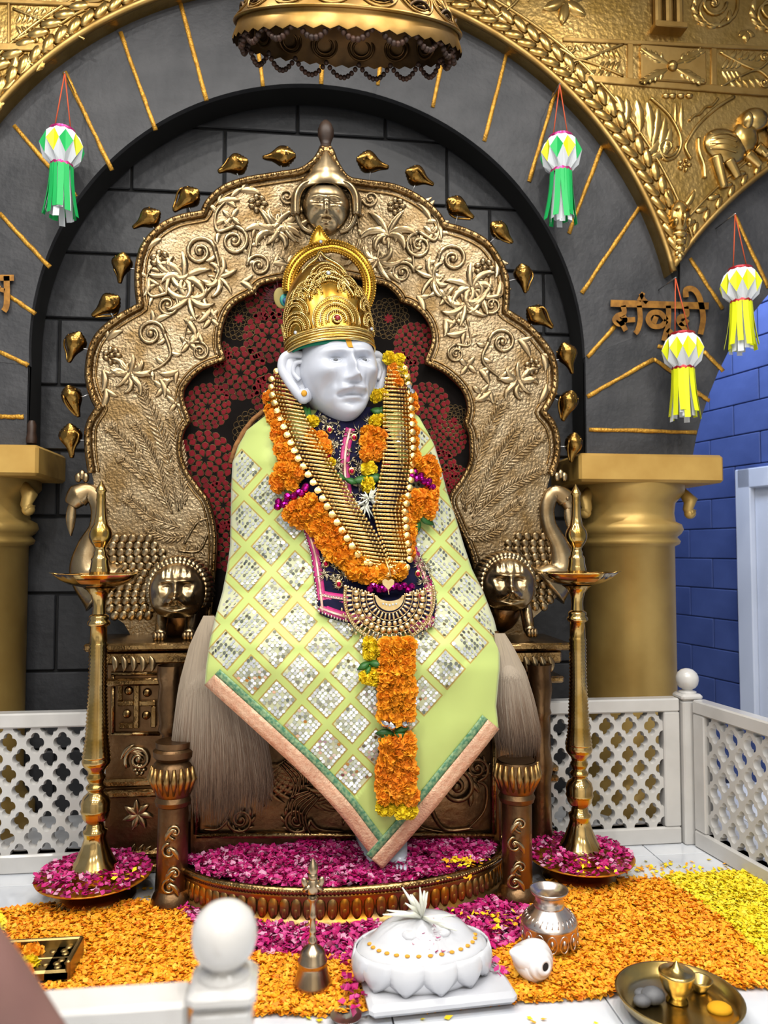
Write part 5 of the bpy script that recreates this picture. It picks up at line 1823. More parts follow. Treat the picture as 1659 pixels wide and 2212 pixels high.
# green felt lining under the brim
mb = MB()
ft = []
for i in range(41):
    a = -1.5 + 3.0 * i / 40
    ft += [cr(a, 3, -3), cr(a, -5.5 * math.cos(a - .3) - 1, -4)]
mb.add(ft, [(i * 2, i * 2 + 1, i * 2 + 3, i * 2 + 2) for i in range(40)])
o = obj('felt_lining', mb, 'green_felt', crown); o.modifiers.new('thickness', 'SOLIDIFY').thickness = .004
# peacock feather tucked behind the crown
pf = thing('peacock_feather', P(640, 660, HY + .08), 'peacock feather with teal eye tucked behind crown', 'feather')
YFt = HY + .085
def disc(x, y, rx, ry, dy, rot=0):
    mb = MB().sphere(P(x, y, YFt - dy), 1, 16, 8, (rx * mpp(YFt), .003, ry * mpp(YFt)), Matrix.Rotation(rot, 3, 'Y'))
    return mb
mb = MB()
for k in range(44):
    a = PI + .35 + random.uniform(-.75, .75)
    l = random.uniform(26, 46)
    x_, y_ = 612 + random.uniform(-6, 4), 645 + random.uniform(-10, 8)
    mb.tube([P(x_, y_, YFt + .006), P(x_ + math.cos(a) * l * .6, y_ + math.sin(a) * l * .5, YFt + .004), P(x_ + math.cos(a + .2) * l, y_ + math.sin(a + .2) * l * .8, YFt + .004)], [.0016, .0014, .0006], 4)
tag(obj('feather_barbs', mb, 'feather_barbs', pf), kind='stuff')
obj('feather_halo', disc(608, 644, 17, 24, .004, -.2), 'feather_tan', pf)
obj('feather_ring', disc(616, 648, 12, 14, .008), 'feather_teal', pf)
obj('feather_eye', disc(618, 650, 7.5, 8.5, .012), 'feather_eye', pf)
obj('quill', MB().tube([P(630, 655, YFt), P(690, 700, YFt)], .003, 6), 'feather_tan', pf)
# ------------------------------------------------------------------ flower garlands
def marigold_mb(R=.026, n=120, flat=.8, seed=0):
    rs = random.Random(seed)
    mb = MB()
    mb.sphere((0, 0, 0), R * .62, 8, 6, (1, 1, flat))
    for k in range(n):
        z = 1 - 2 * (k + .5) / n
        a = k * 2.39996 + rs.uniform(-.2, .2)
        s = math.sqrt(1 - z * z)
        d = Vector((s * math.cos(a), s * math.sin(a), z))
        r = R * rs.uniform(.85, 1.06)
        u = d.orthogonal().normalized()
        u = (Matrix.Rotation(rs.uniform(0, 6.28), 3, d) @ u)
        w = d.cross(u)
        wd = R * .24
        b0 = d * r * .5
        t = d * r
        vs = [b0 + u * wd * .5, b0 - u * wd * .5, t * .86 - u * wd + w * wd * .25, t + w * wd * rs.uniform(.2, .8), t * .86 + u * wd + w * wd * .25]
        mb.add([Vector((v.x, v.y, v.z * flat)) for v in vs], [(0, 1, 2, 3, 4)])
    return mb
MG = {}
for c in ('orange_flower', 'orange_flower_deep', 'yellow_flower'):
    MG[c] = [mesh_only('marigold', marigold_mb(seed=i), c, smooth=False) for i in range(3)]
def flower(parent, p, c, s=1.0):
    Rm = Euler((random.uniform(0, 6.28), random.uniform(0, 6.28), random.uniform(0, 6.28))).to_matrix()
    return inst('marigold', random.choice(MG[c]), parent, p, Rm, s)
def leafy(parent, px, py, ang, L, off):
    """dark green leaf"""
    mb = MB()
    n = 6
    rows_ = []
    for i in range(n + 1):
        t = i / n
        x, y = px + math.cos(ang) * L * t, py + math.sin(ang) * L * t
        w = L * .24 * math.sin(PI * min(.98, t * .9 + .08))
        nx, ny = -math.sin(ang) * w, math.cos(ang) * w
        o2 = off + .010 * math.sin(PI * t)
        rows_ += [B(x + nx, y + ny, o2), B(x, y, o2 + .006), B(x - nx, y - ny, o2)]
    mb.add(rows_, [(i * 3 + k, i * 3 + k + 1, i * 3 + k + 4, i * 3 + k + 3) for i in range(n) for k in range(2)])
    o = obj('leaf', mb, 'leaf_green', parent, origin=B(px, py, off))
    o.modifiers.new('thickness', 'SOLIDIFY').thickness = .0015
    return o
bead_me = {k: mesh_only('bead', MB().sphere((0, 0, 0), .0155, 8, 6), k, smooth=False) for k in ('magenta_bead', 'silver_foil')}
def bead(parent, px, py, off, k='magenta_bead', s=1.0):
    return inst('foil_bead', bead_me[k], parent, B(px, py, off), Euler((random.random() * 6, random.random() * 6, 0)).to_matrix(), s)
def along(pts, step):
    q = catmull([Vector((a, b, 0)) for a, b in pts], 12)
    out = [q[0]]; acc = 0
    for a, b in zip(q, q[1:]):
        acc += (b - a).length
        if acc >= step: out.append(b); acc = 0
    return out
g1 = thing('marigold_garland', B(850, 1760, .03), 'long orange marigold garland hanging from the neck to the shawl tip', 'garland')
OR = ('orange_flower', 'orange_flower', 'orange_flower_deep')
def strand(pts, step, off, cols, s=1.0, jit=4, n=2, spread=12):
    for v in along(pts, step):
        for k in range(n):
            dx = (k - (n - 1) / 2) * spread + random.uniform(-jit, jit)
            flower(g1, B(v.x + dx, v.y + random.uniform(-jit, jit), off + random.uniform(0, .012)), random.choice(cols), s * 1.32 * random.uniform(.88, 1.1))
strand([(592, 862), (600, 905), (612, 955), (622, 1000)], 17, .028, OR, .95, 3, 2, 16)
strand([(622, 1015), (618, 1035), (612, 1045)], 14, .04, OR, 1.05, 4, 2, 26)
strand([(636, 1098), (655, 1092), (672, 1085)], 16, .05, OR, 1.15, 5, 1)
strand([(680, 1120), (706, 1145), (730, 1175), (755, 1205), (785, 1228)], 15, .032, OR, 1.05, 4, 3, 22)
strand([(770, 1240), (800, 1243), (835, 1240), (870, 1235)], 17, .045, OR, 1.05, 4, 1)
strand([(780, 1215), (820, 1220), (862, 1215)], 20, .03, OR, 1.0, 5, 1)
strand([(888, 858), (886, 900), (890, 950), (897, 990)], 17, .028, OR, .9, 3, 1)
strand([(905, 1000), (922, 1012), (928, 1022)], 13, .04, OR, 1.05, 4, 2, 22)
strand([(902, 1072), (918, 1085), (905, 1105)], 13, .04, OR, 1.05, 4, 2, 18)
strand([(884, 1085), (880, 1120), (876, 1160), (872, 1200)], 16, .032, OR, 1.0, 4, 2, 20)
strand([(598, 1040), (610, 1030), (632, 1022), (650, 1030)], 13, .045, OR, 1.0, 5, 1)
strand([(628, 1108), (650, 1118), (690, 1098)], 14, .045, OR, 1.1, 5, 1)
strand([(925, 1000), (936, 1020), (930, 1095), (922, 1110)], 14, .038, OR, 1.0, 4, 1)
strand([(682, 945), (695, 975)], 14, .035, OR, .9, 4, 2, 18)
strand([(806, 938), (806, 965), (804, 990)], 13, .04, OR, 1.0, 4, 2, 24)
strand([(846, 800), (858, 830)], 15, .02, ('orange_flower_deep',), .9, 4, 1)
strand([(838, 772), (856, 788), (870, 808), (880, 826)], 13, .02, ('yellow_flower',), .85, 3, 1)
# the hanging tail: two columns of marigolds
strand([(857, 1392), (858, 1440), (856, 1500), (854, 1545)], 17, .04, ('orange_flower',), 1.05, 4, 3, 23)
strand([(856, 1602), (858, 1640)], 17, .04, ('orange_flower_deep', 'orange_flower'), 1.05, 4, 3, 23)
strand([(857, 1645), (856, 1690), (860, 1728)], 17, .04, ('orange_flower_deep', 'orange_flower_deep', 'orange_flower'), 1.1, 4, 3, 26)
for (x, y, s, o) in ((826, 1745, 1.0, .04), (843, 1748, .8, .04), (868, 1752, 1.05, .045), (888, 1752, 1.0, .04), (676, 910, .95, .035), (713, 1000, .8, .03), (812, 856, 1.0, .035), (826, 852, .9, .03), (810, 912, 1.05, .04), (824, 908, .9, .035),
                     (797, 1013, 1.15, .035), (794, 1047, 1.15, .035), (800, 1392, 1.1, .035), (798, 1412, 1.0, .035), (815, 1405, 1.0, .03), (795, 1462, 1.1, .035), (812, 1466, 1.0, .035), (804, 1450, .9, .03), (862, 775, .9, .03)):
    flower(g1, B(x, y, o), 'yellow_flower', s * 1.2)
for (x, y, a, L) in ((655, 875, 1.3, 34), (668, 880, 1.8, 30), (800, 886, .1, 34), (812, 892, -.4, 34), (826, 884, .3, 26), (795, 1028, .2, 40), (795, 1032, 2.9, 36), (650, 1115, -.3, 44), (655, 1125, .5, 34), (800, 1430, 2.6, 34), (795, 1432, .1, 38), (800, 1438, 2.0, 26),
                     (850, 1584, PI, 40), (848, 1588, .1, 40), (850, 1584, .5, 30), (846, 1586, 2.6, 32), (852, 1582, -.3, 34), (905, 1112, .6, 40), (715, 1025, .3, 36), (902, 1120, 1.5, 30), (575, 862, 1.2, 26), (745, 1035, .3, 30)):
    leafy(g1, x, y, a, L, .04)
for i in range(14):
    t = i / 13
    bead(g1, 602 + 60 * t + random.uniform(-5, 5), 1082 - 28 * t + random.uniform(-7, 7) + 12 * (1 - t), .055 + random.uniform(0, .008), s=.9)
for i in range(12):
    t = i / 11
    bead(g1, 893 + 42 * t + random.uniform(-4, 4), 1022 + 30 * t + random.uniform(-7, 7), .055 + random.uniform(0, .008), s=.85)
for i in range(14):
    t = i / 13
    bead(g1, 800 + 86 * t + random.uniform(-3, 3), 1268 + random.uniform(-6, 7), .05 + random.uniform(0, .01), s=.85)
for (x, y) in ((832, 1561), (873, 1561), (846, 1566), (574, 850), (884, 836), (890, 846)):
    bead(g1, x, y, .05, 'silver_foil', 1.15 if y > 1000 else .8)
for (x, y) in ((706, 985), (836, 1005), (792, 1000)):
    obj('red_tinsel', MB().sphere(B(x, y, .03), .014, 8, 6, (1.2, .7, .8)), 'red_foil', g1, origin=B(x, y, .03))
# tuberose tuft
def tuft(parent, c, n, L, up=(0, -.4, 1), name='tuberose_tuft', spread=1.0, r=.0035):
    mb = MB()
    up = Vector(up).normalized()
    for k in range(n):
        d = (up * random.uniform(.2, 1) + Vector((random.gauss(0, .6), random.gauss(0, .5), random.gauss(0, .5))) * spread).normalized()
        l = L * random.uniform(.6, 1.05)
        side = d.orthogonal().normalized() * l * random.uniform(-.45, .45) + Vector((0, 0, -.25 * l * random.random()))
        mb.tube([c, c + d * l * .5 + side * .4, c + d * l + side], [r * .6, r, r * .25], 5)
    return obj(name, mb, 'tuberose', parent, origin=c)
tuft(g1, B(797, 1078, .045), 34, .055, (-.2, -.8, .2))
tuft(g1, B(790, 1090, .04), 14, .05, (0, -.6, -.8))

# ------------------------------------------------------------------ gold bar necklace
nk = thing('bar_necklace', B(845, 1245, .05), 'wide gold necklace of stacked bars and coins forming a V on the chest', 'necklace')
NL = [(808, 604, 634), (820, 594, 636), (850, 592, 643), (900, 607, 660), (950, 629, 688), (1000, 652, 716), (1050, 684, 748), (1100, 713, 780), (1150, 744, 812), (1200, 776, 836), (1232, 812, 842)]
NRt = [(792, 848, 868), (815, 834, 874), (850, 830, 880), (900, 829, 883), (950, 829, 885), (1000, 828, 886), (1050, 818, 878), (1100, 806, 868), (1150, 818, 872), (1200, 838, 880), (1232, 846, 868)]
coin_me = mesh_only('coin', MB().lathe([(0, .003), (.008, .0034), (.0092, .0026), (.0105, .0030), (.0108, 0), (0, -.001)], 14), 'necklace_gold')
def bars(tab, side):
    ta = [(a, b) for a, b, c in tab]; tb = [(a, c) for a, b, c in tab]
    y = tab[0][0]; i = 0
    while y <= tab[-1][0]:
        xl, xr = interp(ta, y), interp(tb, y)
        o = .062 - (.022 if y < 850 else 0)
        dy = 4 if side < 0 else 3
        a, b = B(xl, y - (dy if side < 0 else -0), o), B(xr, y + dy, o)
        mb = MB()
        N = 8
        for k in range(N + 1):
            p = a.lerp(b, k / N); p.y -= .004 * math.sin(PI * k / N)
            mb.sphere(p, .0056 if k not in (0, N) else .0066, 6, 4)
        mb.tube([a, a.lerp(b, .5) + Vector((0, -.004, 0)), b], .0052, 6)
        obj('bar', mb, 'necklace_gold', nk, origin=a)
        if i % 3 != 2 or True:
            cx_ = xl - 7 if side < 0 else xr + 7
            cy_ = y - 6 if side < 0 else y + 4
            if i % 2 == 0:
                nn = bnorm(cx_, cy_); nn = -nn if nn.y > 0 else nn
                inst('coin', coin_me, nk, B(cx_, cy_, o + .004), nrm3(nn.x * .5, nn.y, nn.z * .5 + .1), 1.15)
        y += 8.6; i += 1
bars(NL, -1); bars(NRt, 1)
for (x, y) in ((800, 1218), (815, 1226), (826, 1236), (838, 1242), (858, 1224), (868, 1216), (852, 1236), (845, 1228), (824, 1222), (862, 1232)):
    inst('coin', coin_me, nk, B(x, y, .068), nrm3(0, -1, .1), .8)
obj('centre_drop', MB().tube([B(832, 1205, .07), B(838, 1225, .072), B(845, 1246, .072)], [.004, .005, .003], 6), 'necklace_gold', nk)
# ------------------------------------------------------------------ fan pendant
pd = thing('fan_pendant', B(842, 1390, .07), 'crescent-shaped gold fan pendant below the gold necklace', 'pendant')
PX, PY = 841, 1290
YPn = bodyY(841, 1320) - .075
def PP(x, y, h=0): return RP(x, y, YPn + .02 * ((x - PX) / 95) ** 2, h)
def arc_pts(R, a0, a1, n, h=0, ex=1.0):
    return [PP(PX + math.cos(a0 + (a1 - a0) * i / n) * R * ex, PY + math.sin(a0 + (a1 - a0) * i / n) * R, h) for i in range(n + 1)]
for R in (34, 50, 64, 80, 94, 99):
    obj('fan_wire', MB().tube(arc_pts(R, -.25, PI + .25, 48), .0018, 5), 'pendant_gold', pd)
def fan_row(R, n, r, shape, name):
    mb0 = MB()
    for i in range(n):
        a = -.22 + (PI + .44) * (i + .5) / n
        p = PP(PX + math.cos(a) * R, PY + math.sin(a) * R, .003)
        M = Matrix.Rotation(a + PI / 2 if True else 0, 3, 'Y')
        m1 = MB().sphere(p, r, 8, 6, shape, Matrix.Rotation(PI / 2 - a, 3, 'Y').inverted() if False else Matrix.Rotation(a - PI / 2, 3, 'Y'))
        obj(name, m1, 'pendant_gold', pd, origin=p)
fan_row(42, 17, .0125, (.36, .4, 1), 'lozenge'); fan_row(57, 17, .0085, (1, .6, 1), 'flower_bead'); fan_row(72, 19, .0112, (1, .8, 1), 'ball_bead'); fan_row(87, 30, .0115, (.4, .4, 1), 'lozenge')
mb = MB()
for i in range(70):
    a = -.25 + (PI + .5) * i / 69
    mb.sphere(PP(PX + math.cos(a) * 97, PY + math.sin(a) * 97, .002), .0042, 6, 4)
for i in range(24):
    a = .25 + (PI - .5) * i / 23
    mb.sphere(PP(PX + math.cos(a) * 106, PY + math.sin(a) * 106, .002), .0045, 6, 4, (.8, .8, 1.4))
for s in (-1, 1):
    for k in range(10):
        t = k / 9
        mb.sphere(PP(PX + s * (30 + 66 * t), PY - 2 - 22 * t ** .7, .002), .0045, 6, 4)
tag(obj('edge_beads', mb, 'pendant_gold', pd), kind='stuff')
# crescent
lp = [(PX + math.cos(PI * i / 20) * 31, PY - 2 + math.sin(PI * i / 20) * 31) for i in range(21)] + [(PX - math.cos(PI * i / 20) * 27, PY - 6 + math.sin(PI * i / 20) * 14) for i in range(1, 20)]
cr_o = hobj('crescent', MB().prism([lp], lambda x, y: PP(x, y, .009), lambda x, y: PP(x, y, 0)), 'pendant_gold', pd)
for k in range(5):
    obj('stone', MB().sphere(PP(PX - 14 + 7 * k, PY + 14 + (2 - abs(k - 2)) * 1.5, .010), .004, 8, 6), 'crystal', cr_o)
hp = [(838, 1274), (826, 1262), (825, 1254), (831, 1250), (838, 1254), (845, 1250), (851, 1254), (850, 1262)]
hobj('heart_charm', MB().prism([hp], lambda x, y: PP(x, y, .012), lambda x, y: PP(x, y, .002)), 'pendant_gold', pd)
obj('link', MB().tube([PP(838, 1274, .006), PP(840, 1284, .006)], .002, 6), 'pendant_gold', pd)
# ------------------------------------------------------------------ white marble railings
RZ = .60                       # rail height
def quatrefoil(cx_, cz_, w, h, n=32):
    out = []
    for i in range(n):
        a = 2 * PI * i / n
        rr = .43 + .19 * abs(math.cos(2 * a)) ** .8
        out.append((cx_ + math.cos(a) * rr * w / 2, cz_ + math.sin(a) * rr * h / 2))
    return out
def diamond(cx_, cz_, w, h, n=32):
    out = []
    for i in range(n):
        a = 2 * PI * i / n
        d = abs(math.cos(a)) + abs(math.sin(a))
        out.append((cx_ + math.cos(a) / d * w / 2, cz_ + math.sin(a) / d * h / 2))
    return out
def lattice(W, z0, z1, th):
    """pierced screen in local x-z, thickness along y"""
    mb = MB()
    cw, ch = .096, .112
    ncx = max(1, round(W / cw)); cw = W / ncx
    ncz = max(1, round((z1 - z0) / ch)); ch = (z1 - z0) / ncz
    cells = [(cw * (i + .5), z0 + ch * (j + .5)) for i in range(ncx) for j in range(ncz)] + [(cw * i, z0 + ch * j) for i in range(ncx + 1) for j in range(ncz + 1)]
    for cx_, cz_ in cells:
        q, d = quatrefoil(cx_, cz_, cw * .98, ch * .98), diamond(cx_, cz_, cw, ch)
        q = [(min(max(x, 0), W), min(max(z, z0), z1)) for x, z in q]; d = [(min(max(x, 0), W), min(max(z, z0), z1)) for x, z in d]
        n = len(q)
        qm = [(cx_ + (x - cx_) * 1.10, cz_ + (z - cz_) * 1.10) for x, z in q]
        qm = [(min(max(x, 0), W), min(max(z, z0), z1)) for x, z in qm]
        vs = [(x, -th / 2, z) for x, z in d] + [(x, -th / 2, z) for x, z in qm] + [(x, -th / 2 + .010, z) for x, z in q] + [(x, th / 2, z) for x, z in q] + [(x, th / 2, z) for x, z in d]
        fs = []
        for i in range(n):
            j = (i + 1) % n
            for k in range(4):
                fs.append((k * n + i, k * n + j, (k + 1) * n + j, (k + 1) * n + i))
        mb.add(vs, fs)
    return mb
def railing(a, b, label, solid=False):
    a, b = Vector((*a, 0)), Vector((*b, 0))
    d = b - a; W = d.length
    M = Matrix.Translation(a) @ Matrix.Rotation(math.atan2(d.y, d.x), 4, 'Z')
    root = thing('railing', (a + b) / 2, label, 'railing', 'white marble railings around the platform')
    m1 = MB().box((W / 2, 0, RZ - .028), (W, .062, .056), bev=.006).xf(M)
    hobj('top_rail', m1, 'rail_white', root)
    m1 = MB().box((W / 2, 0, .035), (W, .062, .07), bev=.006).xf(M)
    hobj('bottom_rail', m1, 'rail_white', root)
    for x in (.035, W - .035):
        m1 = MB().box((x, 0, (RZ - .056 + .07) / 2), (.07, .058, RZ - .056 - .07), bev=.005).xf(M)
        hobj('stile', m1, 'rail_white', root)
    m1 = lattice(W - .14, .07, RZ - .056, .03).xf(Matrix.Translation((0, 0, 0)))
    m1.xf(M @ Matrix.Translation((.07, 0, 0)))
    hobj('lattice_panel', m1, 'rail_white', root)
    for s in (-1,):
        m1 = MB().box((W / 2, s * .033, RZ - .066), (W - .13, .008, .012)).box((W / 2, s * .033, .078), (W - .13, .008, .012)).xf(M)
    return root
def ball_post(x, y, label, w=.082, rot=0.0):
    root = thing('ball_post', (x, y, 0), label, 'post', 'railing posts with ball finials')
    Rz_ = Matrix.Translation((x, y, 0)) @ Matrix.Rotation(rot, 4, 'Z')
    hobj('shaft', MB().box((0, 0, RZ / 2 - .005), (w, w, RZ - .01), bev=.006).xf(Rz_), 'rail_white', root)
    hobj('cap', MB().box((0, 0, RZ + .006), (w + .012, w + .012, .026), bev=.009).xf(Rz_), 'rail_white', root)
    obj('ball_finial', MB().lathe([(.036, .019), (.036, .026), (.022, .03), (.021, .035), (.034, .042), (.0425, .055), (.0465, .072), (.0455, .088), (.038, .104), (.024, .116), (.010, .121), (0, .1215)], 28, (x, y, RZ)), 'rail_white', root)
    return root
RYB = 3.13
xp, yp = 1.655, 3.12
railing((-2.1, RYB), (P(262, 1700, RYB).x, RYB), 'white lattice railing behind the left brass oil lamp')
railing((P(1150, 1700, RYB).x, RYB), (xp - .045, RYB), 'white lattice railing behind the right brass oil lamp')
railing((xp + .02, yp - .05), (xp + .20, 1.75), 'white lattice railing running toward viewer along the right side')
ball_post(xp, yp, 'small white ball-topped post at the far right railing corner')
def z_of(px, py, z):
    return G(px, py, z)
fp_ = z_of(485, 2024, RZ + .072)
ball_post(fp_.x, fp_.y, 'large white ball-topped post at the front of the picture')
railing((fp_.x - 1.55, fp_.y + .0), (fp_.x - .047, fp_.y + .0), 'front white railing ending at the near ball-topped post')

# ------------------------------------------------------------------ standing oil lamps
PETAL_MATS = ['rose_petal', 'rose_petal_pink', 'rose_petal_dark', 'rose_petal_pale']
mat('rose_petal_pink', 'cc3a86', 0.5); mat('rose_petal_dark', '8d0a4c', 0.55); mat('rose_petal_pale', 'dd9cb8', 0.5)
def petal_mesh(name, pts, size, mats, wts, elong=1.0, tilt=.5, cup=.25):
    """pts: (x,y,z) centres in world; returns one mesh with a few petal colours"""
    n = len(pts)
    pts = np.asarray(pts)
    a = rng.uniform(0, 2 * PI, n)
    nrm = np.stack([rng.normal(0, tilt, n), rng.normal(0, tilt, n), np.ones(n)], 1)
    nrm /= np.linalg.norm(nrm, axis=1)[:, None]
    ref = np.stack([np.cos(a), np.sin(a), np.zeros(n)], 1)
    u = ref - nrm * (ref * nrm).sum(1)[:, None]
    u /= np.linalg.norm(u, axis=1)[:, None]
    w = np.cross(nrm, u)
    s = size * rng.uniform(.7, 1.25, n)[:, None]
    L = s * elong
    tip = pts + u * L * .5 + nrm * s * cup
    bas = pts - u * L * .5 + nrm * s * cup * .3
    lf = pts + w * s * .42 + nrm * s * cup * .6 + u * L * .12
    rt = pts - w * s * .42 + nrm * s * cup * .6 + u * L * .12
    mid = pts + u * L * .1
    vs = np.stack([bas, lf, tip, rt, mid], 1).reshape(-1, 3)
    base = (np.arange(n) * 5)[:, None]
    tri = np.array([[0, 4, 1], [1, 4, 2], [2, 4, 3], [3, 4, 0]])
    fs = (base[:, None, :] + tri[None]).reshape(-1, 3)
    me = bpy.data.meshes.new(name)
    me.from_pydata(vs.tolist(), [], fs.tolist())
    for m in mats: me.materials.append(MATS[m])
    mi = np.repeat(rng.choice(len(mats), n, p=np.array(wts) / sum(wts)), 4).astype(np.int32)
    me.polygons.foreach_set('material_index', mi)
    me.polygons.foreach_set('use_smooth', np.ones(len(mi), dtype=bool))
    return me
def stuff(name, me, label, cat, parent=None):
    o = bpy.data.objects.new(name, me); COL.objects.link(o)
    if parent:
        o.parent = parent
        o.matrix_parent_inverse = Matrix.Translation(-NORIG[parent.name])
    else:
        tag(o, label, cat)
    o['kind'] = 'stuff'
    return o
def oil_lamp(px, py, label, plabel, flabel, yaw):
    b = G(px, py)
    x, y = b.x, b.y
    plate = thing('pedestal_plate', (x, y, 0), plabel, 'plate', 'brass plates under the oil lamps')
    R = .195
    pz = .078
    obj('foot', MB().lathe([(.125, 0), (.142, .004), (.142, .016), (.115, .03), (.092, .05), (.085, .062), (.0, .062)], 40, (x, y, 0)), 'brass_dark', plate)
    obj('dish', MB().lathe([(.0, .060), (.10, .062), (R - .03, .072), (R, .083), (R + .002, .087), (R - .006, .087), (R - .04, .078), (.1, .068), (0, .068)], 56, (x, y, 0)), 'brass_stain', plate)
    # heaped rose petals on the plate
    pts = []
    for k in range(900):
        r = R * math.sqrt(random.random()) * .99; a = random.uniform(0, 2 * PI)
        h = .082 + .030 * (1 - (r / R) ** 2) * (1 if r > .06 else .4) + random.uniform(0, .016)
        pts.append((x + r * math.cos(a), y + r * math.sin(a), h))
    stuff('rose_petals', petal_mesh('rose_petals', pts, .021, PETAL_MATS, (5, 3, 2.4, 1.9), 1.1, .5), flabel, 'petals')
    op = [(p[0], p[1], p[2] + .012) for p in random.sample(pts, 8)]
    lamp_ = thing('oil_lamp', (x, y, .07), label, 'oil lamp', 'tall brass oil lamps beside the throne')
    k_ = .001667
    z = lambda yy: CAMZ - (yy - 1187) * k_
    q = lambda tab: [(r * k_, z(yy)) for yy, r in tab]
    obj('base', MB().lathe(q([(1882, 0), (1882, 50), (1872, 53), (1864, 50), (1860, 52), (1848, 46), (1838, 38), (1815, 28), (1795, 22), (1786, 24), (1780, 25), (1776, 19), (1768, 18), (1764, 15)]), 36, (x, y, 0)), 'brass', lamp_)
    obj('knop', MB().lathe(q([(1764, 15), (1760, 22), (1752, 27), (1742, 29), (1738, 31), (1734, 29), (1722, 30), (1710, 26), (1703, 18), (1699, 15), (1695, 19), (1690, 21), (1686, 18), (1682, 14), (1674, 18), (1668, 20), (1663, 16), (1655, 18), (1646, 26), (1640, 29), (1634, 30), (1628, 28)]), 36, (x, y, 0)), 'brass', lamp_)
    sh = []
    yy = 1628
    i = 0
    while yy > 1385:
        t = (1628 - yy) / (1628 - 1385)
        r = 25 - 6.5 * min(1, t * 1.6) + (1.7 if i % 2 else -1.0) + max(0, 1 - t * 6) * 4
        sh.append((yy, r)); yy -= 4.0; i += 1
    sh += [(1384, 17.5), (1352, 17), (1350, 21), (1346, 24), (1341, 23), (1338, 19), (1334, 21), (1329, 20), (1325, 14)]
    obj('ribbed_shaft', MB().lathe(q(sh), 36, (x, y, 0)), 'brass', lamp_)
    obj('stem', MB().lathe(q([(1325, 14), (1312, 13), (1298, 14), (1284, 18), (1274, 26), (1269, 34)]), 32, (x, y, 0)), 'brass', lamp_)
    def wob(a, zz):
        return 1.0 + (.17 * (max(0, math.cos(2.5 * (a + yaw))) ** 2 if False else (.5 + .5 * math.cos(5 * (a + yaw))) ** 2) - .05) * min(1, max(0, (zz - z(1268)) / .035))
    obj('wick_dish', MB().lathe(q([(1269, 20), (1268, 34), (1262, 58), (1252, 74), (1241, 84), (1239, 85), (1241, 81), (1250, 68), (1256, 40), (1257, 0)]), 70, (x, y, 0), wob=wob), 'brass', lamp_)
    for k in range(5):
        a = -yaw + 2 * PI * k / 5
        tip = Vector((x + math.cos(a) * .152, y + math.sin(a) * .152, z(1238)))
        obj('spout', MB().tube([(x + math.cos(a) * .125, y + math.sin(a) * .125, z(1244)), tip, tip + Vector((math.cos(a) * .018, math.sin(a) * .018, .003))], [.010, .006, .002], 8, flat=.5, up=(0, 0, 1)), 'brass', lamp_, origin=tip)
    obj('saffron_smear', MB().lathe(q([(1266, 44), (1256, 70), (1250, 76.5)]), 10, (x, y, 0), -PI / 2 - .35, -PI / 2 + .25, wob=lambda a, zz: wob(a, zz) * 1.008), 'brass_stain', lamp_)
    obj('spire', MB().lathe(q([(1256, 24), (1236, 21), (1232, 22), (1226, 20), (1212, 18), (1208, 19), (1204, 17), (1198, 13), (1194, 14), (1190, 12), (1186, 11), (1180, 14), (1172, 20), (1162, 24), (1152, 24.5), (1142, 22), (1134, 16), (1128, 14), (1110, 11), (1085, 9.5), (1080, 10.5), (1076, 9.5), (1064, 9.5), (1061, 12), (1058, 11.5), (1048, 6), (1037, 0)]), 32, (x, y, 0)), 'brass', lamp_)
    obj('saffron_smear', MB().lathe([(r + .0006, zz) for r, zz in q([(1182, 12.5), (1176, 17), (1168, 21.8)])], 10, (x, y, 0), -PI / 2 - .5, -PI / 2 + .3), 'brass_stain', lamp_)
    obj('saffron_smear', MB().lathe([(r + .0006, zz) for r, zz in q([(1764, 15.5), (1760, 22), (1752, 27), (1742, 29)])], 10, (x, y, 0), -PI / 2 - .5, -PI / 2 + .4), 'brass_stain', lamp_)
oil_lamp(203, 1941, 'tall brass oil lamp standing left of the throne', 'footed brass plate under the left oil lamp', 'rose petals heaped on the left lamp plate', .5)
oil_lamp(1254, 1897, 'tall brass oil lamp standing right of the throne', 'footed brass plate under the right oil lamp', 'rose petals heaped on the right lamp plate', .1)

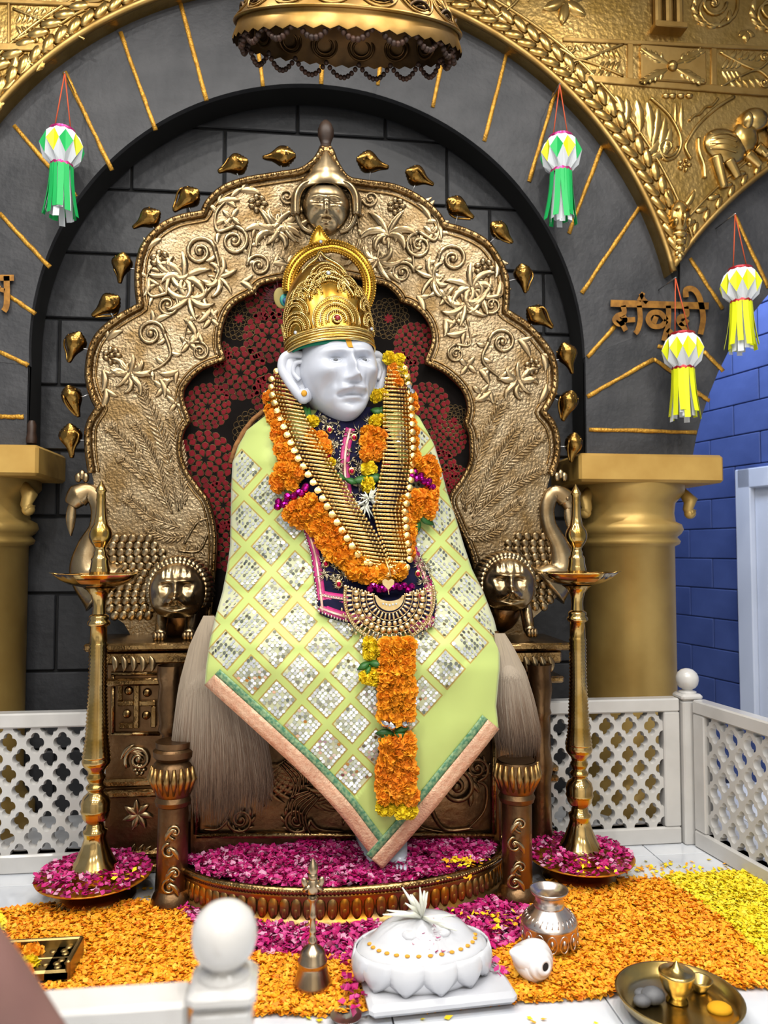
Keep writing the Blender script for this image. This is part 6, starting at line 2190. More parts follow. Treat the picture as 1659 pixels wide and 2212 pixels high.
# ------------------------------------------------------------------ paper lanterns
def lantern(px, ptop, s, cols, hang, Y, label, band, seed):
    rs = random.Random(seed)
    c = P(px, ptop, Y)
    m = mpp(Y) * s
    root = thing('paper_lantern', c, label, 'lantern', 'folded paper lanterns hanging from the arch')
    n = 10
    tw = rs.uniform(0, 1)
    def pt(i, r, h):
        a = 2 * PI * (i + tw) / n
        return c + Vector((math.cos(a) * r * m, math.sin(a) * r * m, -h * m))
    wh = MB(); ca, cb = MB(), MB()
    for i in range(n):
        R0, R0b, R1, R1b = pt(i, 27, 4), pt(i + 1, 27, 4), pt(i, 37, 14), pt(i + 1, 37, 14)
        R2, R3, R3b, R4, R4b = pt(i + .5, 48, 40), pt(i, 40, 67), pt(i + 1, 40, 67), pt(i, 24, 82), pt(i + 1, 24, 82)
        R2p = pt(i - .5, 48, 40)
        m0_, m4 = pt(i + .5, 25, 4), pt(i + .5, 21, 82)
        wh.add([R0, m0_, R0b, R1b, R1, R2], [(0, 1, 5, 4), (1, 2, 3, 5)])
        wh.add([R3, R2, R3b, R4b, m4, R4], [(0, 1, 4, 5), (1, 2, 3, 4)])
        (ca if i % 2 else cb).add([R1, R2p, R3, R2], [(0, 1, 2, 3)])
    for nm, mm, cc in (('folded_paper', wh, 'white_paper'),):
        o = obj(nm, mm, cc, root, smooth=False)
        o.modifiers.new('thickness', 'SOLIDIFY').thickness = .0008
    for mm, cc in ((ca, cols[0]), (cb, cols[1])):
        for k in range(0, len(mm.v), 4):
            o = obj('diamond_paper', MB().add(mm.v[k:k + 4], [(0, 1, 2, 3)]), cc, root, origin=mm.v[k], smooth=False)
            o.modifiers.new('thickness', 'SOLIDIFY').thickness = .0008
    obj('foil_band', MB().lathe([(27.5 * m, 0), (28 * m, -3 * m), (27.5 * m, -6 * m)], 24, c), band, root)
    obj('foil_band', MB().lathe([(24 * m, -78 * m), (25 * m, -82 * m), (24.5 * m, -87 * m)], 24, c), band, root)
    for layer, (r0, col, cnt) in enumerate(((24, cols[2], 13), (19, 'white_paper', 10))):
        for k in range(cnt):
            a = 2 * PI * (k + rs.random() * .5) / cnt
            spread = 1 + rs.uniform(.1, .75)
            L = 112 * rs.uniform(.86, 1.04) + layer * 6
            w = 6.4
            d = Vector((math.cos(a), math.sin(a), 0)); t = Vector((-math.sin(a), math.cos(a), 0))
            sw = rs.uniform(-6, 6)
            rows_ = []
            for j in range(6):
                u = j / 5
                p = c + d * (r0 * (1 + (spread - 1) * u ** 1.6)) * m + t * sw * u * u * m + Vector((0, 0, -(84 + L * u) * m))
                rows_ += [p - t * w * m, p + t * w * m]
            mb = MB().add(rows_, [(j * 2, j * 2 + 1, j * 2 + 3, j * 2 + 2) for j in range(5)])
            o = obj('tassel_strip', mb, col, root, origin=rows_[0], smooth=False)
            o.modifiers.new('thickness', 'SOLIDIFY').thickness = .0008
    h = P(hang[0], hang[1], Y)
    obj('nail', MB().tube([h + Vector((0, -.006, 0)), Vector((h.x, YW, h.z))], .003, 6), 'steel_wire', root)
    for s2 in (-1, 1):
        obj('string', MB().tube([h, c + Vector((s2 * 18 * m, 0, -2 * m))], .0028, 5), 'orange_string', root)
lantern(135, 281, .95, ('yellow_paper', 'green_paper', 'green_paper'), (140, 158), 3.40, 'green and yellow paper lantern with green tassel hanging at upper left', 'magenta_band', 3)
lantern(1211, 296, 1.0, ('yellow_paper', 'green_paper', 'green_paper'), (1209, 182), 3.40, 'green and yellow paper lantern with green tassel hanging right of the niche', 'magenta_band', 5)
lantern(1474, 720, 1.0, ('yellow_paper', 'yellow_paper', 'yellow_paper'), (1459, 600), 3.38, 'yellow paper lantern hanging in front of the brass wall lettering', 'red_band', 8)
lantern(1599, 580, .97, ('yellow_paper', 'yellow_paper', 'yellow_paper'), (1588, 462), 3.38, 'rightmost yellow paper lantern hanging under the side arch', 'red_band', 13)

# ------------------------------------------------------------------ tilted brass umbrella canopy
cc = P(752, 104, 2.6)
TH = math.radians(25.5)
CMx = Matrix.Translation(cc) @ Matrix.Rotation(TH, 4, 'X')
can = thing('umbrella_canopy', cc, 'embossed brass umbrella canopy with bead swags hanging above the throne', 'canopy')
RC = .398
def cpt(a, r, h): return CMx @ Vector((r * math.cos(a), r * math.sin(a), h))
prof = [(RC, 0), (RC - .004, .012), (RC - .012, .03), (RC - .018, .045), (RC - .012, .052), (RC - .016, .06), (RC - .035, .085), (RC - .075, .15), (RC - .125, .22), (RC - .19, .29), (RC - .26, .335), (RC - .34, .36), (.02, .37), (.02, .42), (0, .42)]
mb = MB()
NS = 96
vs = []
for k, (r, h) in enumerate(prof):
    for i in range(NS):
        a = 2 * PI * i / NS
        hh = h - (.010 if k == 0 and i % 2 else 0)
        vs.append(cpt(a, r, hh))
mb.add(vs, [(k * NS + i, k * NS + (i + 1) % NS, (k + 1) * NS + (i + 1) % NS, (k + 1) * NS + i) for k in range(len(prof) - 1) for i in range(NS)])
obj('dome', mb, 'canopy_brass', can)
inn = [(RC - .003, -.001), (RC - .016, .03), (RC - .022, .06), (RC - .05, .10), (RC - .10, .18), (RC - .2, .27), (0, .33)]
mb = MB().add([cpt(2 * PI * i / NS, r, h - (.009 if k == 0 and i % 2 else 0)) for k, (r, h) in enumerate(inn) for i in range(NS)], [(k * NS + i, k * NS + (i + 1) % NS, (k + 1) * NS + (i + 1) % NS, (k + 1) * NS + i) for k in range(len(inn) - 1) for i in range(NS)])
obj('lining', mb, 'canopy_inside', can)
# embossed medallions on the dome and inside it
for i in range(16):
    a = 2 * PI * (i + .5) / 16
    mb = MB()
    for Rr in (.062, .050):
        pts = []
        for k in range(25):
            t = 2 * PI * k / 24
            h = .118 + math.sin(t) * Rr * .95
            pts.append(cpt(a + math.cos(t) * Rr / .33, interp([(p[1], p[0]) for p in prof[4:10]], h) + .002, h))
        mb.tube(pts, .004 if Rr > .055 else .0025, 6, caps=False)
    for k in range(7):
        t = PI * (k + .5) / 7
        p0 = cpt(a, interp([(p[1], p[0]) for p in prof[4:10]], .09) + .003, .09)
        h1 = .09 + math.sin(t) * .05
        p1 = cpt(a + math.cos(t) * .036 / .33, interp([(p[1], p[0]) for p in prof[4:10]], h1) + .003, h1)
        mb.tube([p0, p0.lerp(p1, .6) , p1], [.002, .005, .002], 6)
    obj('medallion', mb, 'canopy_brass', can, origin=cpt(a, .33, .15))
    mb = MB()
    for Rr in (.045, .03):
        mb.tube([cpt(a + math.cos(t) * Rr / .34, RC - .03 - .0 * t, .055 + math.sin(t) * Rr * .9) for t in [2 * PI * k / 20 for k in range(20)]], .005, 6, closed=True)
    obj('inner_medallion', mb, 'canopy_inside', can, origin=cpt(a, .34, .05))
obj('rim_moulding', MB().tube([cpt(2 * PI * i / 96, RC - .010, .052) for i in range(96)], .006, 8, closed=True), 'canopy_brass', can)
# bead swags all round the rim
NSW = 18
bmesh_ = mesh_only('bead', MB().sphere((0, 0, 0), .0098, 8, 6), 'canopy_beads')
for i in range(NSW):
    a0_, a1_ = 2 * PI * i / NSW, 2 * PI * (i + 1) / NSW
    sw = MB()
    front = math.sin((a0_ + a1_) / 2) < .2
    for k in range(9):
        t = k / 9
        p = cpt(a0_ + (a1_ - a0_) * t, RC - .03, .016)
        p.z -= .055 * math.sin(PI * t) + (.02 if not front else 0.0)
        sw.sphere(p, .0098, 8, 6)
    obj('bead_swag', sw, 'canopy_beads', can, origin=cpt(a0_, RC, 0))
obj('hanging_rod', MB().tube([cpt(0, 0, .40), Vector((cpt(0, 0, .40).x, cpt(0, 0, .40).y, CEIL))], .010, 10), 'canopy_brass', can)

# ------------------------------------------------------------------ long hair whisks hanging beside the knees
def whisk(root_px, rows_tab, n, Y0, Y1, label):
    """rows_tab: (py, left, right) outline of the tuft; strands run from the root down inside it"""
    m = bpy.data.materials.get('hair_strands')
    if m is None:
        m = bpy.data.materials.new('hair_strands'); m.use_nodes = True; MATS['hair_strands'] = m
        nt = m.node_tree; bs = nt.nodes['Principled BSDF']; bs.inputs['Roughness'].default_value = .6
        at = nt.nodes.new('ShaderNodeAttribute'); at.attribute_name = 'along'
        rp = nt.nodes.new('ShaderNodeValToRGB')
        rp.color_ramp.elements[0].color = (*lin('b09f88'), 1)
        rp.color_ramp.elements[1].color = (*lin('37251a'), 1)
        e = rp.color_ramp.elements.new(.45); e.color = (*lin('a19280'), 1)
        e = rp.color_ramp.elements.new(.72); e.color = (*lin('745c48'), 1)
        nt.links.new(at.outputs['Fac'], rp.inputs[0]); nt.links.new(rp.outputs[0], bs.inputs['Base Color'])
    c = P(root_px[0], root_px[1], Y0)
    root = thing('hair_whisk', c, label, 'whisk', 'long hair whisks beside the statue knees')
    lt = [(a, b) for a, b, _ in rows_tab]; rt = [(a, r) for a, _, r in rows_tab]
    y0, y1 = rows_tab[0][0], rows_tab[-1][0]
    vs, fs, al = [], [], []
    for s in range(n):
        u = random.random()
        dep = random.random()
        end = random.triangular(.5, 1.0, .86) - .08 * abs(2 * u - 1)
        K = 9
        w = random.uniform(.0006, .0011)
        shade = random.uniform(-.16, .22)
        wav = random.uniform(-.006, .006); ph = random.uniform(0, 6)
        b = len(vs)
        for k in range(K + 1):
            t = k / K * end
            py = y0 + (y1 - y0) * t
            l, r = interp(lt, py), interp(rt, py)
            px = l + (r - l) * (u + .03 * math.sin(3 * t + ph) * t)
            bul = math.sqrt(max(0, 1 - (2 * u - 1) ** 2))
            Yc = Y0 + (Y1 - Y0) * t - bul * .07 * min(1, t * 3) * (dep * .6 + .4) + .03 * dep
            p = P(px, py, Yc)
            p.x += wav * t
            ww = w * (1 - .7 * (k / K))
            vs += [(p.x - ww, p.y, p.z), (p.x + ww, p.y, p.z)]
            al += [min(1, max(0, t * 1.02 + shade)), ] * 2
            if k: fs.append((b + 2 * k - 2, b + 2 * k - 1, b + 2 * k + 1, b + 2 * k))
    me = bpy.data.meshes.new('hair_strands')
    o_ = NORIG[root.name]
    me.from_pydata([(a - o_.x, b_ - o_.y, c_ - o_.z) for a, b_, c_ in vs], [], fs)
    at = me.attributes.new('along', 'FLOAT', 'POINT'); at.data.foreach_set('value', al)
    me.materials.append(MATS['hair_strands'])
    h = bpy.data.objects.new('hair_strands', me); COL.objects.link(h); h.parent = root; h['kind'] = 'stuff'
    obj('handle', MB().tube([c + Vector((0, .05, .02)), c + Vector((0, .04, 0)), c + Vector((0, .03, -.03))], [.010, .012, .014], 10), 'throne_dark', root)
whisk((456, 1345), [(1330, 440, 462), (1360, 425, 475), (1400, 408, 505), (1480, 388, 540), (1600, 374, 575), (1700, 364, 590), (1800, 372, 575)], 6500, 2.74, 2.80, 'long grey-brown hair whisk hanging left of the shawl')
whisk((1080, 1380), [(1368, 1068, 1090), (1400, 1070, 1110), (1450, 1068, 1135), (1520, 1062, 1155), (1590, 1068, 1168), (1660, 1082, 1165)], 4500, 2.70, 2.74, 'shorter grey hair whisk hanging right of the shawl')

# ------------------------------------------------------------------ flower petal carpets
def in_poly(x, y, poly):
    c = False
    n = len(poly)
    for i in range(n):
        x1, y1 = poly[i]; x2, y2 = poly[i - 1]
        if (y1 > y) != (y2 > y) and x < (x2 - x1) * (y - y1) / (y2 - y1) + x1: c = not c
    return c
def scatter(poly_px, n, zt, zr, excl=None):
    poly = [(G(a, b).x, G(a, b).y) for a, b in poly_px]
    xs_ = [p[0] for p in poly]; ys_ = [p[1] for p in poly]
    out = []
    while len(out) < n:
        x, y = random.uniform(min(xs_), max(xs_)), random.uniform(min(ys_), max(ys_))
        if not in_poly(x, y, poly): continue
        if excl and excl(x, y): continue
        out.append((x, y, zt + random.uniform(0, zr)))
    return out
def carpet_base(poly_px, h, m, parent):
    poly = [(G(a, b).x, G(a, b).y) for a, b in poly_px]
    cxm, cym = sum(p[0] for p in poly) / len(poly), sum(p[1] for p in poly) / len(poly)
    ins = [(cxm + (x - cxm) * .985, cym + (y - cym) * .985) for x, y in poly]
    return ins
mat('orange_petal_a', 'ffae16', .7); mat('orange_petal_b', 'ff9f12', .7); mat('orange_petal_c', 'f98a10', .7); mat('orange_petal_d', 'ffbe34', .7)
mat('yellow_petal_a', 'f8de1c', .7); mat('yellow_petal_b', 'f0cc10', .7); mat('yellow_petal_c', 'f6e040', .7)
OP = [(-120, 1990), (0, 1976), (60, 1966), (150, 1958), (330, 1955), (400, 1962), (420, 2000), (470, 2050), (560, 2072), (700, 2078), (860, 2072), (1000, 2076), (1080, 2064), (1142, 2035), (1150, 1985), (1110, 1960), (1160, 1925), (1190, 1912), (1300, 1905), (1428, 1906), (1500, 1950), (1580, 2010), (1640, 2072), (1720, 2120), (1720, 2142), (1560, 2140), (1400, 2140), (1340, 2152), (1300, 2162), (1180, 2168), (1095, 2172),
      (930, 2190), (800, 2196), (700, 2200), (560, 2198), (470, 2212), (300, 2212), (-200, 2212)]
stuff('orange_petal_carpet', petal_mesh('orange_petal_carpet', scatter(OP, 62000, .004, .017), .0148, ['orange_petal_a', 'orange_petal_b', 'orange_petal_c', 'orange_petal_d'], (5, 4, 1.6, 2), 1.35, .42), 'carpet of shredded orange marigold petals on the platform floor', 'petals')
YPp = [(1428, 1906), (1480, 1898), (1560, 1893), (1640, 1890), (1760, 1915), (1760, 2120), (1640, 2074), (1580, 2010), (1500, 1950)]
stuff('yellow_petal_carpet', petal_mesh('yellow_petal_carpet', scatter(YPp, 13000, .004, .017), .0148, ['yellow_petal_a', 'yellow_petal_b', 'yellow_petal_c'], (4, 2, 2), 1.35, .42), 'carpet of yellow marigold petals beside the right railing', 'petals')
LYP = [(-200, 1995), (-60, 1982), (0, 1985), (12, 2010), (0, 2040), (-60, 2060), (-200, 2060)]
stuff('yellow_petal_patch', petal_mesh('yellow_petal_patch', scatter(LYP, 1800, .012, .014), .017, ['yellow_petal_a', 'yellow_petal_b', 'yellow_petal_c'], (4, 2, 2), 1.35, .55), 'patch of yellow petals at the left edge of the floor', 'petals')
def behind_base(x, y):
    return ((x - fcx) / (fhw * 1.02)) ** 2 + ((y - FY0) / (FD * 1.02)) ** 2 < 1
MP = [(380, 1970), (410, 2005), (470, 2050), (560, 2076), (700, 2080), (760, 2110), (850, 2085), (1000, 2076), (1070, 2066), (1142, 2036), (1150, 1985), (1120, 1955), (1000, 1940), (500, 1950)]
stuff('rose_petal_carpet', petal_mesh('rose_petal_carpet', scatter(MP, 5200, .006, .02, behind_base), .021, PETAL_MATS, (5, 3, 2.4, 1.8), 1.1, .5), 'magenta rose petals on the floor in front of the throne', 'petals')
# rose petals on the foot platform
pts = []
for k in range(6800):
    a = random.uniform(0, PI); r = math.sqrt(random.random()) * .955
    x, y = fcx - fhw * r * math.cos(a), FY0 - FD * r * math.sin(a)
    if random.random() < .03: pass
    pts.append((x, y, .116 + .030 * (1 - r ** 3) + random.uniform(0, .014) + .008 * math.sin(x * 23) * math.sin(y * 31)))
stuff('rose_petals', petal_mesh('rose_petals', pts, .022, PETAL_MATS, (5, 3, 2.4, 1.9), 1.1, .5), 'magenta rose petals covering the throne foot platform', 'petals')
# stray marigold petals on top
pts = []
for (px, py, n, sp) in ((1010, 1862, 34, 26), (985, 1858, 20, 18), (1000, 1895, 8, 20), (1100, 1990, 26, 40), (1060, 1975, 14, 30)):
    for k in range(n):
        q = G(px + random.gauss(0, sp), py + random.gauss(0, sp * .22), .155 if py < 1900 else .03)
        pts.append((q.x, q.y, q.z))
for (px, py, n) in ((250, 1890, 10), (1240, 1868, 12)):
    for k in range(n):
        q = G(px + random.gauss(0, 40), py + random.gauss(0, 10), .115)
        pts.append((q.x, q.y, q.z))
for k in range(120):
    q = G(random.uniform(1330, 1640), 1893 - abs(random.gauss(0, 16)), .004); pts.append((q.x, q.y, q.z))
for k in range(10):
    q = G(random.uniform(560, 1340), 2198 + abs(random.gauss(0, 6)), .004); pts.append((q.x, q.y, q.z))
for k in range(20):
    q = G(random.uniform(280, 350), random.uniform(1915, 1950), .004); pts.append((q.x, q.y, q.z))
stuff('stray_petals', petal_mesh('stray_petals', pts, .015, ['orange_petal_a', 'yellow_petal_a', 'yellow_petal_b'], (3, 2, 2), 1.5, .35), 'stray orange and yellow petals scattered over the floor and rose petals', 'petals')

# ------------------------------------------------------------------ ritual things on the floor
def at_floor(px, py, z=.016):
    g = G(px, py, z); return g
# hand bell
g = at_floor(675, 2128)
k_ = (Vector((g.x, g.y, g.z)) - Vector((0, 0, CAMZ))).length / FPX * .93
bell = thing('hand_bell', g, 'small brass hand bell with figure on its handle on the orange petals', 'bell')
q = lambda tab: [(r * k_, (2135 - y) * k_) for y, r in tab]
obj('bell_cup', MB().lathe(q([(2135, 38), (2132, 39), (2124, 36), (2110, 31), (2098, 28), (2092, 27), (2090, 29), (2086, 29), (2083, 26), (2072, 25), (2064, 19), (2058, 10), (2054, 8)]), 32, g), 'bell_metal', bell)
obj('handle', MB().lathe(q([(2054, 8), (2048, 10), (2044, 7), (2034, 6), (2030, 8), (2026, 6), (2006, 5.5), (2002, 8), (1998, 6), (1976, 6), (1970, 10), (1966, 11)]), 20, g), 'bell_metal', bell)
mb = MB()
h = lambda y: Vector((g.x, g.y, g.z + (2135 - y) * k_))
mb.sphere(h(1945), 15 * k_, 12, 8, (.9, .7, 1.3))
mb.sphere(h(1925), 10 * k_, 12, 8)
for s in (-1, 1):
    mb.sphere(h(1938) + Vector((s * 15 * k_, 0, 0)), 9 * k_, 10, 8, (.8, .5, 1.4), Matrix.Rotation(s * .4, 3, 'Y'))
    mb.tube([h(1955) + Vector((s * 8 * k_, 0, 0)), h(1950) + Vector((s * 18 * k_, -.006, 0)), h(1940) + Vector((s * 6 * k_, -.012, 0))], 4 * k_, 6)
mb.lathe(q([(1918, 9), (1910, 11), (1904, 8), (1896, 5), (1890, 1)]), 12, g)
obj('handle_figure', mb, 'bell_metal', bell)
# marble lotus pedestal with sandal-footprints
g = at_floor(912, 2128)
ped = thing('lotus_pedestal', g, 'white marble lotus pedestal with carved base slab on the petals', 'pedestal')
kk = 1 / FPX * 2.19
Rz_ = Matrix.Translation(g) @ Matrix.Rotation(.06, 4, 'Z')
hobj('base_slab', MB().box((.03, -.005, .017), (.40, .27, .034), bev=.012).xf(Rz_), 'marble', ped)
def ell(rx, ry, z, n=64): return [Rz_ @ Vector((rx * math.cos(2 * PI * i / n), ry * math.sin(2 * PI * i / n), z)) for i in range(n)]
def loft(rows_):
    n = len(rows_[0]); mb = MB().add([p for r in rows_ for p in r], [(k * n + i, k * n + (i + 1) % n, (k + 1) * n + (i + 1) % n, (k + 1) * n + i) for k in range(len(rows_) - 1) for i in range(n)])
    return mb
obj('lotus_body', loft([ell(.155, .105, .030), ell(.18, .12, .05), ell(.19, .128, .085), ell(.182, .122, .112), ell(.165, .112, .122), ell(.15, .10, .128), ell(.135, .09, .145), ell(.115, .075, .165), ell(.085, .055, .182), ell(.045, .03, .19), ell(.002, .002, .192)]), 'marble', ped)
for i in range(12):
    a = 2 * PI * (i + .25) / 12
    for (da, s, zz, zr) in ((0, 1.0, .078, 1.0),):
        mb = MB()
        px_, py_ = .186 * math.cos(a), .125 * math.sin(a)
        nx, ny = math.cos(a) / .186, math.sin(a) / .125
        ang_ = math.atan2(ny, nx)
        Mr = Matrix.Rotation(.06, 3, 'Z') @ Matrix.Rotation(ang_, 3, 'Z')
        c = Rz_ @ Vector((px_, py_, zz))
        rows_ = []
        for j in range(7):
            v = j / 6
            w = .058 * math.sin(PI * min(.97, .04 + .62 * v)) ** .8
            bul = .012 * math.sin(PI * v)
            for t in (-1, -.5, 0, .5, 1):
                rows_.append(c + Mr @ Vector((bul * (1 - .6 * t * t) + .002 - .012 * t * t, w * t, -.042 + .080 * v)))
        mb.add(rows_, [(j * 5 + k, j * 5 + k + 1, j * 5 + k + 6, j * 5 + k + 5) for j in range(6) for k in range(4)])
        o = obj('lotus_petal', mb, 'marble', ped, origin=c)
        o.modifiers.new('thickness', 'SOLIDIFY').thickness = .004
for s in (-1, 1):
    mb = MB()
    for j, (y, r) in enumerate(((.035, .028), (.005, .030), (-.025, .034), (-.045, .03))):
        mb.sphere(Rz_ @ Vector((s * .045, y, .165)), r, 12, 8, (.9, 1, .45))
    obj('footprint', mb, 'marble', ped)
for i in range(15):
    a = PI + PI * (i + .5) / 15
    obj('turmeric_dot', MB().sphere(Rz_ @ Vector((.15 * math.cos(a), .10 * math.sin(a), .130)), .0065, 8, 6, (1.2, 1, .6)), 'saffron_paste', ped)
tf = thing('white_blossom', Rz_ @ Vector((-.005, -.02, .19)), 'wilted white tuberose blossom lying on the lotus pedestal', 'flower')
tuft(tf, Rz_ @ Vector((-.005, -.02, .192)), 17, .115, (0, -.1, .5), 'petals', 1.1, .0062)
pts = []
for k in range(60):
    q = Rz_ @ Vector((.02 + random.gauss(0, .018), -.05 + random.gauss(0, .026), 0)); lx, ly = q.x - g.x, q.y - g.y; rho = math.hypot(lx / .15, ly / .10); pts.append((q.x, q.y, interp([(0, .193), (.3, .191), (.57, .183), (.77, .167), (.9, .147), (1, .13), (1.2, .124)], rho) + random.uniform(0, .008)))
for k in range(22):
    q = Rz_ @ Vector((.2 + random.gauss(0, .02), -.0 + random.gauss(0, .03), 0)); pts.append((q.x, q.y, .045 + random.uniform(0, .02)))
for k in range(40):
    q = Rz_ @ Vector((-.2 + random.gauss(0, .02), -.03 + random.gauss(0, .05), 0)); pts.append((q.x, q.y, .03 + random.uniform(0, .02)))
stuff('rose_petals', petal_mesh('rose_petals', pts, .021, PETAL_MATS, (5, 3, 2.6, .8), 1.1, .5), 'few magenta rose petals lying on and beside the lotus pedestal', 'petals')
# water pot
g = at_floor(1187, 2046)
k_ = 2.42 / FPX
pot = thing('water_pot', g, 'embossed silver water pot with flared rim on the petals', 'pot')
q = lambda tab: [(r * k_, (2056 - y) * k_ * .96) for y, r in tab]
obj('body', MB().lathe(q([(2056, 0), (2056, 36), (2050, 42), (2035, 53), (2018, 58), (2004, 58)]), 40, g), 'pot_copper', pot)
obj('shoulder', MB().lathe(q([(2004, 58), (2000, 59), (1997, 57.5), (1992, 55), (1984, 48), (1976, 38), (1968, 31)]), 40, g), 'pot_silver', pot)
obj('neck', MB().lathe(q([(1968, 31), (1964, 32), (1960, 29.5), (1952, 28.5), (1945, 30)]), 36, g), 'pot_silver', pot)
obj('rim', MB().lathe(q([(1945, 30), (1941, 36), (1936, 39), (1932, 40), (1933, 38), (1936, 34), (1942, 28), (1946, 22), (1950, 0)]), 36, g), 'pot_silver', pot)
for i in range(14):
    a = 2 * PI * i / 14
    r = 57 * k_; zc_ = (2056 - 2024) * k_ * .96
    mb = MB()
    mb.tube([g + Vector((r * math.cos(a + math.cos(t) * .17), r * math.sin(a + math.cos(t) * .17), zc_ + math.sin(t) * .024)) for t in [2 * PI * k / 16 for k in range(16)]], .0026, 5, closed=True)
    mb.sphere(g + Vector((r * math.cos(a), r * math.sin(a), zc_)), .011, 8, 6, (.6, .6, 1.2))
    obj('embossed_oval', mb, 'pot_silver', pot, origin=g)
for i in range(28):
    a = 2 * PI * i / 28
    obj('embossed_leaf', MB().tube([g + Vector((54.5 * k_ * math.cos(a), 54.5 * k_ * math.sin(a), (2056 - 1993) * k_ * .96)), g + Vector((46 * k_ * math.cos(a + .08), 46 * k_ * math.sin(a + .08), (2056 - 1981) * k_ * .96))], [.003, .001], 5), 'pot_silver', pot)
# white conch shell
g = at_floor(1152, 2112)
con = thing('white_conch', g, 'white conch shell with dark opening lying on orange petals', 'conch shell')
k_ = 2.2 / FPX
cz = 2094
c = g + Vector((0, 0, .048))
ax = Vector((.36, -.9, .12)).normalized()
Mc = nrm3(ax.x, ax.y, ax.z)
mb = MB()
mb.lathe([(0, -.085), (.016, -.08), (.030, -.06), (.044, -.035), (.054, -.008), (.056, .010), (.050, .024), (.040, .028), (.041, .034), (.034, .042), (.026, .044), (.026, .05), (.018, .056), (.012, .056), (.011, .05)], 30, wob=lambda a, z: 1 + .05 * math.sin(a + z * 60))
lipm = catmull([(-.02, .01, 0), (-.045, .024, .004), (-.066, .036, .006), (-.082, .042, .006)], 6)
mb.tube(lipm, [.042 - .038 * i / (len(lipm) - 1) for i in range(len(lipm))], 12)
mb.v = [tuple(c + Mc @ Vector(v)) for v in mb.v]
obj('shell', mb, 'conch_white', con)
sp_ = [c + Mc @ Vector(((.052 - .036 * t / 40) * math.cos(t * .36), (.052 - .036 * t / 40) * math.sin(t * .36), .012 + .040 * t / 40)) for t in range(41)]
obj('spiral_ridge', MB().tube(sp_, [.006 - .003 * t / 40 for t in range(41)], 8), 'conch_white', con)
obj('opening', MB().sphere(c + Mc @ Vector((0, 0, .052)), .0115, 12, 8, (1, 1, .35), Mc), 'dark_hole', con)
# metal spoon at the front edge
g = G(748, 2203, .008)
sp = thing('ladle_spoon', g, 'small steel ritual spoon on the white floor at the front edge', 'spoon')
obj('bowl', MB().lathe([(0, -.001), (.022, .002), (.038, .009), (.042, .013), (.040, .013), (.022, .005), (0, .002)], 24, g, wob=None), 'steel_wire', sp)
obj('handle', MB().tube([g + Vector((.04, -.002, .012)), g + Vector((.09, .006, .016)), g + Vector((.13, .014, .012))], [.006, .004, .005], 8), 'steel_wire', sp)
# offering plate
g = G(1467, 2182, .022)
th_ = thing('offering_plate', g, 'round brass offering plate at the lower right corner', 'plate')
obj('plate', MB().lathe([(0, .004), (.13, .006), (.145, .014), (.158, .038), (.161, .042), (.155, .042), (.142, .02), (.125, .012), (0, .010)], 48, g), 'thali_brass', th_)
c = g + Vector((.005, .02, .012))
cup = thing('brass_cup', c, 'small brass cup standing in the round offering plate', 'cup')
obj('cup_body', MB().lathe([(0, 0), (.028, .002), (.022, .012), (.034, .03), (.042, .05), (.046, .07), (.046, .075), (.04, .077), (.022, .08), (.012, .088), (.006, .098), (0, .104)], 28, c), 'thali_brass', cup)
c = g + Vector((.088, .055, .012))
bw_ = thing('brass_bowl', c, 'tiny brass bowl at the back of the offering plate', 'bowl')
obj('bowl_body', MB().lathe([(0, 0), (.016, .001), (.02, .008), (.03, .026), (.034, .032), (.030, .031), (.018, .012), (0, .01)], 24, c), 'thali_brass', bw_)
c = g + Vector((-.062, .02, .012))
st = MB()
for (dx, dy, r) in ((0, 0, .03), (-.035, -.012, .022), (-.02, .02, .02)):
    s0 = MB().sphere((0, 0, 0), r, 10, 7, (1.1, .9, .7))
    st = s0.xf(Matrix.Translation(c + Vector((dx, dy, r * .6))))
    o = obj('incense_lump', st, 'grey_stone', None, origin=c + Vector((dx, dy, 0)))
    tag(o, {(0): 'largest grey incense lump in the offering plate', (-.035): 'grey incense lump nearest the plate rim', (-.02): 'grey incense lump behind the largest one'}[dx], 'incense', 'incense lumps in the offering plate')
c = g + Vector((.095, -.03, .014))
tag(obj('turmeric_heap', MB().sphere(c, .03, 14, 8, (1.1, .9, .5)), 'turmeric', None, origin=c), 'small heap of yellow turmeric powder in the offering plate', 'powder')
# square brass tray with marigolds at the left edge
g = G(150, 2135, 0)
tx1, ty0 = g.x, g.y
tx0, ty1 = tx1 - .55, G(150, 2040, .05).y
tray = thing('brass_tray', ((tx0 + tx1) / 2, (ty0 + ty1) / 2, 0), 'square embossed brass tray holding marigolds at the left edge', 'tray')
hobj('tray_floor', MB().box(((tx0 + tx1) / 2, (ty0 + ty1) / 2, .012), (tx1 - tx0, ty1 - ty0, .016)), 'tray_metal', tray)
w_ = .075
for (xa, xb, ya, yb) in ((tx1 - w_, tx1, ty0, ty1), (tx0, tx0 + w_, ty0, ty1), (tx0, tx1, ty1 - w_, ty1), (tx0, tx1, ty0, ty0 + w_)):
    o = hobj('tray_side', MB().box(((xa + xb) / 2, (ya + yb) / 2, .035), (xb - xa, yb - ya, .03), bev=.006), 'tray_metal', tray)
    mb = MB()
    n = int(max(xb - xa, yb - ya) / .03)
    for k in range(n):
        t = (k + .5) / n
        p = ((xa + xb) / 2, ya + (yb - ya) * t, .05) if yb - ya > xb - xa else (xa + (xb - xa) * t, (ya + yb) / 2, .05)
        mb.sphere(p, .011, 8, 6, (1, 1, .5))
    obj('embossing', mb, 'tray_metal', o)
hobj('tray_rim', MB().box((tx1 - .006, (ty0 + ty1) / 2, .045), (.014, ty1 - ty0, .06), bev=.004), 'tray_metal', tray)
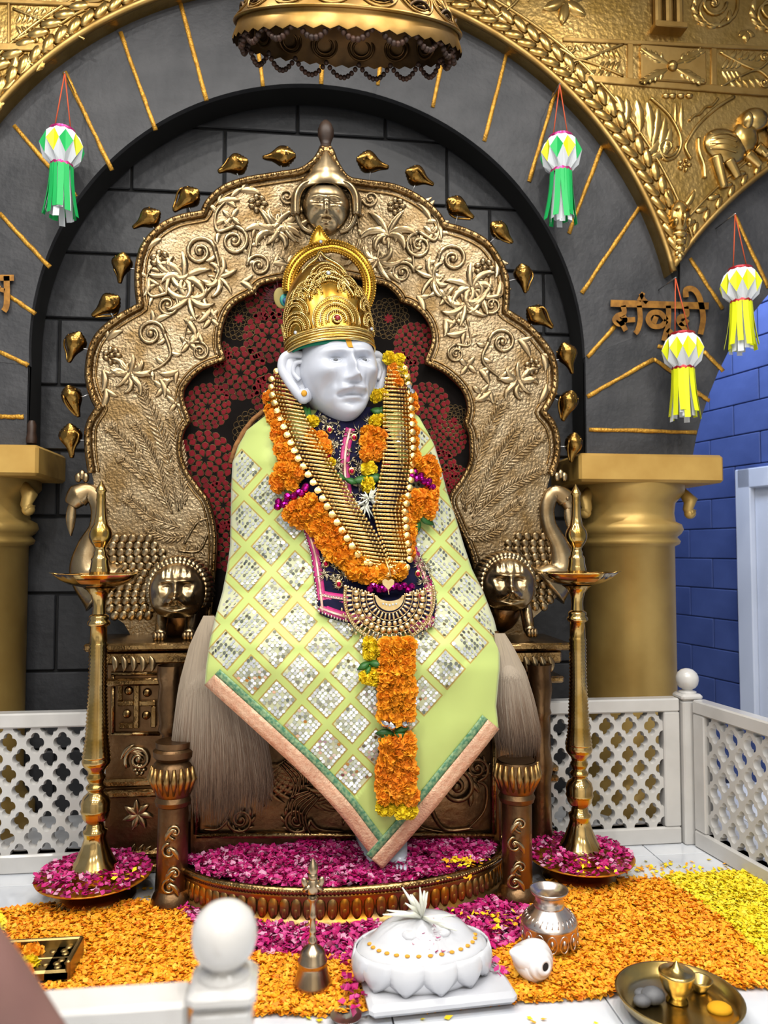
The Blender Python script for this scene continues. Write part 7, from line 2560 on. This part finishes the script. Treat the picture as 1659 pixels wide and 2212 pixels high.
hobj('tray_rim', MB().box(((tx0 + tx1) / 2, ty1 - .006, .045), (tx1 - tx0, .014, .06), bev=.004), 'tray_metal', tray)
for i, (px, py, c_, lb) in enumerate(((62, 2085, 'yellow_flower', 'yellow marigold in the tray nearest the right side'), (30, 2062, 'orange_flower', 'orange marigold at the back of the tray'), (70, 2062, 'orange_flower', 'orange marigold at the back right of the tray'), (20, 2090, 'yellow_flower', 'yellow marigold in the tray nearest the left'), (48, 2108, 'orange_flower_deep', 'deep orange marigold at the front of the tray'))):
    p = G(px, py, .05)
    o = inst('loose_marigold', MG[c_][i % 3], None, p, Euler((i, i * 2, 0)).to_matrix(), 1.35)
    tag(o, lb, 'flower', 'marigolds in the brass tray')
# bare arm of a visitor at the lower left corner
AY = .86
chain = [('shoulder', (-420, 1560), AY + .05, .058), ('upper', (-300, 1780), AY + .02, .050), ('elbow', (-150, 1990), AY, .046), ('fore', (-35, 2128), AY, .045), ('fore2', (95, 2290), AY + .02, .036), ('wrist', (190, 2410), AY + .03, .027), ('palm', (240, 2480), AY + .04, .033)]
pv = [(P(px_, py_, Y_), r_) for _, (px_, py_), Y_, r_ in chain]
ed = [(i, i + 1) for i in range(len(pv) - 1)]
pd_ = (pv[-1][0] - pv[-2][0]).normalized()
sd_ = pd_.cross(Vector((0, 1, 0))).normalized()
for k in range(5):
    if k < 4:
        root_ = pv[6][0] + sd_ * (k - 1.5) * .019 + pd_ * .03
        d_ = (pd_ + sd_ * (k - 1.5) * .12).normalized(); ln = (.034, .040, .038, .030)[k]
    else:
        root_ = pv[6][0] - sd_ * .03; d_ = (pd_ * .6 - sd_ * .8).normalized(); ln = .03
    prev = 6
    for j in range(3):
        pv.append((root_ + d_ * ln * j + Vector((0, .008 * j * j, 0)), .0095 - .001 * j))
        ed.append((prev, len(pv) - 1)); prev = len(pv) - 1
me = bpy.data.meshes.new('person')
o0 = pv[2][0]
me.from_pydata([p - o0 for p, r in pv], ed, [])
arm = bpy.data.objects.new('person', me); COL.objects.link(arm); arm.location = o0
arm.modifiers.new('skin', 'SKIN')
for i, (p, r) in enumerate(pv):
    me.skin_vertices[0].data[i].radius = (r, r)
    me.skin_vertices[0].data[i].use_root = (i == 2)
sb = arm.modifiers.new('sub', 'SUBSURF'); sb.levels = 2; sb.render_levels = 2
arm.modifiers['skin'].use_smooth_shade = True
me.materials.append(MATS['skin'])
tag(arm, 'bare forearm of a visitor at the lower left corner', 'person')
